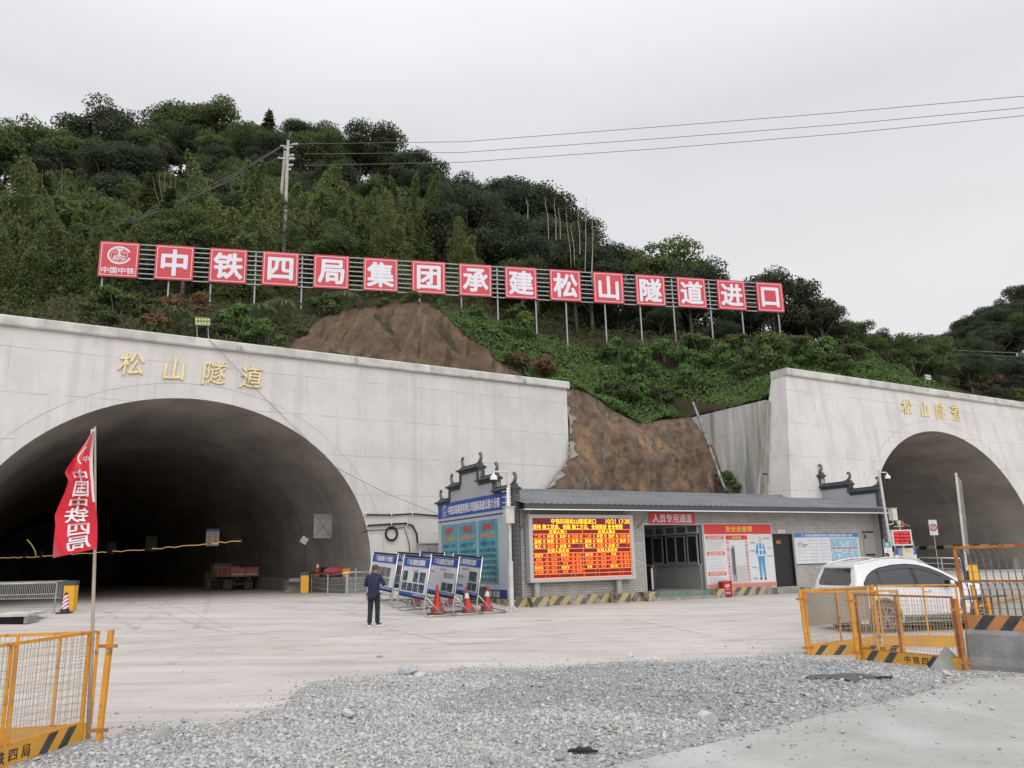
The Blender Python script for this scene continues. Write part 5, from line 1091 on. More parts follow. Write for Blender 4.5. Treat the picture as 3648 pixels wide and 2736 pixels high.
disp_board(-3.92, -3.0, 'front-row display board reading 松山隧道空压机进洞, middle of the three', '松山隧道空压机进洞', 'k')
disp_board(-2.92, -2.7, 'front-row display board reading 松山隧道巷道式通风, nearest the gatehouse', '松山隧道巷道式通风', 'v')
disp_board(-4.95, .08, 'back-row display board with green and brown pictures, seen right of the man in navy', '路堑高边坡锚索（杆）框架梁施工', 'g', 2.75)
disp_board(-4.0, .35, 'back-row display board mostly hidden, its blue top showing over the front boards', '松山隧道二衬施工', 'g')
disp_board(-2.95, .5, 'back-row display board with only a black top strip showing before the posters', '松山隧道仰拱施工', 'g')
# ================================================================== TRAFFIC CONES
M['conered'] = mat('cone_red', (.62, .035, .025), .45, col2=(.45, .04, .03), scale=4); M['conewht'] = mat('cone_white', (.72, .72, .70), .4); M['conebase'] = mat('cone_base', (.42, .05, .045), .6, col2=(.26, .10, .08), scale=6)
def cone(p, label, tilt=(0, 0), s=1., band=True):
    t = thing('traffic_cone', label, 'traffic cone', W0, p, group='red traffic cones'); t.matrix_world = Matrix.Translation(p) @ Matrix.Rotation(tilt[0], 4, 'X') @ Matrix.Rotation(tilt[1], 4, 'Y') @ Matrix.Scale(s, 4)
    mb = MB(); mb.lathe([(.0, 0), (.235, 0), (.245, .03), (.235, .10), (.22, .13), (.24, .16), (.225, .22), (.19, .25), (.0, .25)], 20); mb.build('base', M['conebase'], t, smooth=.6)
    mb = MB(); r = lambda z: .165-(z-.2)*.175
    mb.lathe([(r(.2), .2), (r(.5), .5), (r(.85), .85), (r(.97), .97), (.018, .985), (0, .985)], 20); mb.tube([(0, 0, .96), (.03, 0, 1.0), (0, 0, 1.04), (-.03, 0, 1.0), (0, 0, .96)], .009, 5); mb.build('body', M['conered'], t, smooth=.7)
    if band: mb = MB(); mb.lathe([(r(.58)+.003, .58), (r(.77)+.003, .77)], 20); mb.build('white_band', M['conewht'], t, smooth=True)
    return t
cone(ground('2', 1455, 1522), 'plain red cone in the left foreground bay of the display boards', band=False, s=.95)
cone(ground('2', 1705, 1520), 'leaning red cone with white band behind the middle brace', (0, -.12), .9)
cone(ground('2', 1843, 1500), 'upright red cone with white band nearest the gatehouse corner', (0, .05), .9)
cone(FB.wd((-3.6, 1.0, gz(*FB.wd((-3.6, 1, 0))[:2]))), 'red cone half hidden behind the boards left of the plain cone', (.1, -.2), .8, False)
cone(FB.wd((-2.6, .2, gz(*FB.wd((-2.6, .2, 0))[:2]))), 'red cone glimpsed under the middle display board', (0, 0), .75, False)
for a, b in ((('2', 1380, 1528), ('2', 1690, 1500)), ):
    bar = thing('rusty_bar', 'rusty steel channel lying on the ground behind the cones', 'steel bar'); mb = MB(); mb.bar(ground(*a)+Vector((0, 0, .03)), ground(*b)+Vector((0, 0, .03)), .08, .05); mb.build('channel', mat('rust', (.20, .09, .05), .9, col2=(.10, .06, .045), scale=5), bar)
gbx = thing('green_crate', 'dark green crate behind the display boards under the posters', 'crate', FB, (-1.2, 1.2, gz(*FB.wd((-1.2, 1.2, 0))[:2]))); mb = MB(); mb.box(0, .7, 0, .9, 0, .55); mb.box(-.02, .72, -.02, .92, .55, .6); [mb.box(-.015, 0, .1+.2*k, .16+.2*k, .05, .5) for k in range(4)]; mb.build('crate_body', mat('crate_green', (.035, .055, .04), .7), gbx)
# ================================================================== CAMERA POLES
def cctv(p, H, lean, label, rot, boxh, top, boxdir):
    t = thing('camera_pole', label, 'camera pole', W0, p, FB.th)
    q = lambda z: Vector((lean*z, 0, z)); mb = MB(); mb.tube([q(0), q(1.7)], .095, 14); mb.tube([q(1.7), q(H)], .062, 12); mb.lathe([(.16, 0), (.16, .03), (.11, .06)], 14); mb.tube([q(1.66), q(1.74)], .105, 14)
    for a in range(4): mb.bar((.10*math.cos(a*1.57), .10*math.sin(a*1.57), .2), (.2*math.cos(a*1.57), .2*math.sin(a*1.57), .02), .012, .05)
    mb.build('pole', mat('pole_white', (.62, .61, .58), .5, col2=(.48, .46, .42), scale=2) if 'pole_white' not in bpy.data.materials else bpy.data.materials['pole_white'], t, smooth=.7)
    e = q(H-.12); d = Vector((math.cos(rot), math.sin(rot), 0)); mb = MB(); mb.tube([e, e+d*.55, e+d*.6-Vector((0, 0, .06))], .03, 8); mb.build('arm', bpy.data.materials['pole_white'], t)
    c = e+d*.6-Vector((0, 0, .06)); mb = MB(); mb.lathe([(.04, 0), (.05, -.06), (.12, -.10), (.13, -.24), (.0, -.24)], 14, c); h = mb.build('dome_camera', M['white'], t, smooth=.8)
    mb = MB(); mb.lathe([(.105, -.24), (.10, -.33), (.06, -.39), (0, -.40)], 12, c); mb.build('lens_dome', M['black'], h, smooth=True)
    b = q(boxh); dx = boxdir; mb = MB(); mb.box(b.x-.17+dx, b.x+.17+dx, -.3, -.08, boxh-.28, boxh+.28); mb.box(b.x-.21+dx, b.x+.21+dx, -.33, -.06, boxh+.28, boxh+.31); mb.build('control_box', mat('box_offwhite', (.60, .59, .54), .5, col2=(.46, .44, .38), scale=3) if 'box_offwhite' not in bpy.data.materials else bpy.data.materials['box_offwhite'], t)
    mb = MB(); mb.tube([b+Vector((dx, -.1, -.28)), b+Vector((dx+.05, -.12, -.42)), b+Vector((.02, -.07, -.5))], .02, 6)
    if top:
        for z in (.45, .65, .85): mb.tube([b+Vector((-.32, -.08, z)), b+Vector((.05, -.08, z+.03))], .008, 4)
        mb.box(b.x-.12, b.x-.05, -.1, -.06, boxh+.35, boxh+1.0)
    mb.build('cable_loop', M['white'], t)
pp = ground('2', 2040, 1503)
cctv(pp, 5.05, 0, 'white camera pole with dome camera before the left gable of the gatehouse', math.pi, 3.35, True, -.12)
p2 = FB.wd(FB.at('5', 938, 735, Y=-1.6)); p2.z = .2
cctv(p2, 5.75, -.045, 'leaning white camera pole with grey box beside the right end of the gatehouse', 0, 3.55, False, .3)
# ================================================================== THINGS ROUND THE PORTALS
def on_z(k, x, y, z, F=None):
    d = ray(k, x, y); p = Vector(EYEP+d*((z-EYE)/d[2])); return F.loc(p) if F else p
def G2(p): return gz(p[0], p[1])
# drain pipe down the rock slope
dpipe = thing('drain_pipe', 'silver plastic-wrapped drain pipe running down the rock slope left of the wing wall', 'drain pipe', FR)
P = [FR.at('G', 1488, 488, Y=7.2), FR.at('G', 1530, 600, Y=6.4), FR.at('G', 1575, 720, Y=5.7), FR.at('G', 1625, 870, Y=5.0), FR.at('G', 1670, 1000, Y=4.3), FR.at('G', 1712, 1112, Y=3.7)]
P = [p+Vector((0, -.75, 0)) for p in P]; mb = MB(); mb.tube(P, .085, 12); mb.build('pipe', mat('pipe_wrap', (.30, .30, .31), .4, metal=.3, col2=(.11, .10, .095), scale=2.6, bump=.5, bscale=9), dpipe, smooth=True)
mb = MB(); [mb.tube([P[i]+(P[i+1]-P[i])*.48, P[i]+(P[i+1]-P[i])*.55], .15, 12) for i in (2,)]; mb.build('pipe_collar', bpy.data.materials['rust'], dpipe)
# floodlights
def floodlight(F, x, z, y, w_, h_, label, zt, rows=2, cols=5, tilt=-.1, lit=True):
    t = thing('floodlight', label, 'floodlight', F, (x, y, zt)); t.matrix_world = t.matrix_world @ Matrix.Rotation(tilt, 4, 'Y')
    H0 = z-zt; mb = MB(); mb.box(-w_/2, w_/2, -.05, .05, H0, H0+h_); 
    for q in range(4): mb.box(-w_/2+w_*.2*(q+.6), -w_/2+w_*.2*(q+.6)+.03, .05, .09, H0+.03, H0+h_-.03)
    mb.build('housing', mat('flood_grey', (.16, .165, .16), .5, metal=.3) if 'flood_grey' not in bpy.data.materials else bpy.data.materials['flood_grey'], t)
    mb = MB(); mb.box(-w_/2, w_/2, -.07, -.05, H0, H0+.03); mb.box(-w_/2, w_/2, -.07, -.05, H0+h_-.03, H0+h_); mb.box(-w_/2, -w_/2+.03, -.07, -.05, H0+.03, H0+h_-.03); mb.box(w_/2-.03, w_/2, -.07, -.05, H0+.03, H0+h_-.03); mb.build('rim', M['galv'], t)
    for i in range(cols):
        for j in range(rows):
            mb = MB(); mb.lathe([(0, -.068), (w_/cols*.40, -.06), (w_/cols*.42, -.052)], 12, (-w_/2+w_*(i+.5)/cols, 0, H0+h_*(j+.5)/rows), 'y')
            mb.build('lens', mat('lens_yellow', (.50, .52, .08), .35, emit=.12) if 'lens_yellow' not in bpy.data.materials else bpy.data.materials['lens_yellow'], t, smooth=True) if lit else mb.build('lens', M['white'], t)
    mb = MB(); mb.tube([(-w_*.38, .06, -.05), (-w_*.38, .06, H0+.1)], .018, 6); mb.tube([(w_*.38, .06, -.05), (w_*.38, .06, H0+.1)], .018, 6); mb.build('stand', M['galv'], t)
floodlight(FL, .62, 13.08, .3, .66, .36, 'grey floodlight with ten yellow lenses on the left portal coping', 12.33)
q = FR.at('D', 1460, 930, Y=1.0); floodlight(FR, q.x, q.z-.1, 1.0, .62, .36, 'small grey floodlight with white lenses behind the right portal coping', 12.35, tilt=0, lit=False)
def wire(name, label, pts, r=.012, m=None, cat='cable', group=None, F=W0):
    P = [F.wd(p) for p in pts]; o = P[0]; mb = MB(); mb.tube([p-o for p in P], r, 5); t = mb.build(name, m or M['cable'], smooth=True); t.location = o; return tag(t, label, cat, group)
M['cable'] = mat('cable_black', (.012, .012, .013), .5); M['wiregrey'] = mat('wire_grey', (.16, .165, .17), .6)
e = FL.loc(FB.wd((-.05, 7.2, 4.2)))
wire('lamp_cable', 'thin cable from the floodlight slanting down across the arch to the gatehouse', [(.76, -.22, 12.3), (3.5, -.12, 9.75), (6.96, -.08, 6.69), (9.5, -.4, 5.45), tuple(e)], .013, M['wiregrey'], F=FL)
wire('wall_cable', 'thick black cable clipped along the wall, uppermost of three', [(8.85, 20, 4.5), (8.7, 9, 4.45), (8.7, 4, 4.3), (8.72, .3, 4.25), (8.6, -.1, 4.38), (9.93, -.1, 4.38), (11.1, -.1, 4.45), (12.7, -.1, 4.36), (14.5, -.1, 4.3)], .045, F=FL)
wire('wall_cable', 'thick black cable along the wall that bends down to the grey cabinet', [(8.95, 20, 3.9), (8.85, 8, 3.85), (8.8, 3, 3.75), (8.75, .3, 3.75), (8.68, -.1, 3.85), (9.96, -.1, 3.93), (10.8, -.1, 3.97), (11.15, -.1, 3.85), (11.38, -.1, 3.45), (11.45, -.1, 2.6), (11.46, -.12, .7)], .05, F=FL)
wire('wall_cable', 'thin black cable below the two thick ones', [(8.95, 14, 3.55), (8.8, 1, 3.5), (8.72, -.08, 3.62), (9.6, -.08, 3.66), (10.7, -.08, 3.78), (10.95, -.08, 3.0), (11.1, -.1, 1.4), (11.12, -.1, .7)], .022, F=FL)
for x, z, lb in ((8.6, 4.38, 'left'), (9.97, 4.38, 'middle'), (11.1, 4.44, 'right')):
    h = thing('cable_hook', 'white cable hook, '+lb+' one of three on the upper cable', 'cable hook', FL, (x, -.06, z)); mb = MB(); mb.tube([(0, .08, .12), (0, -.06, .10), (0, -.1, 0), (0, -.04, -.09), (0, .06, -.12)], .022, 6); mb.build('hook', M['white'], h)
for x, z, lb in ((8.66, 3.85, 'left'), (9.97, 3.93, 'middle'), (10.85, 3.97, 'right')):
    h = thing('cable_hook', 'white cable hook, '+lb+' one of three on the lower thick cable', 'cable hook', FL, (x, -.06, z)); mb = MB(); mb.tube([(0, .08, .12), (0, -.06, .10), (0, -.1, 0), (0, -.04, -.09), (0, .06, -.12)], .022, 6); mb.build('hook', M['white'], h)
coil = thing('cable_coil', 'black coil of cable hanging on the portal wall below the cables', 'cable coil', FL, (9.98, -.1, 3.46)); mb = MB()
for k in range(5):
    rr = .27+.018*k; mb.tube([(rr*math.cos(a), -.03*(k % 2)-.02, rr*1.06*math.sin(a)) for a in np.linspace(0, 6.2832, 29)], .02, 5)
mb.build('coil', M['cable'], coil, smooth=True)
cb = thing('electrical_cabinet', 'grey electrical cabinet against the portal wall behind the display boards', 'cabinet', FL, (11.2, -1.2, .55)); mb = MB(); mb.box(0, 1.25, 0, .7, .1, 2.36); mb.box(-.05, 1.3, -.06, .75, 2.36, 2.42); mb.box(.05, 1.2, .05, .65, 0, .1); mb.build('body', mat('cabinet_grey', (.40, .39, .38), .5, col2=(.34, .33, .32), scale=1.5), cb)
mb = MB(); mb.box(.05, 1.2, -.015, -.001, .2, 2.25); mb.build('door', bpy.data.materials['cabinet_grey'], cb); s = Sheet((0, -.016, 0), (1, 0, 0)); s.arc(0, .3, 2.08, .05, .07, 0, 360); s.rect(1, .5, .75, 1.45, 1.52, .004); s.build('label_plate', [M['blue'], M['white']], cb)
# braced sheet sign and small tag inside the left tunnel mouth
def at_x(F, k, x, y, X): return F.at(k, x, y, X=X)
q1 = FL.at('2', 485, 735, Y=3.0); q2 = FL.at('2', 622, 922, Y=3.0)
t = thing('braced_panel', 'grey sheet panel with crossed bracing fixed inside the left tunnel mouth', 'panel', FL, (q1.x, 3.0, q2.z)); W_, H_ = q2.x-q1.x, q1.z-q2.z
s = Sheet((0, 0, 0), (1, 0, 0)); s.slab(0, 0, W_, 0, H_, -.03, 0); s.build('sheet', [mat('sheet_metal', (.30, .30, .30), .5, metal=.3, col2=(.22, .22, .22), scale=2)], t); s = Sheet((0, 0, 0), (1, 0, 0)); s.border(0, 0, W_, 0, H_, .04, .012); s.build('rim', M['galv'], t)
mb = MB(); mb.bar((.03, -.01, .03), (W_-.03, -.01, H_-.03), .015, .012); mb.bar((.03, -.014, H_-.03), (W_-.03, -.014, .03), .015, .012); mb.build('brace', M['dgrey'], t); mb = MB(); mb.bar((W_, .05, H_*.7), (FL.wd((0,0,0)).x*0+8.9-q1.x, .05, H_*.7), .05, .05); mb.build('bracket', M['galv'], t)
q1 = FL.at('2', 405, 940, Y=6.0); t = thing('small_tag', 'small white diamond-turned box below the braced sheet panel', 'box', FL, q1); mb = MB(); mb.box(-.18, .18, -.04, .04, -.18, .18); o = mb.build('box', M['white'], t); o.rotation_euler = (0, .6, 0)
mb = MB(); mb.bar((0, 0, .1), (8.85-q1.x, 0, .25), .03, .03); mb.build('bracket', M['galv'], t)
# yellow barrier boxes
M['boxyel'] = mat('box_yellow', (.78, .43, .02), .45, col2=(.70, .36, .02), scale=1.5)
def gate_box(p, rz, label, H=1.0, w_=.38, d=.34, s=1.):
    t = thing('barrier_box', label, 'barrier gate box', W0, p, rz); mb = MB(); mb.box(0, w_, 0, d, 0, H*.84); o = mb.build('housing', M['boxyel'], t); mb = MB(); mb.box(-.01, w_+.01, -.01, d+.01, H*.84, H); mb.box(-.012, .03, -.012, d+.012, 0, H*.84); mb.box(.0, w_, -.008, 0, -.0, .02); mb.build('black_cap', M['dgrey'], t)
    return t
p = ground('2', 372, 1358); cbx = gate_box(p, .1, 'yellow barrier gate box with black cap in front of the left tunnel mouth', H=1.05, w_=.42)
# rebar cage
p = ground('2', 245, 1352); t = thing('wire_basket', 'rusty wire basket with concrete lumps left of the yellow gate box', 'basket', W0, p, .2); mb = MB()
for k in range(9):
    x = .0+.85*k/8
    for y in (0, .6): mb.bar((x, y, 0), (x, y, .62), .02, .02)
for k in range(6):
    for x in (0, .85): mb.bar((x, .6*k/5, 0), (x, .6*k/5, .62), .02, .02)
for z in (.03, .3, .6):
    for a, b in (((0, 0, z), (.85, 0, z)), ((0, .6, z), (.85, .6, z)), ((0, 0, z), (0, .6, z)), ((.85, 0, z), (.85, .6, z))): mb.bar(a, b, .025, .025)
mb.build('cage', mat('dusty_steel', (.25, .235, .21), .8, col2=(.20, .13, .09), scale=5), t)
mb = MB(); mb.box(.03, .82, .03, .57, .02, .12); mb.box(.15, .8, .1, .5, .12, .30); mb.box(.25, .86, -.02, .5, .55, .72); mb.build('rubble', M['concbare'], t)
# stainless railings
def railing(name, label, pts, H=1.0, rails=(.28, .52, .76), post=.03, dbl=True, m=None, top=.035, group=None):
    o = pts[0]; t = thing(name, label, 'railing', W0, o, group=group); m = m or M['steel']; L_ = [p-o for p in pts]
    mb = MB(); up_ = Vector((0, 0, H)); mb.tube([p+up_ for p in L_], top, 8); mb.build('handrail', m, t, smooth=True)
    for z in rails: mb = MB(); mb.tube([p+Vector((0, 0, z)) for p in L_], .017, 6); mb.build('rail', m, t)
    for p in L_: mb = MB(); mb.tube([p, p+up_], post, 8); mb.lathe([(.06, 0), (.06, .015), (.03, .02)], 10, p); mb.build('post', m, t)
    return t
r1 = [ground('2', 460, 1352), ground('2', 590, 1377), ground('2', 738, 1383)]; railing('railing', 'stainless railing with a sagging black pipe on top between gate box and display boards', r1, .98)
wire('pipe', 'black pipe lying along the top of the railing beside the gate box', [r1[0]+Vector((-.05, -.04, .05)), r1[0]+Vector((-.05, -.04, .95)), r1[0]+Vector((.02, -.04, 1.04)), r1[1]+Vector((0, -.04, .98)), r1[1].lerp(r1[2], .8)+Vector((0, -.04, 1.0))], .03, M['cable'], 'pipe')
r2 = [ground('2', 745, 1383), ground('2', 930, 1362), ground('2', 1090, 1350)]; railing('railing', 'stainless railing running behind the man in navy', r2, 1.0)
r3 = [ground('2', 650, 1330), ground('2', 810, 1360)]; railing('railing', 'short stainless railing standing behind the sagging one', r3, 1.12)
p = ground('2', 835, 1330); t = thing('white_panel', 'blank white panel on thin legs at the foot of the portal arch', 'panel', W0, p, .3); s = Sheet((0, 0, .75), (1, 0, 0)); s.slab(0, 0, .78, 0, 1.05, 0, .03); s.build('sheet', M['sheet'], t); mb = MB(); mb.bar((-.03, 0, 0), (-.03, 0, 1.85), .035, .035); mb.bar((.81, 0, 0), (.81, 0, 1.85), .035, .035); mb.bar((-.03, 0, 1.83), (.81, 0, 1.83), .03, .03); mb.bar((-.03, 0, .3), (.81, 0, .3), .03, .03); mb.build('frame', M['galv'], t)
# things on the walkway of the left tunnel
KZ = 1.42
def kerb_at(k, x, y):
    q = on_z(k, x, y, KZ, FL); q.x = min(q.x, 8.6); q.x = max(q.x, 7.65); return FL.at(k, x, y, X=q.x)
def kpos(k, x, y, X=8.0): q = FL.at(k, x, y, X=X); q.z = KZ; return q
q = kpos('2', 512, 1165); cone(FL.wd(q), 'distant red and white cone standing on the walkway inside the left tunnel', s=.85)
q = kpos('2', 565, 1165); t = thing('black_crate', 'open black crate on the tunnel walkway beside the cone', 'crate', FL, q); mb = MB(); mb.box(0, .65, 0, .6, 0, .04); mb.box(0, .04, 0, .6, .04, .5); mb.box(.61, .65, 0, .6, .04, .42); mb.box(.04, .61, .56, .6, .04, .5); mb.box(.04, .61, 0, .04, .04, .3); mb.build('crate', M['black'], t)
q = kpos('2', 640, 1170); t = thing('red_bundle', 'bundle wrapped in red cloth on the tunnel walkway', 'bundle', FL, q); mb = MB(); mb.lathe([(.0, 0), (.42, .03), (.52, .2), (.42, .42), (.18, .50), (0, .5)], 14); o = mb.build('cloth', mat('cloth_red', (.38, .05, .07), .8, col2=(.28, .05, .06), scale=5, bump=.6, bscale=7), t, smooth=True)
for v in o.data.vertices: v.co.x *= 1.15+.12*math.sin(v.co.z*17+v.co.y*9); v.co.y *= .8; v.co.z += .03*math.sin(v.co.x*15)
q = kpos('2', 740, 1165, 8.1); t = thing('paint_bucket', 'orange and yellow bucket on the tunnel walkway', 'bucket', FL, q); mb = MB(); mb.lathe([(0, 0), (.19, 0), (.23, .36), (.245, .37), (.245, .40), (0, .40)], 16); mb.build('pail', mat('bucket_orange', (.68, .26, .03), .4), t, smooth=.7); mb = MB(); mb.lathe([(.21, .16), (.222, .27)], 16); mb.build('label_band', M['boxyel'], t)
# line of warning tape with boxes and sign across the left tunnel
def tp(x, y, Y): return atd('1', x, y, Y)
TP = [(0, 1300, 93), (290, 1292, 86), (420, 1279, 83), (760, 1258, 75), (1160, 1233, 69), (1620, 1190, 63), (1940, 1160, 60)]
pts = [tp(*a) for a in TP]; P2 = []
for a, b in zip(pts, pts[1:]):
    for k in range(8): P2.append(a.lerp(b, k/8)+Vector((0, 0, .06*math.sin(k*2.6))))
wire('reflective_rope', 'pale orange reflective rope strung across the dark left tunnel', P2, .028, mat('rope_glow', (1, .62, .25), .5, emit=.55), 'rope')  # emission stands in for light caught by the rope
wire('yellow_hose', 'short curved yellow hose in the dark at the far left of the tunnel', [tp(213, 1155, 84), tp(250, 1195, 84), tp(275, 1240, 84), tp(285, 1282, 84)], .05, mat('hose_yellow_glow', (.9, .7, .12), .5, emit=.35), 'hose')  # hose is no lamp; a glow is put into its colour
for x, y, w_, h_, Y, lb in ((200, 1275, .45, .65, 88, 'dark box hanging on the rope, farthest left'), (333, 1268, .45, .65, 85, 'small dark box on the rope close left of the flag'), (880, 1225, .75, 1.1, 73, 'dark box hanging on the rope just right of the flag'), (1190, 1190, .9, 1.25, 68.5, 'dark box hanging on the rope in the middle of the tunnel')):
    c = tp(x, y, Y); t = thing('hanging_box', lb, 'box', W0, c, FL.th); mb = MB(); mb.box(-w_/2, w_/2, -.1, .1, -h_/2, h_/2); mb.box(-w_/2+.05, w_/2-.05, -.12, -.1, -h_/2+.05, h_/2-.05); mb.box(-.03, .03, -.02, .02, h_/2, h_/2+.1); mb.build('box', mat('dim_grey', (.22, .24, .22), .7) if 'dim_grey' not in bpy.data.materials else bpy.data.materials['dim_grey'], t)
c = tp(1620, 1205, 62.3); t = thing('tunnel_sign', 'sign with blue heading and red characters hanging in the dark left tunnel', 'sign', W0, c, .35); s = Sheet((0, 0, 0), (1, 0, 0)); s.slab(0, 0, .95, 0, 1.28, 0, .04); s.rect(1, 0, .95, 1.08, 1.28, .045); s.text(3, '中铁四局', .47, 1.18, .14, 1, 0, .05)
for k, ch in enumerate('平安工地'): s.text(2, ch, .25, .92-.24*k, .2, 1, .03, .05)
for k, ch in enumerate('安全出口'): s.text(2, ch, .68, .92-.24*k, .2, 1, .03, .05)
s.build('sign_face', [mat('sign_cream_glow', (.75, .68, .55), .4, emit=.10), mat('sign_blue_glow', (.05, .25, .6), .5, emit=.10), mat('sign_redglow', (.75, .16, .08), .5, emit=.08), M['white']], t)  # faint glow added to the sign colours, no lamp behind them
# ---- small red tipper truck inside the left tunnel
TY = 51.; pr = atd('1', 1815, 1515, TY); pr.z = .65
trk = thing('tipper_truck', 'old small red tipper truck parked deep inside the dark left tunnel, seen from behind', 'truck', W0, pr+Vector((.05, 0, 0)), .78)
M['trred'] = mat('truck_red', (.42, .10, .06), .7, col2=(.36, .22, .18), scale=3); M['tyre'] = mat('tyre_rubber', (.07, .07, .065), .85, col2=(.16, .155, .15), scale=6); M['chassis'] = mat('chassis_dark', (.09, .085, .08), .7)
mb = MB(); mb.box(-.05, 2.05, 0, .05, .98, 1.62); mb.box(-.05, 0, .05, 3.0, .98, 1.62); mb.box(2.0, 2.05, .05, 3.0, .98, 1.62); mb.box(0, 2, 2.95, 3.0, .98, 1.75); mb.box(0, 2, .05, 2.95, .98, 1.03)
for x in (-.06, .98, 2.0): mb.box(x, x+.07, -.04, 0, .98, 1.66)
for y in (.6, 1.4, 2.2): mb.box(-.09, -.05, y, y+.07, .98, 1.62)
mb.build('cargo_bed', M['trred'], trk); mb = MB(); mb.box(.08, .95, -.012, -.001, 1.1, 1.16); mb.box(1.1, 1.95, -.012, -.001, 1.1, 1.16); mb.build('reflective_strip', M['sheet'], trk)
mb = MB(); mb.box(.5, .62, .1, 4.6, .72, .9); mb.box(1.4, 1.52, .1, 4.6, .72, .9); mb.box(.2, 1.8, .9, 1.05, .38, .5); mb.box(.2, 1.8, 4.0, 4.15, .38, .5); mb.bar((.4, .1, .35), (.3, .5, .9), .05, .05); mb.bar((1.6, .1, .35), (1.7, .5, .9), .05, .05); mb.build('chassis', M['chassis'], trk)
mb = MB(); mb.box(.2, 1.8, 3.4, 5.0, .7, 1.35); mb.box(.3, 1.7, 3.5, 4.3, 1.35, 2.0); mb.build('cab', mat('cab_dark', (.12, .125, .115), .6), trk)
for x in (-.02, .2, 1.55, 1.78):
    mb = MB(); mb.lathe([(0, 0), (.22, 0), (.24, .02), (.36, .02), (.40, .05), (.40, .17), (.36, .2), (.24, .2), (0, .2)], 18, (x, .97, .40), 'x'); mb.build('wheel', M['tyre'], trk, smooth=.6)
for x in (-.02, 1.8): mb = MB(); mb.lathe([(0, 0), (.22, 0), (.36, .02), (.40, .05), (.40, .17), (.36, .2), (0, .2)], 18, (x, 4.07, .40), 'x'); mb.build('wheel', M['tyre'], trk, smooth=.6)
trk.scale = (.86, .86, .86)
# ================================================================== RIGHT PORTAL FURNITURE
def sign_at(name, label, k, x0, y0, x1, y1, Y, rz=0, cat='sign'):
    a = atd(k, x0, y0, Y); b = atd(k, x1, y1, Y); t = thing(name, label, cat, W0, (a.x, a.y, b.z), rz); return t, (b.x-a.x), (a.z-b.z)
t, W_, H_ = sign_at('speed_sign', 'white panel with red ring and number 20 inside the right tunnel mouth', '5', 1182, 493, 1254, 598, 55); s = Sheet((0, 0, 0), (1, 0, 0)); s.slab(0, 0, W_, 0, H_, 0, .03); s.arc(1, W_/2, H_/2, .46*min(W_, H_)-.05, .46*min(W_, H_), 0, 360, 1, .035); s.text(1, '20', W_/2, H_/2, H_*.42, .8, .04, .036); s.build('panel', [M['sheet'], mat('ring_red', (.35, .04, .10), .5)], t); mb = MB(); mb.bar((W_/2, .03, .1), (W_/2, .03, -3.3), .05, .05); mb.build('post', M['galv'], t)
M['barstripe'] = stripe_mat('bar_stripes', (.50, .44, .25), (.03, .03, .03), 1.3, 0, wear=.2)
a, b = FR.at('5', 1505, 632, X=7.9), FR.at('5', 1860, 632, X=8.4)
t = thing('striped_bar', 'dusty yellow and black striped bar along the wall of the right tunnel', 'barrier', FR, (7.8, .9, 2.25)); mb = MB(); mb.tube([(0, 9, 0), (0, 0, 0)], .14, 10); mb.build('bar', stripe_mat('bar_stripes2', (.50, .44, .25), (.03, .03, .03), 1.3, 0, wear=.2), t); mb = MB(); mb.bar((0, .4, 0), (.6, .4, -.2), .05, .05); mb.bar((0, 8.4, 0), (.6, 8.4, -.2), .05, .05); mb.build('bracket', M['galv'], t)
YR = 41.
ra = [atd('5', x, 755, YR+2-(x-1120)*.006) for x in (1120, 1273, 1403)]
for p in ra: p.z = gz(p.x, p.y)
railing('railing', 'stainless railing in front of the right tunnel mouth behind the car', ra, 1.08, (.3, .55, .8))
pb = atd('5', 1462, 860, 40); pb.z = gz(pb.x, pb.y); rbx = gate_box(pb, .1, 'yellow barrier gate box at the foot of the raised slatted arm', H=1.0, w_=.55)
a, b = atd('5', 1437, 735, 40), atd('5', 1376, 165, 40); arm = thing('raised_barrier_arm', 'tall raised white barrier arm with a fringe of hanging slats', 'barrier arm', W0, a); d = b-a
mb = MB(); mb.bar((0, 0, -.75), d, .10, .06); mb.build('arm', mat('arm_white', (.55, .54, .50), .6, col2=(.42, .41, .37), scale=4), arm); mb = MB()
for k in range(26):
    o = d*(.07+.035*k); mb.bar(o+Vector((.04, -.02, 0)), o+Vector((.22, -.02, -.26)), .045, .02)
mb.build('slat_fringe', bpy.data.materials['arm_white'], arm)
t, W_, H_ = sign_at('info_panel', 'white panel with green heading just right of the gatehouse corner', '5', 870, 645, 940, 790, 35, .1, 'notice board'); s = Sheet((0, 0, -.5), (1, 0, 0)); s.slab(0, 0, W_, 0, H_+.5, 0, .03); s.rect(1, 0, W_, H_+.26, H_+.5, .033); s.fit(2, '建筑分区', .08, W_-.1, H_+.38, .14, .02, .036); s.rules(3, .1, W_-.1, .2, H_+.2, 12, .02, .034); s.build('panel', [M['sheet'], mat('heading_green', (.06, .28, .26), .5), M['white'], M['greytxt']], t); mb = MB(); mb.bar((.05, .03, 1), (.05, .03, -1.7), .04, .04); mb.bar((W_-.05, .03, 1), (W_-.05, .03, -1.7), .04, .04); mb.build('leg', M['galv'], t)
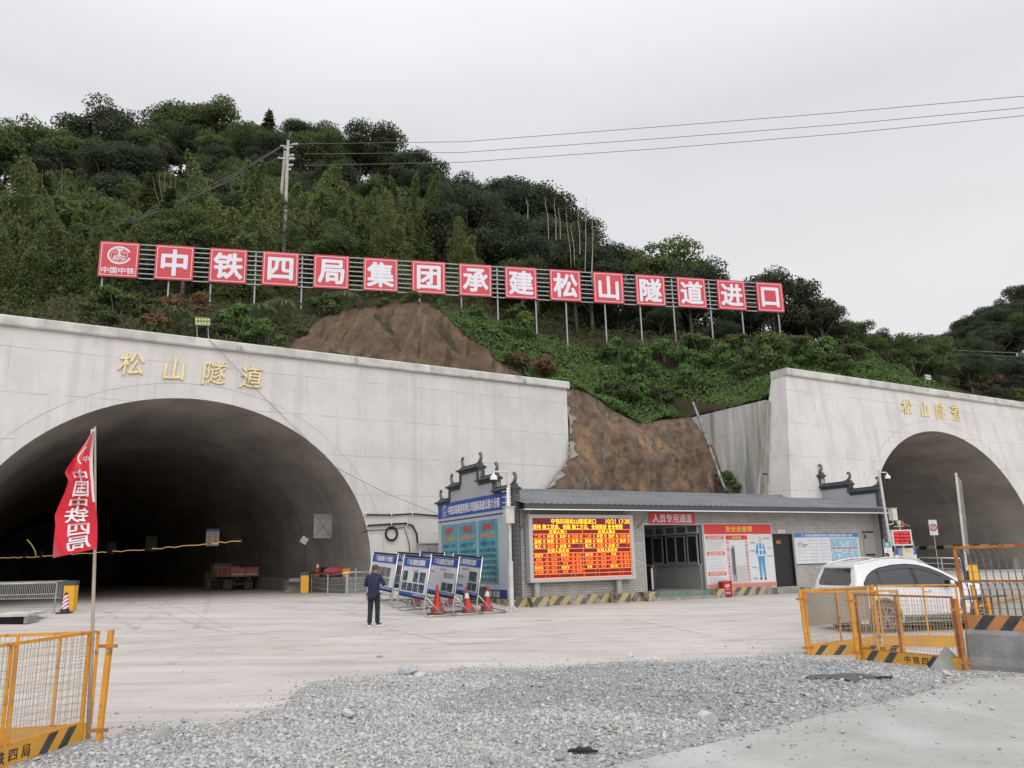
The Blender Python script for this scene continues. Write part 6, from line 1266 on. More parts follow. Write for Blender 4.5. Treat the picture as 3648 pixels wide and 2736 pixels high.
t, W_, H_ = sign_at('info_panel', 'white panel with blue heading behind the control box of the red display', '5', 948, 692, 1118, 800, 37, .1, 'notice board'); s = Sheet((0, 0, -.4), (1, 0, 0)); s.slab(0, 0, W_, 0, H_+.4, 0, .03); s.rect(1, 0, W_, H_+.12, H_+.4, .033); s.fit(2, '安全教育学习', .4, W_-.1, H_+.26, .16, .02, .036); s.rules(3, .1, W_-.1, .2, H_+.05, 12, .02, .034); s.build('panel', [M['sheet'], M['blue'], M['white'], M['greytxt']], t); mb = MB(); mb.bar((.05, .03, 1), (.05, .03, -1.7), .04, .04); mb.bar((W_-.05, .03, 1), (W_-.05, .03, -1.7), .04, .04); mb.build('leg', M['galv'], t)
t, W_, H_ = sign_at('dust_monitor', 'small red LED monitor display on a post with control box and beacons', '5', 930, 562, 1088, 668, 31, .12, 'monitor display')
mb = MB(); mb.box(0, W_, 0, .14, 0, .05); mb.box(0, W_, 0, .14, H_-.05, H_); mb.box(0, .05, 0, .14, .05, H_-.05); mb.box(W_-.05, W_, 0, .14, .05, H_-.05); mb.box(.05, W_-.05, .1, .14, .05, H_-.05); mb.build('frame', mat('monitor_frame', (.6, .6, .6), .4), t)
mb = MB(); mb.box(.05, W_-.05, .02, .1, .05, H_-.05); sc_ = mb.build('screen', M['ledbg'], t); s = Sheet((.05, .02, .05), (1, 0, 0)); w2, h2 = W_-.1, H_-.1
for r, tx in enumerate(('PM2.5: 31.7ug/m3', 'PM10: 38.7ug/m3', '噪声: 62.5 分贝', '温度: 23.6 湿度')): s.fit(0, tx, .04, w2*(.98 if r < 3 else .85), h2*(.87-.25*r), h2*.15, .012, .004)
s.build('lit_text', [em('led_scarlet', (1, .05, .03), 1.0)], sc_)
mb = MB(); mb.tube([(W_*.5, .08, H_), (W_*.5, .08, H_+.15)], .03, 8); mb.tube([(W_*.55, .08, 0), (W_*.62, .08, -1.9)], .045, 8); mb.bar((W_*.2, .08, H_+.13), (W_*.72, .08, H_+.13), .05, .04); mb.build('post', M['galv'], t)
mb = MB(); mb.box(W_*.35, W_*.35+.42, -.1, .18, -.62, -.12); mb.box(W_*.35-.02, W_*.35+.44, -.12, .2, -.12, -.10); mb.build('control_box', bpy.data.materials['box_offwhite'], t)
s = Sheet((W_*.35, -.1, -.62), (1, 0, 0)); s.rect(0, .1, .34, .36, .44, .003); s.arc(0, .34, .22, 0, .012, 0, 360, 1, .003, 8); s.build('box_label', [M['orangetxt']], t)
mb = MB(); mb.lathe([(.0, .0), (.055, .0), (.055, .06), (.075, .07), (.075, .20), (0, .21)], 12, (W_*.48, .08, H_+.15)); mb.build('sensor_pot', mat('sensor_cream', (.50, .48, .33), .5), t); mb = MB(); mb.lathe([(0, 0), (.06, 0), (.06, .17), (0, .18)], 12, (W_*.64, .08, H_+.15)); mb.build('red_beacon', M['conered'], t)
# ================================================================== POWER POLES AND LINES
PY = 61.
pa, pb_ = atd('E', 1893, 370, PY), atd('E', 1876, 800, PY); pc, pd = atd('E', 1872, 440, PY+.6), atd('E', 1838, 840, PY+.6)
up_ = thing('utility_pole', 'pair of leaning concrete utility poles with insulators on the wooded slope', 'utility pole', W0, (pb_.x, pb_.y, tzw(pb_.x, pb_.y)-.3)); o = Vector(up_.matrix_world.translation)
pm = mat('pole_concrete', (.40, .38, .34), .85, col2=(.30, .285, .26), scale=2)
def ext(a, b): return b+(b-a)*((b.z-o.z)/(a.z-b.z))
mb = MB(); mb.tube([ext(pa, pb_)-o, pa-o], [.19, .12], 10); mb.build('pole', pm, up_, smooth=True); mb = MB(); mb.tube([ext(pc, pd)-o, pc-o], [.19, .12], 10); mb.build('pole', pm, up_, smooth=True)
ins = []
for x, y in ((1850, 405), (1950, 393), (1832, 485), (1925, 465), (1930, 490), (1920, 530), (1905, 560)):
    c = atd('E', x, y, PY-.1)-o; k = atd('E', 1885, y+6, PY)-o; mb = MB(); mb.tube([k, c], .03, 5); d = (c-k).normalized()
    mb.tube([k+d*((c-k).length*.45), c+d*.1], [.05, .05], 6)
    for q in range(3): e_ = c-d*.16*q; mb.tube([e_-d*.02, e_+d*.04], [.12, .07], 8)
    mb.build('insulator', mat('insulator_white', (.55, .56, .56), .3) if 'insulator_white' not in bpy.data.materials else bpy.data.materials['insulator_white'], up_)
for (ky, arms) in ((400, 70), (470, 60)):
    mb = MB(); mb.bar(atd('E', 1862, ky+22, PY)-o, atd('E', 1925, ky+12, PY)-o, .1, .1); mb.build('crossarm', M['galv'], up_)
def span(pts, n=10, sag=.0):
    out = []
    for (a, b) in zip(pts, pts[1:]):
        for i in range(n): out.append(a.lerp(b, i/n))
    return out+[pts[-1]]
for (pp_, lb) in (([(1058, 513, 61), (1650, 505, 58), (2342, 452, 54), (3000, 400, 50), (3700, 338, 46), (5200, 190, 36)], 'uppermost'), ([(1082, 549, 61), (1650, 543, 58), (2342, 494, 54), (3000, 443, 50), (3700, 379, 46), (5200, 236, 36)], 'middle'), ([(1090, 590, 61), (1650, 578, 58), (2342, 530, 54), (3000, 476, 50), (3700, 407, 46), (5200, 268, 36)], 'lowest')):
    wire('power_line', lb+' of three power lines crossing the sky to the right', [atd('f', *a) for a in pp_], .022, M['wiregrey'], 'power line')
for (pp_, lb) in (([(1000, 522, 61), (810, 632, 60), (610, 728, 59.5), (470, 775, 59), (180, 828, 58)], 'upper line of the pair running left from the utility pole'), ([(1000, 526, 61), (810, 642, 60), (610, 738, 59.5), (470, 782, 59), (180, 838, 58)], 'lower line of the close pair running left from the utility pole'), ([(990, 563, 61), (820, 645, 60), (640, 720, 59.5), (500, 780, 59), (210, 855, 58)], 'separate lower power line running left from the utility pole')):
    wire('power_line', lb, [atd('f', *a) for a in pp_], .022, M['wiregrey'], 'power line')
rp = atd('D', 2168, 740, 95); t = thing('utility_pole', 'far utility pole at the right edge of the picture', 'utility pole', W0, (rp.x, rp.y, tzw(rp.x, rp.y) if False else rp.z-9)); mb = MB(); mb.tube([(0, 0, 0), (0, 0, 9.3)], [.2, .14], 8); mb.build('pole', pm, t, smooth=True); mb = MB(); mb.bar((-.9, 0, 8.6), (.6, 0, 8.6), .12, .1); mb.build('crossarm', M['galv'], t)
for q, x in enumerate((-.8, -.3, .5)): mb = MB(); mb.lathe([(.05, 0), (.15, .05), (.06, .12), (.14, .17), (.05, .26)], 8, (x, 0, 8.66)); mb.build('insulator', bpy.data.materials['insulator_white'], t)
for y0, y1, lb in ((715, 742, 'uppermost'), (735, 772, 'middle'), (742, 798, 'lowest')):
    wire('power_line', lb+' of three dark wires before the far wooded hill', [atd('D', 1500, y0-3, 98), atd('D', 1800, (y0+y1)/2, 96.5), atd('D', 2165, y1, 95)], .035, M['wiregrey'], 'power line')
# ================================================================== YELLOW SITE FENCES
M['fyel'] = mat('fence_yellow', (.72, .34, .025), .5, col2=(.60, .25, .03), scale=3); M['frust'] = mat('fence_rusty', (.52, .20, .04), .7, col2=(.27, .10, .04), scale=7); overlay(M['fyel'], (.30, .12, .05), lambda t, v: nz(t, v, 9, lo=.58, hi=.66, amp=.85))
M['wireyel'] = mat('mesh_wire', (.50, .36, .20), .6, col2=(.36, .34, .32), scale=6); M['kickyel'] = mat('kick_yellow', (.74, .37, .03), .45, col2=(.58, .30, .05), scale=2.2); overlay(M['kickyel'], (.40, .36, .30), lambda t, v: nz(t, v, 5, lo=.63, hi=.7, amp=.7))
M['kickblk'] = mat('kick_black', (.035, .037, .042), .6, col2=(.08, .08, .08), scale=6)
def fence(p0, p1, H, label, bars=(.5,), kick=.2, stripes=(), words=None, wx=.2, mt=None, cell=(.055, .075), facing=1, post=None, sheet=None, zoff=0., name='mesh_fence', wear=False):
    mt = mt or M['fyel']; d = p1-p0; L_ = Vector((d.x, d.y, 0)).length; rz = math.atan2(d.y, d.x); sl_ = d.z/L_
    t = thing(name, label, 'fence', W0, p0+Vector((0, 0, zoff)), rz); P = lambda x, z, y=0: Vector((x, y, z+sl_*x))
    f = .032; mb = MB()
    mb.bar(P(0, H), P(L_, H), f, f); mb.bar(P(f/2, kick), P(f/2, H), f, f); mb.bar(P(L_-f/2, kick), P(L_-f/2, H), f, f); mb.bar(P(0, kick), P(L_, kick), f*.9, f*.9)
    mb.build('frame', mt, t)
    for b in bars: mb = MB(); mb.bar(P(L_*b, kick), P(L_*b, H), f*.9, f*.9); mb.build('upright', mt, t)
    mb = MB(); n = int(L_/cell[0]); 
    for i in range(1, n): x = L_*i/n+random.uniform(-.008, .008); e = random.uniform(-.01, .01); mb.bar(P(x, kick), P(x+e, H), .0045, .0045)
    n = int((H-kick)/cell[1])
    for i in range(1, n): z = kick+(H-kick)*i/n; mb.bar(P(0, z), P(L_, z+random.uniform(-.008, .008)), .0045, .0045)
    mb.build('wire_mesh', M['wireyel'], t)
    if kick > .05:
        mb = MB(); q = -.018*facing; a, b = sorted((q, q+.008)); V = [P(0, 0, a), P(L_, 0, a), P(L_, 0, b), P(0, 0, b), P(0, kick, a), P(L_, kick, a), P(L_, kick, b), P(0, kick, b)]
        mb.add(V, [(0, 3, 2, 1), (4, 5, 6, 7), (0, 1, 5, 4), (1, 2, 6, 5), (2, 3, 7, 6), (3, 0, 4, 7)]); kp = mb.build('kick_plate', M['kickyel'], t)
        y = a-.003 if facing > 0 else b+.003; mb = MB()
        for (xa, xb) in stripes: mb.add([P(xa, 0.003, y), P(xb, .003, y), P(xb+kick*.8, kick-.003, y), P(xa+kick*.8, kick-.003, y)], [(0, 1, 2, 3)])
        if words:
            step = wx
            for i, ch in enumerate(words[0]):
                for o_ in (-.003, .003): mb.text(ch, words[1]+step*i+o_, 0, kick*.5, kick*.62, 1, 0, lambda x, yy, z: tuple(P(x, z, y-.001*facing)))
        if stripes or words: mb.build('stripes_and_lettering', M['kickblk'], kp)
    if sheet: mb = MB(); mb.box(sheet[0], sheet[1], .03, .05, sheet[2], sheet[3]); mb.build('cover_sheet', mat('cover_sheet', (.38, .37, .34), .6, col2=(.32, .31, .28), scale=2) if 'cover_sheet' not in bpy.data.materials else bpy.data.materials['cover_sheet'], t)
    return t
def fpost(p, H, label, lean=(0, 0), w_=.055, mt=None, clips=(1, -1)):
    t = thing('fence_post', label, 'fence post', W0, p); mb = MB(); top = Vector((lean[0], lean[1], H)); mb.bar((0, 0, -.05), top, w_, w_); mb.build('tube', mt or M['fyel'], t)
    for z in (.14, H-.17):
        mb = MB(); c = top*(z/H); mb.box(c.x-.11, c.x+.11, c.y-w_/2-.008, c.y-w_/2, c.z-.02, c.z+.02); mb.build('clip', M['frust'], t)
    return t
# left pair beside the flag
A1 = ground('6', 640, 1448); A0 = ground('6', 0, 1668); A0 = A1+(A0-A1)*1.7
fence(A0, A1, 1.18, 'near yellow mesh fence panel with striped lettered kick plate at the left edge', bars=(.14, .43, .71), kick=.2, stripes=((0, 0),), words=None) if False else None
Ld = (A1-A0).length; px0 = Ld-(A1-ground('6', 0, 1668)).length
ft = fence(A0, A1, 1.17, 'near yellow mesh fence panel with striped lettered kick plate at the left edge', bars=(.12, .40, (px0+.33*(Ld-px0))/Ld-.17), kick=.2, stripes=((Ld-.72, Ld-.58), (Ld-.42, Ld-.28)), words=('中铁四局', Ld-1.42), wx=.175)
B1 = ground('6', 715, 1438); B0 = ground('6', 0, 1490); B0 = B1+(B0-B1)*1.5
fence(B1, B0, 1.17, 'plain yellow mesh fence panel just behind the lettered one at the left edge', bars=(.30, .62), kick=.17, facing=-1)
fpost(ground('6', 775, 1465), 1.2, 'single yellow fence post with clips right of the red flag pole', (.03, .02))
# right group before the car
a, b = ground('5', 362, 1430), ground('5', 1030, 1432); L1 = (b-a).length
fence(a, b, 1.16, 'yellow mesh fence with striped kick plate lettered in black, left front of the group', bars=(), kick=.18, stripes=((.08, .2), (.42, .54), (L1-.75, L1-.63), (L1-.36, L1-.24)), words=('中铁四局', .86), wx=.15)
fpost(ground('5', 360, 1432)+Vector((-.03, -.02, 0)), 1.2, 'leftmost yellow fence post of the right hand group, leaning', (-.04, 0))
c = ground('5', 825, 1362); fence(a+Vector((0, .06, 0)), c, 1.18, 'yellow mesh fence with grey sheet on its upper half, running back behind the front one', bars=(.48,), kick=.16, sheet=(.05, (c-a).length-.08, .5, 1.16))
fpost(ground('5', 848, 1352), 1.2, 'yellow fence post with pale foot between the two back fences', (-.02, 0))
d0, d1 = ground('5', 872, 1372), ground('5', 1440, 1372); fence(d0, d1, 1.2, 'plain yellow mesh fence standing closest to the car, with plain kick plate', bars=(.58,), kick=.2)
e0, e1 = ground('5', 722, 1466), ground('5', 1422, 1542); L4 = (e1-e0).length
fence(e0, e1, 1.14, 'rusty yellow mesh fence slanting across the front with worn striped kick plate', bars=(.44,), kick=.19, stripes=((.10, .24), (.45, .6), (L4-.62, L4-.46)), words=('中铁四局', .92), wx=.16, mt=M['frust'])
fpost(ground('5', 700, 1468), 1.2, 'thick yellow fence post at the left end of the slanting fence', (-.03, 0), .065)
fpost(ground('5', 1450, 1545), 1.12, 'rusty orange fence post beside the concrete barrier', (-.03, 0), .06, M['frust'])
# concrete barrier and rebar gate
q0, q1 = ground('5', 1456, 1532), ground('5', 1860, 1560); dq = (q1-q0).normalized(); Lb = 3.2; rz = math.atan2(dq.y, dq.x)
bar_ = thing('concrete_barrier', 'grey concrete road barrier block cut by the right edge of the picture', 'barrier', W0, q0, rz)
mb = MB(); prof = [(-.0, -.05), (0, .08), (.05, .2), (.09, .55), (.13, .61), (.37, .61), (.41, .55), (.45, .2), (.5, .08), (.5, -.05)]
N_ = len(prof); V = [(x, y, z) for x in (0, .04, Lb) for y, z in [(yy+(.03 if x == 0 and 0 < i < N_-1 else 0), zz) for i, (yy, zz) in enumerate(prof)]]
mb.add(V, [(k*N_+i, (k+1)*N_+i, (k+1)*N_+i+1, k*N_+i+1) for k in range(2) for i in range(N_-1)]+[tuple(range(N_))]); mb.build('block', mat('barrier_concrete', (.29, .29, .285), .9, col2=(.20, .20, .195), scale=2.2, bump=.35, bscale=14, spec=.2), bar_, norm=True)
gt = thing('rebar_gate', 'rusty orange gate of bent steel bars standing on the concrete barrier', 'gate', W0, q0+Vector((0, .0, .61)), rz)
M['rebar'] = mat('rebar_steel', (.20, .17, .15), .7, col2=(.13, .09, .07), scale=8)
mb = MB(); mb.box(.02, Lb, .2, .235, 0, .235); kp = mb.build('kick_plate', M['frust'] if False else mat('gate_plate', (.58, .25, .08), .55, col2=(.45, .20, .08), scale=3), gt); overlay(bpy.data.materials['gate_plate'], (.10, .05, .03), lambda t, v: nz(t, v, 14, lo=.62, hi=.66, amp=.9))
mb = MB(); 
for xa in (.12, .5): mb.add([(xa, .197, .003), (xa+.18, .197, .003), (xa+.36, .197, .232), (xa+.18, .197, .232)], [(0, 1, 2, 3)])
for k, ch in enumerate('中铁四局'): mb.text(ch, .98+.24*k, .195, .12, .17)
mb.build('stripes_and_lettering', M['kickblk'], kp)
GH = 1.32; mb = MB(); mb.bar((.02, .22, .0), (.0, .22, GH), .05, .05); mb.bar((-.02, .22, GH), (Lb, .22, GH+.02), .05, .05); mb.bar((.0, .22, .77), (Lb, .22, .79), .035, .035); mb.bar((1.04, .22, .25), (1.04, .22, GH), .045, .045); mb.bar((Lb-.03, .22, 0), (Lb-.03, .22, GH), .05, .05); mb.build('frame', M['frust'], gt)
for k in range(29):
    x = .12+.105*k
    if 1.0 < x < 1.08: continue
    mb = MB(); j = random.uniform(-.015, .015); mb.tube([(x+j, .21, .24), (x, .21, .7), (x-.02+j, .21, 1.1), (x-.03, .21, GH-.12), (x-.075, .2, GH-.03)], .0085, 5); mb.tube([(x+.02, .2, .24), (x+.015, .2, .62), (x-.02, .19, .74), (x-.085, .18, .78)], .0085, 5); mb.build('bar', M['rebar'], gt)
mb = MB(); [mb.bar((0, .205, z), (Lb, .205, z+.01), .006, .006) for z in (.34, .44, .54, .64, .92, 1.02, 1.12, 1.2)]; mb.build('wire_mesh', M['rebar'], gt)
hp = atd('5', 1412, 1090, 13.5); t = thing('bent_pipe', 'dark bent steel pipe sticking out left of the rebar gate', 'pipe', W0, hp); mb = MB(); pts = [atd('5', x, y, 13.45)-hp for x, y in ((1432, 1130), (1414, 1085), (1414, 1045), (1428, 1030), (1500, 1027), (1730, 1018))]; mb.tube(pts, .016, 8); pts = [atd('5', x, y, 13.5)-hp for x, y in ((1440, 1080), (1428, 1060), (1432, 1045), (1520, 1040))]; mb.tube(pts, .013, 8); mb.build('pipe', M['rebar'], t)
g0 = ground('5', 1560, 1375); t = thing('leaning_sheet', 'grey sheet leaning behind the rebar gate with orange struts', 'panel', W0, g0, .05); mb = MB(); mb.box(.15, 2.6, 0, .03, .45, 1.22); mb.build('sheet', bpy.data.materials['cover_sheet'], t); mb = MB(); mb.bar((.0, -.03, 0), (-.05, -.03, 1.2), .06, .05); mb.bar((.28, -.03, .1), (.22, -.03, 1.0), .06, .05); mb.bar((-.1, -.03, .75), (2.6, -.03, 1.25), .03, .03); mb.build('strut', M['fyel'], t)
# ================================================================== LEFT MIDDLE: GATE BOX, STRIPED CONE, SLATTED ARM, RAIL, CHANNEL
pL = ground('6', 478, 425); gbL = gate_box(pL, .12, 'yellow barrier gate box with black cap left of the flag pole, striped cone before it', H=1.02, w_=.38)
cp_ = ground('6', 508, 441); t = thing('striped_cone', 'small black and white cone with red diagonal stripes before the left gate box', 'traffic cone', W0, cp_)
mb = MB(); mb.box(-.19, .19, -.19, .19, 0, .045); mb.lathe([(.15, .045), (.13, .15)], 16); mb.lathe([(.062, .60), (.045, .66), (.02, .67), (0, .67)], 16); mb.tube([(0, -.03, .66), (0, 0, .71), (0, .03, .66)], .01, 5); mb.build('rubber_base', M['black'], t)
mb = MB(); mb.lathe([(.13, .15), (.062, .60)], 20); sm_ = mat('cone_stripes', (.70, .68, .68), .4)
def _st(t_, v):
    s_ = _n(t_, 'ShaderNodeSeparateXYZ'); t_.links.new(v, s_.inputs[0]); a_ = mth(t_, 'ADD', mth(t_, 'SUBTRACT', s_.outputs['Z'], mth(t_, 'MULTIPLY', s_.outputs['X'], .9)), 1.0); return mth(t_, 'LESS_THAN', mth(t_, 'MODULO', a_, .13), .055)
overlay(sm_, (.40, .02, .14), _st); mb.build('striped_sleeve', sm_, t, smooth=True)
M['slat'] = mat('slat_grey', (.30, .30, .28), .6, col2=(.22, .21, .19), scale=3)
s0 = ground('6', 478, 400)+Vector((0, .3, 0)); s1 = s0+Vector((-4.6, .9, 0)); t = thing('slatted_barrier', 'lowered grey slatted barrier arm running left from the gate box', 'barrier arm', W0, s1, math.atan2(-.9, 4.6)); Ls = 4.68
mb = MB(); mb.bar((0, 0, .98), (Ls, 0, .98), .06, .05); mb.bar((0, 0, .36), (Ls, 0, .36), .03, .04); mb.build('arm', M['slat'], t); mb = MB(); [mb.bar((Ls*k/58, .0, .37), (Ls*k/58+.02, 0, .96), .028, .015) for k in range(59)]; mb.build('slats', M['slat'], t)
rl = [ground('6', 425, 437)]; rl += [rl[0]+Vector((-2.1, -.15, 0)), rl[0]+Vector((-4.2, -.3, 0))]
railing('railing', 'dull stainless railing at the left edge in front of the slatted arm', rl, .98, (.12, .62), .025, m=M['galv'], top=.032)
dc = ground('6', 150, 480); t = thing('drain_opening', 'open concrete drain channel with a pale cover slab at the left edge', 'drain', W0, dc)
mb = MB(); mb.box(-.45, .32, -.30, .28, .004, .19); mb.build('gap_shade_block', mat('gap_shade_black', (.006, .006, .006), 1), t); mb = MB(); mb.box(.33, .43, -.31, .28, 0, .2); mb.box(-1.3, -.46, -.5, .5, 0, .22); mb.build('rim', M['concbare'], t)  # solid black block paints the shade of the gap under the slab
mb = MB(); mb.add([(-.5, -.34, .2), (.45, -.34, .2), (-.1, 1.6, .21), (-1.2, 1.6, .21), (-.5, -.34, .27), (.45, -.34, .27), (-.1, 1.6, .28), (-1.2, 1.6, .28)], [(4, 5, 6, 7), (0, 1, 5, 4), (1, 2, 6, 5), (3, 0, 4, 7), (2, 3, 7, 6)]); mb.build('cover_slab', M['cope'], t)
# ================================================================== FLAG
pbase = ground('6', 697, 1442); FY = pbase.y
def fp(x, y): return atd('1', x, y, FY)
ptop = fp(748, 268); pm1 = fp(748, 1225); pm2 = atd('6', 726, 650, FY)
flag = thing('red_flag', 'red company flag with mirrored white characters on a thin bamboo pole', 'flag', W0, pbase); o = pbase
mb = MB(); mb.tube([Vector((0, 0, -.1)), pm2-o, pm1-o, ptop-o], [.026, .021, .018, .013], 10); mb.build('bamboo_pole', mat('bamboo_pole', (.46, .43, .37), .6, col2=(.34, .25, .18), scale=1.5, stretch=(1, 1, 1.2)), flag, smooth=True)
rowsR = [(290, 737, 735), (400, 727, 668), (500, 722, 590), (625, 728, 507), (690, 735, 541), (780, 741, 512), (870, 752, 470), (965, 762, 430), (1040, 766, 437), (1120, 768, 428), (1200, 766, 421), (1300, 764, 416)]
def lerp_rows(y):
    ys = [r[0] for r in rowsR]; return float(np.interp(y, ys, [r[1] for r in rowsR])), float(np.interp(y, ys, [r[2] for r in rowsR]))
def flagpt(u, y, off=0.):
    """u 0 at the hoist .. 1 at the free edge; y photo row at the hoist"""
    r, l = lerp_rows(y); x = r+(l-r)*u; yy = y+u*(110 if y > 1150 else 60*max(0, (y-700)/450))*0+u*(55+0*y)*(1 if y > 1100 else (y/1100))
    dy_ = -.045+(.02+.11*u)*math.sin(u*5.2+y*.006)+.05*math.sin(u*9+y*.013)*u-.05*u-off
    return atd('1', x, y-(1-u)*75*max(0, (y-900)/400), FY+dy_)-o
mb = MB(); NU, NV = 14, 44; V = []
for j in range(NV+1):
    for i in range(NU+1): V.append(flagpt(i/NU, 290+1010*j/NV))
mb.add(V, [(j*(NU+1)+i, j*(NU+1)+i+1, (j+1)*(NU+1)+i+1, (j+1)*(NU+1)+i) for j in range(NV) for i in range(NU)])
M['flagred'] = mat('flag_red', (.72, .012, .035), .75, col2=(.60, .01, .03), scale=3); b_ = M['flagred'].node_tree.nodes['Principled BSDF']; b_.inputs['Sheen Weight'].default_value = .2
fl_ = mb.build('flag_cloth', M['flagred'], flag, smooth=True)
mb = MB(); V = []
for j in range(31):
    y = 285+ (575)*j/30; r = lerp_rows(y)[0]
    for dx in (0, 26-12*j/30): p = atd('1', r-20+dx*1.3, y, FY-.045+.02*math.sin(y*.006)-.02); V.append(p-o)
mb.add(V, [(2*j, 2*j+1, 2*j+3, 2*j+2) for j in range(30)]); mb.build('hoist_sleeve', mat('sleeve_white', (.66, .64, .66), .7), flag)
mb = MB()
for ch, yc, uc, hh in (('中', 650, .47, 95), ('国', 755, .45, 125), ('中', 868, .48, 100), ('铁', 965, .48, 120), ('四', 1080, .44, 115), ('局', 1190, .42, 120)):
    for o_ in ((-.02, 0), (.02, 0), (0, -.02), (0, .02)):
        vs_, fs_, W_ = glyphs(ch, 0.); mb.add([flagpt(uc+((a-W_/2+o_[0])*.56), yc-(b+o_[1])*hh+35*max(0, (yc-900)/400), .010+.0008*(o_[0] > 0)+.0016*(o_[1] > 0)+.0032*(o_[1] < 0)) for a, b in vs_], fs_)
V = []
for i in range(15):
    t_ = math.radians(95+150*i/14)
    for r in (.30, .36): V.append(flagpt(.28+r*.75*math.cos(t_)*-1+0*.1-.0, 480-r*190*math.sin(t_)*-1*-1, .011))
V = [flagpt(.45+.33*math.sin(t_)*0-(.0)+(.30*(1-math.cos(t_)))*0+.42*math.sin(t_*.5), yy_, .011) for t_, yy_ in ()]
arc_ = []
for i in range(13):
    k_ = i/12; yy_ = 425+135*k_; uu = .30+.50*math.sin(math.pi*(.15+.75*k_))*.9
    arc_ += [flagpt(min(.97, uu), yy_, .011), flagpt(min(.99, uu+.10), yy_, .011)]
mb.add(arc_, [(2*i, 2*i+1, 2*i+3, 2*i+2) for i in range(12)]); vs_, fs_, W_ = glyphs('中', 0.); mb.add([flagpt(.30+((a-W_/2)*.34), 520-b*55, .012) for a, b in vs_], fs_)
mb.build('mirrored_lettering', M['white'], fl_)
# ================================================================== GRAVEL, SLAB AND STONES
edge_top = [('6', -250, 1760), ('6', 100, 1635), ('6', 650, 1442), ('6', 850, 1430), ('6', 1050, 1335), ('6', 1400, 1325), ('6', 1800, 1300), ('6', 2212, 1185), ('7', 150, 830), ('7', 420, 790), ('7', 740, 765), ('7', 960, 762), ('7', 1200, 722), ('7', 1500, 733), ('7', 1900, 715), ('8', 0, 568), ('8', 300, 572), ('8', 530, 556), ('8', 720, 545), ('8', 830, 522), ('8', 1030, 520), ('8', 1100, 556), ('8', 1310, 560), ('8', 1530, 588), ('8', 1850, 612), ('8', 2212, 640)]
edge_bot = [('8', 2212, 660), ('8', 1950, 672), ('8', 1560, 780), ('8', 1100, 880), ('8', 640, 1000), ('8', 0, 1150), ('8', -400, 1255)]
ET = [ground(*p) for p in edge_top]; EB = [ground(*p) for p in edge_bot]; tail = [Vector((1.2, 4.2, 0)), Vector((-4.2, 4.2, 0)), Vector((-7.5, 7.5, 0))]
GP = [(p.x, p.y) for p in ET+EB+tail]
def pip_np(X, Y, poly):
    ins = np.zeros(len(X), bool); n = len(poly); j = n-1
    for i in range(n):
        xi, yi = poly[i]; xj, yj = poly[j]; c = ((yi > Y) != (yj > Y)) & (X < (xj-xi)*(Y-yi)/((yj-yi)+1e-12)+xi); ins ^= c; j = i
    return ins
def edge_dist(X, Y, poly):
    D = np.full(len(X), 1e9); n = len(poly)
    for i in range(n):
        a = np.array(poly[i]); b = np.array(poly[(i+1) % n]); ab = b-a; t = np.clip(((X-a[0])*ab[0]+(Y-a[1])*ab[1])/(ab@ab+1e-9), 0, 1)
        D = np.minimum(D, np.hypot(X-a[0]-t*ab[0], Y-a[1]-t*ab[1]))
    return D
mounds = [(ground('8', 900, 540), 1.5, .15), (ground('6', 1350, 1350), .9, .12), (ground('7', 250, 880), 1.1, .10), (ground('7', 500, 1010), 1.0, .11), (ground('8', 1250, 730), 1.3, .13), (ground('8', 700, 790), 1.3, .08), (ground('6', 1000, 1420), .8, .10)]
def gh(X, Y):
    D = edge_dist(X, Y, GP); e = np.clip(D/1.1, 0, 1); e = e*e*(3-2*e)
    h = .04+.022*np.sin(X*1.9+1.1*np.sin(Y*1.3))+.025*np.sin(Y*2.7+X*.8)+.012*np.sin(X*6+Y*5)
    for c, r, a in mounds: h = h+a*np.exp(-((X-c.x)**2+(Y-c.y)**2)/(r*r*.5))
    return h*e+.012
xs = np.arange(-9, 12, .05); ys = np.arange(4, 17.5, .05); XX, YY = np.meshgrid(xs, ys); fx, fy = XX.ravel(), YY.ravel(); ins = pip_np(fx, fy, GP)
hz = gh(fx, fy)+rng.uniform(-.008, .008, len(fx)); idm = -np.ones(len(fx), int); kk = np.nonzero(ins)[0]; idm[kk] = np.arange(len(kk)); nx = len(xs)
Vg = np.stack([fx[kk], fy[kk], hz[kk]+np.array([gz(a, b) for a, b in zip(fx[kk], fy[kk])])], 1)
q = kk[(kk % nx < nx-1) & (kk+nx < len(fx))]; F4 = np.stack([idm[q], idm[q+1], idm[q+nx+1], idm[q+nx]], 1); F4 = F4[(F4 >= 0).all(1)]
me = bpy.data.meshes.new('gravel_bed'); me.from_pydata([tuple(v) for v in Vg], [], [tuple(int(a) for a in f) for f in F4]); me.shade_smooth()
gm = mat('gravel_bed', (.46, .45, .435), .95, col2=(.33, .325, .315), scale=26, detail=3, bump=1.0, bscale=38, spec=.15, lo=.42, hi=.6); me.materials.append(gm)
tag_o = bpy.data.objects.new('gravel_bed', me); COL.objects.link(tag_o); tag(tag_o, kind='structure')
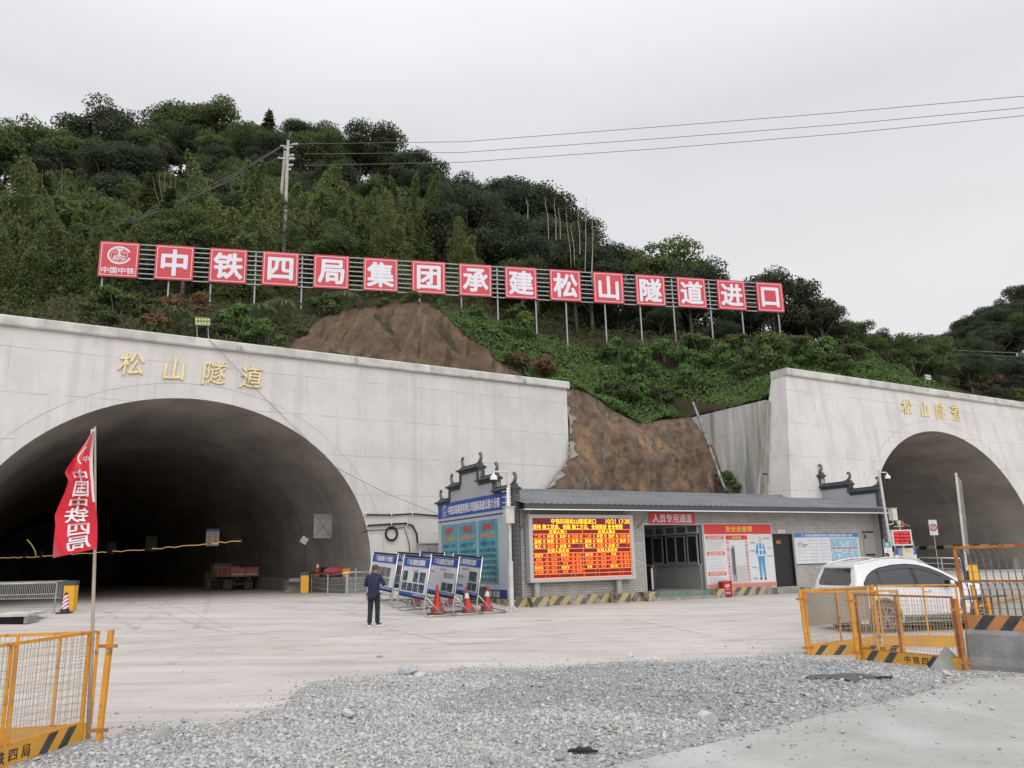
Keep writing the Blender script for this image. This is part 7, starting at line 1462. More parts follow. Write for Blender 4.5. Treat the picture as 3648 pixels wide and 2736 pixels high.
# crushed stones: many small facetted blocks in one scattered layer
base = np.array([[-1, -.8, -.5], [1, -.7, -.45], [.85, .9, -.5], [-.9, .75, -.55], [-.7, -.55, .5], [.65, -.75, .42], [.8, .6, .55], [-.75, .7, .38]])*.5
bf = np.array([[0, 3, 2, 1], [4, 5, 6, 7], [0, 1, 5, 4], [1, 2, 6, 5], [2, 3, 7, 6], [3, 0, 4, 7]])
def stones(name, X, Y, Z, S, mats, pick, kind='stuff', label=None):
    n = len(X); jit = base[None]*(1+rng.uniform(-.28, .28, (n, 8, 3)))*np.stack([rng.uniform(.8, 1.35, n), rng.uniform(.6, 1.0, n), rng.uniform(.45, .85, n)], 1)[:, None]
    a = rng.uniform(0, 6.283, n); b = rng.normal(scale=.5, size=n); c = rng.normal(scale=.5, size=n)
    ca, sa, cb_, sb, cc, sc = np.cos(a), np.sin(a), np.cos(b), np.sin(b), np.cos(c), np.sin(c); x, y, z = jit[..., 0], jit[..., 1], jit[..., 2]
    y, z = y*cb_[:, None]-z*sb[:, None], y*sb[:, None]+z*cb_[:, None]; x, z = x*cc[:, None]+z*sc[:, None], -x*sc[:, None]+z*cc[:, None]; x, y = x*ca[:, None]-y*sa[:, None], x*sa[:, None]+y*ca[:, None]
    V = np.stack([x*S[:, None]+X[:, None], y*S[:, None]+Y[:, None], z*S[:, None]+Z[:, None]], 2).reshape(-1, 3); Fq = (bf[None]+8*np.arange(n)[:, None, None]).reshape(-1, 4)
    me = bpy.data.meshes.new(name); me.vertices.add(len(V)); me.loops.add(Fq.size); me.polygons.add(len(Fq)); me.vertices.foreach_set('co', V.ravel()); me.loops.foreach_set('vertex_index', Fq.ravel().astype(np.int32)); me.polygons.foreach_set('loop_start', np.arange(0, Fq.size, 4, dtype=np.int32))
    for m_ in mats: me.materials.append(m_)
    me.polygons.foreach_set('material_index', np.repeat(pick, 6).astype(np.int32)); me.update(); me.validate(); o_ = bpy.data.objects.new(name, me); COL.objects.link(o_); return tag(o_, label, kind=kind)
SM = [mat('stone_light', (.54, .54, .53), .85, col2=(.44, .44, .435), scale=9), mat('stone_mid', (.43, .435, .43), .85, col2=(.35, .355, .35), scale=9), mat('stone_dark', (.25, .26, .265), .85, col2=(.32, .33, .33), scale=9), mat('stone_tan', (.50, .465, .43), .85, col2=(.42, .385, .35), scale=9)]
n = 270000; X = rng.uniform(-8.5, 11, n); Y = rng.uniform(4.5, 16.5, n); keep = pip_np(X, Y, GP) & (np.abs(X/Y) < .72) & (Y > 5.2); X, Y = X[keep], Y[keep]; dens = np.clip(1.15-(Y-6)*.05, .45, 1)*np.clip(.15+edge_dist(X, Y, GP)/1.0, 0, 1)
k2 = rng.random(len(X)) < dens; X, Y = X[k2], Y[k2]; print('stones', len(X)); GZ = np.array([gz(a, b) for a, b in zip(X, Y)]); S = .024*np.exp(rng.normal(scale=.5, size=len(X))); S = np.clip(S, .010, .08)
dark_ = (np.sin(X*1.1+.5)+np.sin(Y*1.7+X*.4)+(X > 1.5)*.8) > .9; pk = rng.choice(4, len(X), p=[.40, .34, .12, .14]); dz_ = ((X-2.6)/3.6)**2+((Y-12.3)/2.6)**2 < 1+.4*np.sin(X*2)*np.sin(Y*1.6); pk = np.where(((dark_ & (rng.random(len(X)) < .25)) | (dz_ & (rng.random(len(X)) < .6))), 2, pk)
stones('gravel', X, Y, gh(X, Y)+GZ+S*.12, S, SM, pk, label='loose grey crushed stone')
SLP = [(p.x, p.y) for p in EB]+[(1.2, 3.5), (12, 3.5), (13, 12)]
# stray stones on the concrete
n = 60000; X = rng.uniform(-9, 14, n); Y = rng.uniform(5, 22, n); ino = ~pip_np(X, Y, GP); D = edge_dist(X, Y, GP); pr_ = np.exp(-D/.22)*.9+.10*np.exp(-D/.8)+.008*np.exp(-D/3.5); k2 = ino & (rng.random(n) < pr_) & (np.abs(X/Y) < .75); X, Y = X[k2], Y[k2]
GZ = np.array([gz(a, b) for a, b in zip(X, Y)]); S = np.clip(.020*np.exp(rng.normal(scale=.45, size=len(X))), .008, .06); stones('scattered_stones', X, Y, GZ+S*.2+.034*pip_np(X, Y, SLP), S, SM, rng.choice(4, len(X), p=[.2, .4, .3, .1]), label='stray stones on the concrete')
n = 2600; X = rng.uniform(-1.5, 9, n); Y = rng.uniform(5, 13, n); SLP = [(p.x, p.y) for p in EB]+[(1.2, 3.5), (12, 3.5), (13, 12)]; k2 = pip_np(X, Y, SLP) & ~pip_np(X, Y, GP) & (rng.random(n) < .35); X, Y = X[k2], Y[k2]
S = np.clip(.014*np.exp(rng.normal(scale=.5, size=len(X))), .006, .04); stones('slab_grit', X, Y, .035+S*.2+0*X, S, SM, rng.choice(4, len(X), p=[.3, .4, .2, .1]), label='grit on the near slab')
# near concrete slab
M['slab'] = mat('slab_concrete', (.43, .42, .40), .92, col2=(.35, .34, .32), scale=.8, bump=.3, bscale=18, spec=.15); overlay(M['slab'], (.50, .495, .48), lambda t, v: nz(t, v, .9, (1, .4, 1), .5, .68, .6)); overlay(M['slab'], (.30, .29, .27), lambda t, v: nz(t, v, 5, (1, 1, 1), .62, .72, .5))
mb = MB(); SB = [(p.x, p.y) for p in EB]+[(-2.5, 5.2), (-2.5, -6), (18, -6), (18, 14.5)]
k = len(SB); mb.add([(x, y, gz(x, y)+.034) for x, y in SB]+[(x, y, -.05) for x, y in SB], [tuple(range(k-1, -1, -1))]+[(i, (i+1) % k, (i+1) % k+k, i+k) for i in range(k)]); so_ = tag(mb.build('road_slab', M['slab'], norm=True), kind='structure')
def rock(p, s, label, dims=(1, .8, .6), m=None, name='rock', cat='rock', seed=0):
    t = bmesh.new(); bmesh.ops.create_icosphere(t, subdivisions=2, radius=1); r_ = random.Random(seed)
    pl = [(Vector((r_.gauss(0, 1), r_.gauss(0, 1), r_.gauss(0, 1))).normalized(), r_.uniform(.45, .8)) for _ in range(11)]
    for v in t.verts:
        for n_, d_ in pl:
            e_ = v.co.dot(n_)-d_
            if e_ > 0: v.co -= n_*e_
        v.co = Vector((v.co.x*dims[0], v.co.y*dims[1], v.co.z*dims[2]))*s
    me = bpy.data.meshes.new(name); t.to_mesh(me); t.free(); me.materials.append(m or SM[0]); o_ = bpy.data.objects.new(name, me); COL.objects.link(o_); z = gz(p.x, p.y)+float(gh(np.array([p.x]), np.array([p.y]))[0]) if pip(p.x, p.y, GP) else gz(p.x, p.y)
    o_.location = (p.x, p.y, z+s*dims[2]*.35); o_.rotation_euler = (0, 0, r_.uniform(0, 6)); return tag(o_, label, cat)
for i, (k_, x, y, s_, dm, m_, lb) in enumerate([('7', 800, 780, .17, (1.1, .7, .8), 1, 'big grey lump, left of three at the far edge of the gravel'), ('7', 860, 775, .16, (1, .8, .9), 1, 'big grey lump, middle of three at the far edge of the gravel'), ('7', 925, 800, .15, (1.2, .7, .5), 0, 'flat pale lump, right of three at the far edge of the gravel'),
    ('7', 1055, 820, .12, (1.3, .6, .5), 1, 'flat grey stone right of the three big lumps'), ('7', 1155, 838, .11, (1.2, .8, .5), 1, 'small grey stone farther right of the three big lumps'), ('7', 440, 1100, .15, (1.5, .5, .45), 0, 'pale elongated stone in the left part of the gravel'), ('6', 1250, 1470, .14, (1.2, .5, .9), 1, 'sharp upright stone near the lower left heap'),
    ('8', 500, 905, .16, (1.2, .9, .6), 0, 'pale angular stone near the lower edge of the gravel'), ('8', 90, 920, .09, (1, .8, .6), 3, 'small pale stone at the lower left of the slab edge'), ('8', 1795, 655, .10, (1.1, .8, .7), 3, 'reddish brown stone in front of the slanting fence'), ('8', 70, 540, .09, (1, .8, .7), 0, 'light stone on the concrete beyond the gravel'), ('8', 200, 560, .12, (1.2, .8, .5), 0, 'flat stone at the far rim of the gravel'),
    ('8', 2050, 732, .045, (1, .8, .7), 1, 'single small dark stone on the near slab'), ('7', 650, 657, .07, (1.2, .8, .6), 2, 'dark pebble lying alone on the open concrete'), ('6', 1452, 1305, .05, (1, 1, .8), 2, 'small dark pebble above the left gravel heap')]):
    rock(ground(k_, x, y), s_, lb, dm, SM[m_], seed=i+3)
p = ground('5', 1330, 1535); t = thing('broken_slab', 'triangular grey slab piece leaning at the foot of the slanting fence', 'slab piece', W0, p+Vector((0, -.05, 0))); mb = MB(); mb.add([(-.33, 0, 0), (.32, -.05, 0), (.02, .08, .36), (-.33, .06, 0), (.32, .02, 0), (.02, .13, .36)], [(0, 1, 2), (5, 4, 3), (0, 3, 4, 1), (1, 4, 5, 2), (2, 5, 3, 0)]); mb.build('piece', mat('slab_piece', (.31, .31, .30), .9, col2=(.24, .24, .23), scale=4), t)
p = ground('7', 1985, 1310); p.z = gz(p.x, p.y)+float(gh(np.array([p.x]), np.array([p.y]))[0]); t = thing('rubber_scrap', 'black curved scrap of rubber lying on the gravel near the bottom', 'rubber scrap', W0, p+Vector((0, 0, .03)), -.15); mb = MB(); V = []
for i in range(13):
    a_ = (i-6)/6; w2 = .035*math.sqrt(max(.05, 1-a_*a_*.9)); V += [(a_*.15, -w2, .018*(1-a_*a_)), (a_*.15, w2, .03*(1-a_*a_)+.008*math.sin(i*1.7)), (a_*.15, -w2, -.012), (a_*.15, w2, -.008)]
mb.add(V, [f for i in range(12) for f in ((4*i, 4*i+4, 4*i+5, 4*i+1), (4*i+2, 4*i+3, 4*i+7, 4*i+6), (4*i, 4*i+2, 4*i+6, 4*i+4), (4*i+1, 4*i+5, 4*i+7, 4*i+3))]); mb.build('rubber', mat('rubber_black', (.012, .012, .013), .7), t)
# crumpled dark net on the gravel
c0, c1 = ground('8', 1040, 745), ground('8', 1500, 690); t = thing('torn_net', 'torn dark netting half buried in the gravel', 'net', W0, c0); dd = c1-c0; mb = MB(); nn = Vector((-dd.y, dd.x, 0)).normalized(); V = []; n1, n2 = 40, 7
for i in range(n1+1):
    for j in range(n2+1):
        u_, v_ = i/n1, (j/n2-.5); wv = .34*math.sin(math.pi*min(1, u_*1.15+.08))*(1+.3*math.sin(u_*19)); q_ = dd*u_+nn*v_*wv; X_, Y_ = c0.x+q_.x, c0.y+q_.y
        V.append((q_.x, q_.y, float(gh(np.array([X_]), np.array([Y_]))[0])+.035+.03*abs(math.sin(u_*23+v_*9))*math.cos(v_*5)))
mb.add(V, [(i*(n2+1)+j, (i+1)*(n2+1)+j, (i+1)*(n2+1)+j+1, i*(n2+1)+j+1) for i in range(n1) for j in range(n2)]); mb.build('netting', mat('net_dark', (.14, .145, .13), .9, col2=(.08, .085, .08), scale=20, bump=.8, bscale=40), t)
# ================================================================== WHITE CAR
M['carwhite'] = mat('car_white', (.70, .70, .71), .25, coat=.8); M['carglass'] = mat('car_glass', (.045, .05, .058), .06, spec=.7, coat=.3); M['carblack'] = mat('car_black_trim', (.015, .015, .016), .4)
M['chrome'] = mat('chrome', (.75, .75, .75), .12, metal=1.); M['taillamp'] = mat('tail_lamp', (.35, .01, .02), .12, coat=.8); M['dustytyre'] = mat('dusty_tyre', (.13, .09, .06), .9, col2=(.05, .04, .032), scale=6); M['alloy'] = mat('alloy', (.55, .53, .51), .3, metal=.9, col2=(.35, .28, .22), scale=7); M['mud'] = mat('muddy_sill', (.20, .17, .14), .8, col2=(.07, .065, .06), scale=5)
ZT = [(-.97, .60), (-.955, .88), (-.93, 1.02), (-.86, 1.12), (-.70, 1.36), (-.55, 1.545), (-.42, 1.60), (-.1, 1.64), (.4, 1.70), (.8, 1.705), (1.2, 1.66), (1.5, 1.555), (1.8, 1.42), (2.1, 1.25), (2.35, 1.11), (2.6, 1.07), (3.0, 1.03), (3.35, .965), (3.58, .87), (3.70, .72), (3.73, .60)]
WD = [(-.97, .74), (-.93, .84), (-.8, .90), (-.5, .93), (0, .945), (1.5, .95), (2.7, .945), (3.1, .92), (3.45, .82), (3.65, .68), (3.73, .55)]
ip = lambda T, x: float(np.interp(x, [a for a, b in T], [b for a, b in T]))
belt = lambda x: 1.09-.035*(x+.4)
def Wside(x, z):
    w_ = ip(WD, x); zt = ip(ZT, x); zb = belt(x)
    if z < .32: return w_*(.93+.07*max(0, (z-.2)/.12))
    if z < .62: return w_*(.985+.015*(z-.32)/.3)
    if zt < zb+.03 or z < zb: top = min(zb, zt); k = max(0, (z-.62)/max(.05, top-.62)); return w_*(1-.045*k*k)
    k = (z-zb)/max(.05, 1.64-zb); return w_*(.955-.235*k-.03*k*k)
def car(M4, label):
    t = bpy.data.objects.new('parked_car', None); COL.objects.link(t); t.matrix_world = M4; tag(t, label, 'car')
    xs_ = sorted(set(list(np.arange(-.97, 3.73, .045))+[a for a, b in ZT])); NS = 30
    mb = MB(); rings = []
    for x in xs_:
        zt = ip(ZT, x); zb = .22+(.10 if x < -.8 or x > 3.4 else 0); half = []
        rr = min(.09, (zt-zb)*.25); zs__ = [zb+(zt-rr-zb)*(i/20)**1.0 for i in range(21)]
        for z in zs__: half.append((Wside(x, z), z))
        y1 = half[-1][0]
        for a in (22, 45, 68, 85): a = math.radians(a); half.append((y1-rr*1.2*(1-math.cos(a))-.0, zt-rr+rr*math.sin(a)))
        ye = half[-1][0]
        for k in (.66, .33, 0): half.append((ye*k, zt+.012*(1-k*k)))
        ring = [(x, -y, z) for y, z in half]+[(x, y, z) for y, z in half[::-1][1:]]
        rings.append(ring)
    n = len(rings[0]); V = [p for r in rings for p in r]; F_ = []
    for i in range(len(rings)-1):
        for j in range(n-1):
            c = [(V[i*n+j][q]+V[(i+1)*n+j+1][q])/2 for q in range(3)]
            if abs(c[1]) > .6 and any((c[0]-wx_)**2+(c[2]-.36)**2 < .415**2 for wx_ in (0, 2.76)): continue
            F_.append((i*n+j, (i+1)*n+j, (i+1)*n+j+1, i*n+j+1))
        F_.append((i*n+n-1, (i+1)*n+n-1, (i+1)*n, i*n))
    F_ += [tuple(range(n)), tuple((len(rings)-1)*n+j for j in range(n-1, -1, -1))]
    mb.add(V, F_); body = mb.build('body', M['carwhite'], t, smooth=math.radians(38), norm=True)
    mb = MB(); [mb.box(wx_-.45, wx_+.45, -.80, .80, .25, .86) for wx_ in (0, 2.76)]; mb.box(-.85, 3.6, -.84, .84, .17, .36); mb.build('underbody', M['carblack'], t)
    def side_patch(poly, off, sgn, nx_=26, nz_=8):
        """poly: (x, z_low, z_high) columns"""
        V = []; xs2 = np.linspace(poly[0][0], poly[-1][0], nx_)
        for x in xs2:
            lo = float(np.interp(x, [p[0] for p in poly], [p[1] for p in poly])); hi = float(np.interp(x, [p[0] for p in poly], [p[2] for p in poly]))
            for k in range(nz_+1): z = lo+(hi-lo)*k/nz_; V.append((x, sgn*(Wside(x, z)+off), z))
        return V, [(i*(nz_+1)+k, (i+1)*(nz_+1)+k, (i+1)*(nz_+1)+k+1, i*(nz_+1)+k+1) for i in range(nx_-1) for k in range(nz_)]
    TOPW = [(-.44, 1.115), (-.40, 1.17), (-.30, 1.29), (-.12, 1.40), (.1, 1.475), (.5, 1.535), (.9, 1.545), (1.2, 1.515), (1.5, 1.435), (1.8, 1.30), (2.05, 1.15), (2.16, 1.06)]
    lo_ = lambda x: belt(x)+.012
    def wpoly(x0, x1): return [(x, lo_(x), max(lo_(x)+.004, ip(TOPW, x))) for x in np.linspace(x0, x1, 24)]
    for sgn in (-1, 1):
        mb = MB(); mb.add(*side_patch([(x, lo_(x)-.028, max(lo_(x), ip(TOPW, x)+.03)) for x in np.linspace(-.47, 2.2, 40)], .004, sgn, 60)); mb.build('window_surround', M['carblack'], t)
        for nm_, a, b in (('quarter_window', -.42, -.02), ('rear_window_pane', .02, .92), ('front_window_pane', 1.02, 2.1)): mb = MB(); mb.add(*side_patch(wpoly(a, b), .008, sgn)); mb.build(nm_, M['carglass'], t, smooth=True)
        mb = MB(); mb.tube([(x, sgn*(Wside(x, lo_(x)-.03)+.006), lo_(x)-.03) for x in np.linspace(-.45, 2.2, 20)], .007, 5); mb.build('chrome_strip', M['chrome'], t)
        mb = MB(); mb.add(*side_patch([(x, ip(TOPW, x)-.075, ip(TOPW, x)-.005) for x in np.linspace(0., 1.75, 20)], .022, sgn, 30, 3)); mb.build('rain_visor', mat('visor', (.06, .06, .065), .2) if 'visor' not in bpy.data.materials else bpy.data.materials['visor'], t)
        for xs2 in ([(0.0, lo_(0)-.03), (.02, .8), (-.02+.42, .40)], [(.96, lo_(.96)-.03), (1.0, .7), (1.0, .36)], [(2.14, lo_(2.1)-.03), (2.2, .8), (2.16, .36)]):
            mb = MB(); mb.tube([(x, sgn*(Wside(x, z)+.001), z) for x, z in xs2], .0035, 4); mb.build('door_seam', M['carblack'], t)
        for hx in (.28, 1.22): mb = MB(); mb.tube([(hx-.1, sgn*(Wside(hx, .93)+.005), .93), (hx-.07, sgn*(Wside(hx, .93)+.035), .935), (hx+.07, sgn*(Wside(hx, .93)+.035), .935), (hx+.1, sgn*(Wside(hx, .93)+.005), .93)], .016, 7); mb.build('door_handle', M['chrome'], t, smooth=True)
        mb = MB(); mb.tube([(x, sgn*(ip(WD, x)*.70), ip(ZT, x)+.035-.05*abs((x-.55)/.95)**6) for x in np.linspace(-.40, 1.5, 16)], .017, 7); mb.build('roof_rail', mat('rail_silver', (.68, .68, .68), .3, metal=.6) if 'rail_silver' not in bpy.data.materials else bpy.data.materials['rail_silver'], t, smooth=True)
        mb = MB(); mb.lathe([(0, -.07), (.06, -.065), (.085, 0), (.07, .06), (0, .07)], 12, (0, 0, 0)); [None for _ in ()]; mb.v = [(1.78+a*1.0+.02, sgn*(1.05+b*1.0), 1.10+c) for a, b, c in mb.v]; mir = mb.build('mirror', M['carwhite'], t, smooth=True); mb = MB(); mb.bar((1.84, sgn*.93, 1.05), (1.80, sgn*1.02, 1.08), .06, .05); mb.box(1.68, 1.725, sgn*1.05-.07, sgn*1.05+.07, 1.04, 1.17); mb.build('mirror_base', M['carblack'], mir)
        # tail lamp wraps the rear corner
        mb = MB(); V, F3 = side_patch([(-.93, .90, .985), (-.8, .89, 1.0), (-.62, .92, .995), (-.52, .955, .975)], .007, sgn, 12, 3); mb.add(V, F3); mb.box(-.982, -.955, min(sgn*.40, sgn*.76), max(sgn*.40, sgn*.76), .885, .975); mb.build('tail_lamp', M['taillamp'], t)
        mb = MB(); V, F3 = side_patch([(x, .24, .36) for x in np.linspace(.5, 2.3, 8)], .012, sgn, 14, 2); mb.add(V, F3); mb.build('sill', M['mud'], t); mb = MB(); mb.tube([(x, sgn*(Wside(x, .38)+.012), .385) for x in np.linspace(.48, 2.32, 10)], .012, 5); mb.build('sill_strip', M['galv'], t)
        for wx_ in (0, 2.76):
            mb = MB(); P = [(wx_+.425*math.cos(a), sgn*(Wside(wx_+.425*math.cos(a), max(.25, .36+.425*math.sin(a)))+.004), .36+.425*math.sin(a)) for a in np.linspace(-.32, math.pi+.32, 26)]; mb.tube(P, .026, 6); mb.build('wheel_arch_trim', M['mud'], t, smooth=True)
    for wx_ in (0, 2.76):
        for sgn in (-1, 1):
            w_ = bpy.data.objects.new('wheel', None); COL.objects.link(w_); w_.parent = t; w_.location = (wx_, sgn*.835, .36)
            mb = MB(); mb.lathe([(.245, -.10), (.255, .115), (.30, .122), (.345, .105), (.362, .07), (.362, -.07), (.345, -.10), (.30, -.11), (.245, -.10)], 40, (0, 0, 0), 'y'); mb.v = [(a, b*sgn, c) for a, b, c in mb.v]; mb.build('tyre', M['dustytyre'], w_, smooth=.7, norm=True)
            mb = MB(); mb.lathe([(.258, .118), (.235, .112), (.225, .02), (0, .0)], 40, (0, 0, 0), 'y'); mb.v = [(a, b*sgn, c) for a, b, c in mb.v]; mb.build('rim', mat('rim_inner', (.10, .08, .065), .6, metal=.3) if 'rim_inner' not in bpy.data.materials else bpy.data.materials['rim_inner'], w_, smooth=.6, norm=True)
            mb = MB(); mb.lathe([(.262, .10), (.262, .122), (.240, .122), (.238, .10)], 40, (0, 0, 0), 'y')
            for k in range(5):
                for dk in (-.13, .13):
                    a = 2*math.pi*k/5+math.pi/2; a2 = a+dk*1.9; a1 = a+dk*.9; mb.bar((.045*math.cos(a1), .112, .045*math.sin(a1)), (.245*math.cos(a2), .105, .245*math.sin(a2)), .028, .022, (0, 1, 0))
            mb.lathe([(0, .13), (.045, .125), (.055, .10)], 14, (0, 0, 0), 'y'); mb.v = [(a, b*sgn, c) for a, b, c in mb.v]; mb.build('spokes', M['alloy'], w_, norm=True)
    xr = lambda z: float(np.interp(z, [b for a, b in ZT[:7]], [a for a, b in ZT[:7]]))
    mb = MB(); V = []; 
    for i in range(13):
        z = 1.09+.40*i/12; hw = .70-.16*(i/12)-.10*max(0, (1-i/3))**2
        for j in range(15): y = hw*(2*j/14-1); V.append((xr(z)-.016+.02*(y/.7)**2, y, z+.006))
    mb.add(V, [(i*15+j, i*15+j+1, (i+1)*15+j+1, (i+1)*15+j) for i in range(12) for j in range(14)]); mb.build('rear_window', M['carglass'], t, smooth=True)
    mb = MB(); mb.add([(-.70, -.60, 1.535), (-.70, .60, 1.535), (-.40, .64, 1.615), (-.40, -.64, 1.615), (-.68, -.60, 1.51), (-.68, .60, 1.51), (-.44, .62, 1.55), (-.44, -.62, 1.55)], [(0, 1, 2, 3), (4, 7, 6, 5), (0, 4, 5, 1), (0, 3, 7, 4), (1, 5, 6, 2), (2, 6, 7, 3)]); mb.build('spoiler', M['carwhite'], t, norm=True)
    mb = MB(); mb.tube([(xr(1.12)-.04, .02, 1.13), (xr(1.16)-.035, .40, 1.17)], .010, 5); mb.build('wiper', M['carblack'], t)
    mb = MB(); mb.box(-.985, -.90, -.72, .72, .24, .44); mb.box(-.99, -.95, -.26, .26, .62, .74); mb.build('rear_bumper_trim', M['carblack'], t)
    s = Sheet((-.968, .62, .94), (0, -1, 0)); s.rect(0, .06, .34, .02, .08, .016); s.rect(1, .36, .5, .03, .06, .016); s.build('sticker', [M['redtxt'], M['greytxt']], t)
    mb = MB(); V = []
    for i in range(9):
        x = 1.45+.82*i/8; z = ip(ZT, x); hw = Wside(x, z-.12)*.90
        for j in range(11): y = hw*(2*j/10-1); V.append((x+.006, y, z+.010-.02*(y/.8)**2))
    mb.add(V, [(i*11+j, i*11+j+1, (i+1)*11+j+1, (i+1)*11+j) for i in range(8) for j in range(10)]); mb.build('windscreen', M['carglass'], t, smooth=True)
    for sgn in (-1, 1): mb = MB(); V, F3 = side_patch([(3.30, .78, .86), (3.5, .76, .86), (3.62, .74, .82)], .008, sgn, 8, 3); mb.add(V, F3); mb.build('headlight', M['chrome'], t)
    for ch in kids(t):
        if ch.type == 'MESH':
            for v in ch.data.vertices:
                if v.co.x < -.44: v.co.x = -.44+(v.co.x+.44)*.52
                if v.co.x > 3.2: v.co.x = 3.2+(v.co.x-3.2)*1.15
    return t
rw = ground('5', 908, 1281); hd = math.radians(12.5); RC_ = Matrix.Translation((rw.x+.945*math.sin(-hd)*-1*0+(-math.sin(hd))*.945*-1*-1, rw.y+math.cos(hd)*.945, rw.z)) @ Matrix.Rotation(hd, 4, 'Z')
car(RC_, 'dusty white crossover car seen from behind its right side, parked beyond the yellow fences')
# ================================================================== PEOPLE
M['skin'] = mat('skin', (.36, .19, .125), .55, spec=.3); M['hair'] = mat('hair_black', (.015, .013, .012), .6); M['navyshirt'] = mat('shirt_navy', (.020, .022, .075), .75, col2=(.012, .014, .05), scale=5, bump=.5, bscale=11); M['navytrs'] = mat('trousers_dark', (.010, .013, .024), .8, col2=(.016, .019, .034), scale=6, bump=.5, bscale=10)
def skin_mesh(name, nodes, edges, mt, parent, root=0, sub=2):
    me = bpy.data.meshes.new(name); me.from_pydata([n_[0] for n_ in nodes], edges, []); o_ = bpy.data.objects.new(name, me); COL.objects.link(o_)
    sk = o_.modifiers.new('s', 'SKIN'); sk.use_smooth_shade = True; o_.modifiers.new('u', 'SUBSURF').levels = sub
    lay = me.skin_vertices[0].data
    for i, n_ in enumerate(nodes): r_ = n_[1]; lay[i].radius = r_ if isinstance(r_, tuple) else (r_, r_)
    lay[root].use_root = True
    m2 = bpy.data.meshes.new_from_object(o_.evaluated_get(bpy.context.evaluated_depsgraph_get())); bpy.data.objects.remove(o_); m2.materials.clear(); m2.materials.append(mt); m2.shade_smooth()
    o2 = bpy.data.objects.new(name, m2); COL.objects.link(o2); o2.parent = parent; return o2
def person(M4, label, J, shirt, trs, shoe, greyhair=False):
    t = bpy.data.objects.new('person', None); COL.objects.link(t); t.matrix_world = M4; tag(t, label, 'person')
    V = lambda k: Vector(J[k]); N = []; E = []; ix = {}
    def add(k, p, r): ix[k] = len(N); N.append((tuple(p), r)); return ix[k]
    add('pel', V('pel'), (.12, .085)); add('sp', V('sp'), (.105, .08)); add('ch', V('ch'), (.12, .085)); add('nk', V('nk'), .052); add('hb', V('hd')-Vector((0, .0, .07)), (.062, .070)); add('hd', V('hd'), (.076, .092)); add('ht', V('hd')+Vector((0, -.01, .075)), (.062, .075))
    E += [(0, 1), (1, 2), (2, 3), (3, 4), (4, 5), (5, 6)]
    f = (V('face')-V('hd')).normalized(); nz_ = add('nose', V('hd')+f*.098+Vector((0, 0, -.02)), .012); E.append((ix['hd'], nz_))
    for s_, sg in (('L', -1), ('R', 1)):
        a = add('sh'+s_, V('sh'+s_), .055); b = add('el'+s_, V('el'+s_), .040); c = add('wr'+s_, V('wr'+s_), .027); E += [(ix['ch'], a), (a, b), (b, c)]
        h = V('ha'+s_); d = (h-V('wr'+s_)).normalized(); pm = add('pm'+s_, V('wr'+s_)+d*.055, (.036, .018)); E.append((c, pm))
        u_ = Vector(J.get('pal'+s_, (0, 0, 1))); side = d.cross(u_).normalized()
        for k in range(4):
            o_ = side*(.030-.020*k); l_ = (.075, .085, .08, .062)[k]; b0 = V('wr'+s_)+d*.095+o_; q1 = add('f%s%da' % (s_, k), b0, .0085); q2 = add('f%s%db' % (s_, k), b0+d*l_*.5-u_*.010, .008); q3 = add('f%s%dc' % (s_, k), b0+d*l_*.85-u_*.034, .0075); E += [(pm, q1), (q1, q2), (q2, q3)]
        q1 = add('t%sa' % s_, V('wr'+s_)+d*.04+side*.045, .0095); q2 = add('t%sb' % s_, V('wr'+s_)+d*.08+side*.058-u_*.012, .0085); E += [(pm, q1), (q1, q2)]
        a = add('hp'+s_, V('hp'+s_), .085); b = add('kn'+s_, V('kn'+s_), .056); c = add('an'+s_, V('an'+s_), .040); g_ = add('to'+s_, V('to'+s_), (.036, .026)); E += [(0, a), (a, b), (b, c), (c, g_)]
    skin_mesh('body', N, E, M['skin'], t)
    N2 = [(tuple(V('pel')+Vector((0, 0, -.16))), (.19, .14)), (tuple(V('pel')+Vector((0, 0, .02))), (.185, .14)), (tuple(V('sp')), (.175, .135)), (tuple(V('ch')), (.185, .14)), (tuple(V('ch').lerp(V('nk'), .6)), (.12, .11)), (tuple(V('nk')+Vector((0, -.01, .035))), .075)]; E2 = [(0, 1), (1, 2), (2, 3), (3, 4), (4, 5)]
    for s_ in 'LR':
        k = len(N2); N2 += [(tuple(V('sh'+s_)), .074), (tuple((V('sh'+s_)+V('el'+s_))/2), .062), (tuple(V('el'+s_)), .058), (tuple(V('el'+s_).lerp(V('wr'+s_), .9)), .042)]; E2 += [(3, k), (k, k+1), (k+1, k+2), (k+2, k+3)]
    skin_mesh('shirt', N2, E2, shirt, t)
    N3 = [(tuple(V('pel')+Vector((0, 0, -.02))), (.17, .13))]; E3 = []
    for s_ in 'LR':
        k = len(N3); N3 += [(tuple(V('hp'+s_)-Vector((0, 0, .06))), .108), (tuple((V('hp'+s_)+V('kn'+s_))/2), .092), (tuple(V('kn'+s_)), .080), (tuple(V('kn'+s_).lerp(V('an'+s_), .6)), .072), (tuple(V('an'+s_)+Vector((0, 0, -.03))), .078)]; E3 += [(0, k), (k, k+1), (k+1, k+2), (k+2, k+3), (k+3, k+4)]
    skin_mesh('trousers', N3, E3, trs, t)
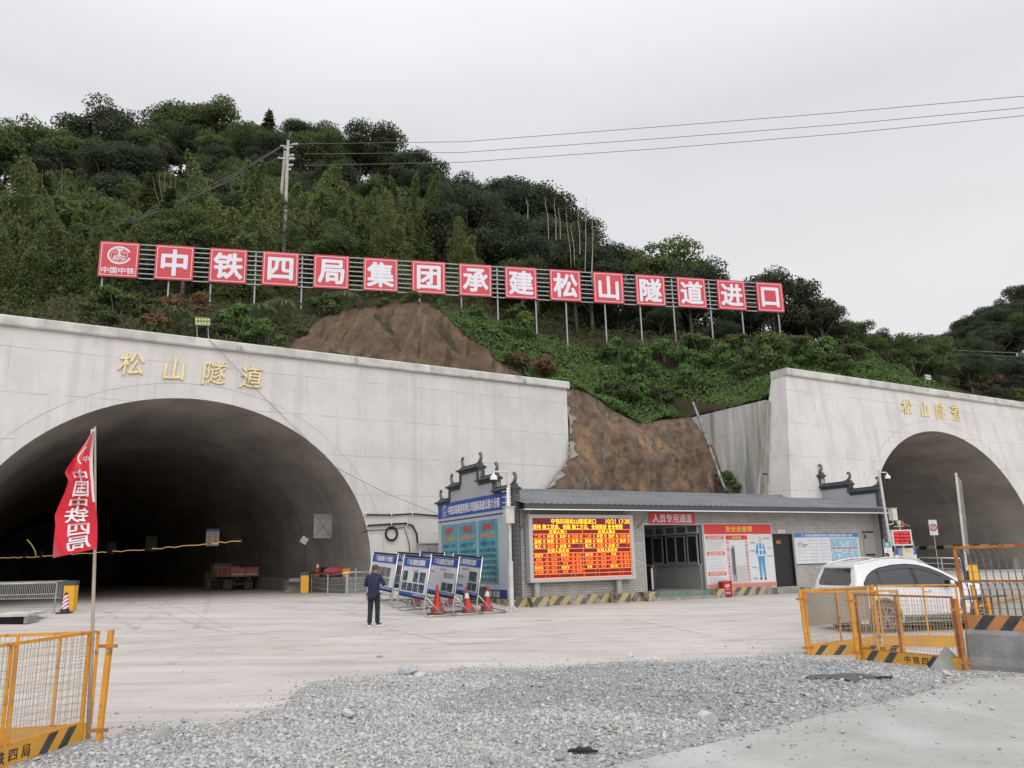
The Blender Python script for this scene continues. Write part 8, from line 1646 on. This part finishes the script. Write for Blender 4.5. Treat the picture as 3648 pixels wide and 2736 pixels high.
    for s_ in 'LR':
        an, to = V('an'+s_), V('to'+s_); hl_ = an+(an-to)*.35; hl_.z = .035; mid = an.lerp(to, .5); mid.z = .05; to2 = Vector((to.x, to.y, .032)); skin_mesh('shoe', [(tuple(hl_), (.038, .036)), (tuple(mid), (.046, .046)), (tuple(to2), (.042, .028))], [(0, 1), (1, 2)], shoe, t)
        mb = MB(); d = (to2-hl_); mb.bar(Vector((hl_.x, hl_.y, .014))-d*.15, Vector((to2.x, to2.y, .014))+d*.12, .092, .024); mb.build('sole', M['white'], t)
    # hair cap, ears, eyes, mouth
    hd = V('hd'); bm = bmesh.new(); bmesh.ops.create_uvsphere(bm, u_segments=20, v_segments=14, radius=1)
    for v in list(bm.verts):
        c = v.co; fr_ = Vector((c.x, c.y, 0)).dot(f)
        if c.z < -.55+ (0.75 if fr_ > .25 else 0)+(fr_*.5 if fr_ > 0 else 0): bm.verts.remove(v); continue
    for v in bm.verts: v.co = Vector((v.co.x*.086, v.co.y*.098, v.co.z*.105+.022))
    me = bpy.data.meshes.new('hair'); bm.to_mesh(me); bm.free(); me.shade_smooth(); me.materials.append(mat('hair_greying', (.030, .024, .020), .7, col2=(.07, .06, .052), scale=40) if greyhair else M['hair']); ho = bpy.data.objects.new('hair', me); COL.objects.link(ho); ho.parent = t; ho.location = hd-f*.008
    sd = f.cross(Vector((0, 0, 1))).normalized()
    for sg in (-1, 1):
        mb = MB(); mb.lathe([(0, -.008), (.018, -.008), (.022, .0), (.016, .008), (0, .006)], 10, (0, 0, 0), 'x'); e_ = mb.build('ear', M['skin'], t, smooth=True); e_.location = hd+sd*sg*.084+Vector((0, 0, -.01)); e_.scale = (1, 1, 1.5); e_.rotation_euler = (0, 0, math.atan2(sd.y, sd.x))
        mb = MB(); mb.lathe([(0, -.006), (.010, 0), (0, .006)], 8); e_ = mb.build('eye', M['hair'], t, smooth=True); e_.location = hd+f*.088+sd*sg*.030+Vector((0, 0, .008))
    mb = MB(); a = hd+f*.088-Vector((0, 0, .052)); mb.tube([a-sd*.022, a+f*.004, a+sd*.022], .005, 5); mb.build('mouth', mat('lips', (.28, .09, .08), .5) if 'lips' not in bpy.data.materials else bpy.data.materials['lips'], t)
    return t
mp_ = ground('2', 952, 1614)
J1 = dict(pel=(0, 0, .94), sp=(0, -.01, 1.12), ch=(0, -.015, 1.31), nk=(.01, .025, 1.46), hd=(.03, .06, 1.60), face=(.10, .20, 1.53), shL=(-.175, 0, 1.40), shR=(.175, 0, 1.40), elL=(-.275, .03, 1.13), elR=(.29, .06, 1.14), wrL=(-.10, .27, 1.16), wrR=(.15, .29, 1.18), haL=(-.02, .36, 1.20), haR=(.09, .38, 1.22), palL=(0, .3, 1), palR=(0, .3, 1),
          hpL=(-.09, 0, .90), hpR=(.09, 0, .90), knL=(-.10, .02, .50), knR=(.10, .05, .50), anL=(-.105, -.05, .085), anR=(.10, .05, .085), toL=(-.13, .08, .03), toR=(.19, .17, .03))
SH1 = mat('trainer_black', (.03, .03, .032), .6)
pm_ = person(Matrix.Translation(mp_) @ Matrix.Rotation(-.12, 4, 'Z'), 'man in navy shirt and dark trousers seen from behind, head bowed over his hands', J1, M['navyshirt'], M['navytrs'], SH1, True)
ph_ = bpy.data.objects.new('phone', None)
mb = MB(); mb.box(-.035, .035, -.004, .004, -.07, .07); po = mb.build('mobile_phone', M['black'], None); po.matrix_world = pm_.matrix_world @ Matrix.Translation((.035, .385, 1.25)) @ Matrix.Rotation(-.7, 4, 'X'); tag(po, 'small dark mobile phone held in both hands by the man in navy', 'phone'); bpy.data.objects.remove(ph_)
hp2 = atd('5', 897, 742, 30.5); gz2 = gz(hp2.x, hp2.y)
J2 = dict(J1); J2.update(hd=(.0, .03, 1.61), face=(.0, .25, 1.62), nk=(0, .01, 1.47), elL=(-.24, -.02, 1.12), elR=(.24, -.02, 1.12), wrL=(-.24, .06, .88), wrR=(.24, .06, .88), haL=(-.24, .1, .78), haR=(.24, .1, .78), palL=(1, 0, 0), palR=(-1, 0, 0), toR=(.12, .13, .03), anR=(.10, -.01, .085), knR=(.1, .02, .5))
person(Matrix.Translation((hp2.x+.02, hp2.y, hp2.z-1.625)) @ Matrix.Rotation(math.radians(75), 4, 'Z'), 'person with black hair behind the white car, only the head showing', J2, mat('shirt_pink', (.50, .27, .22), .8), M['navytrs'], SH1)
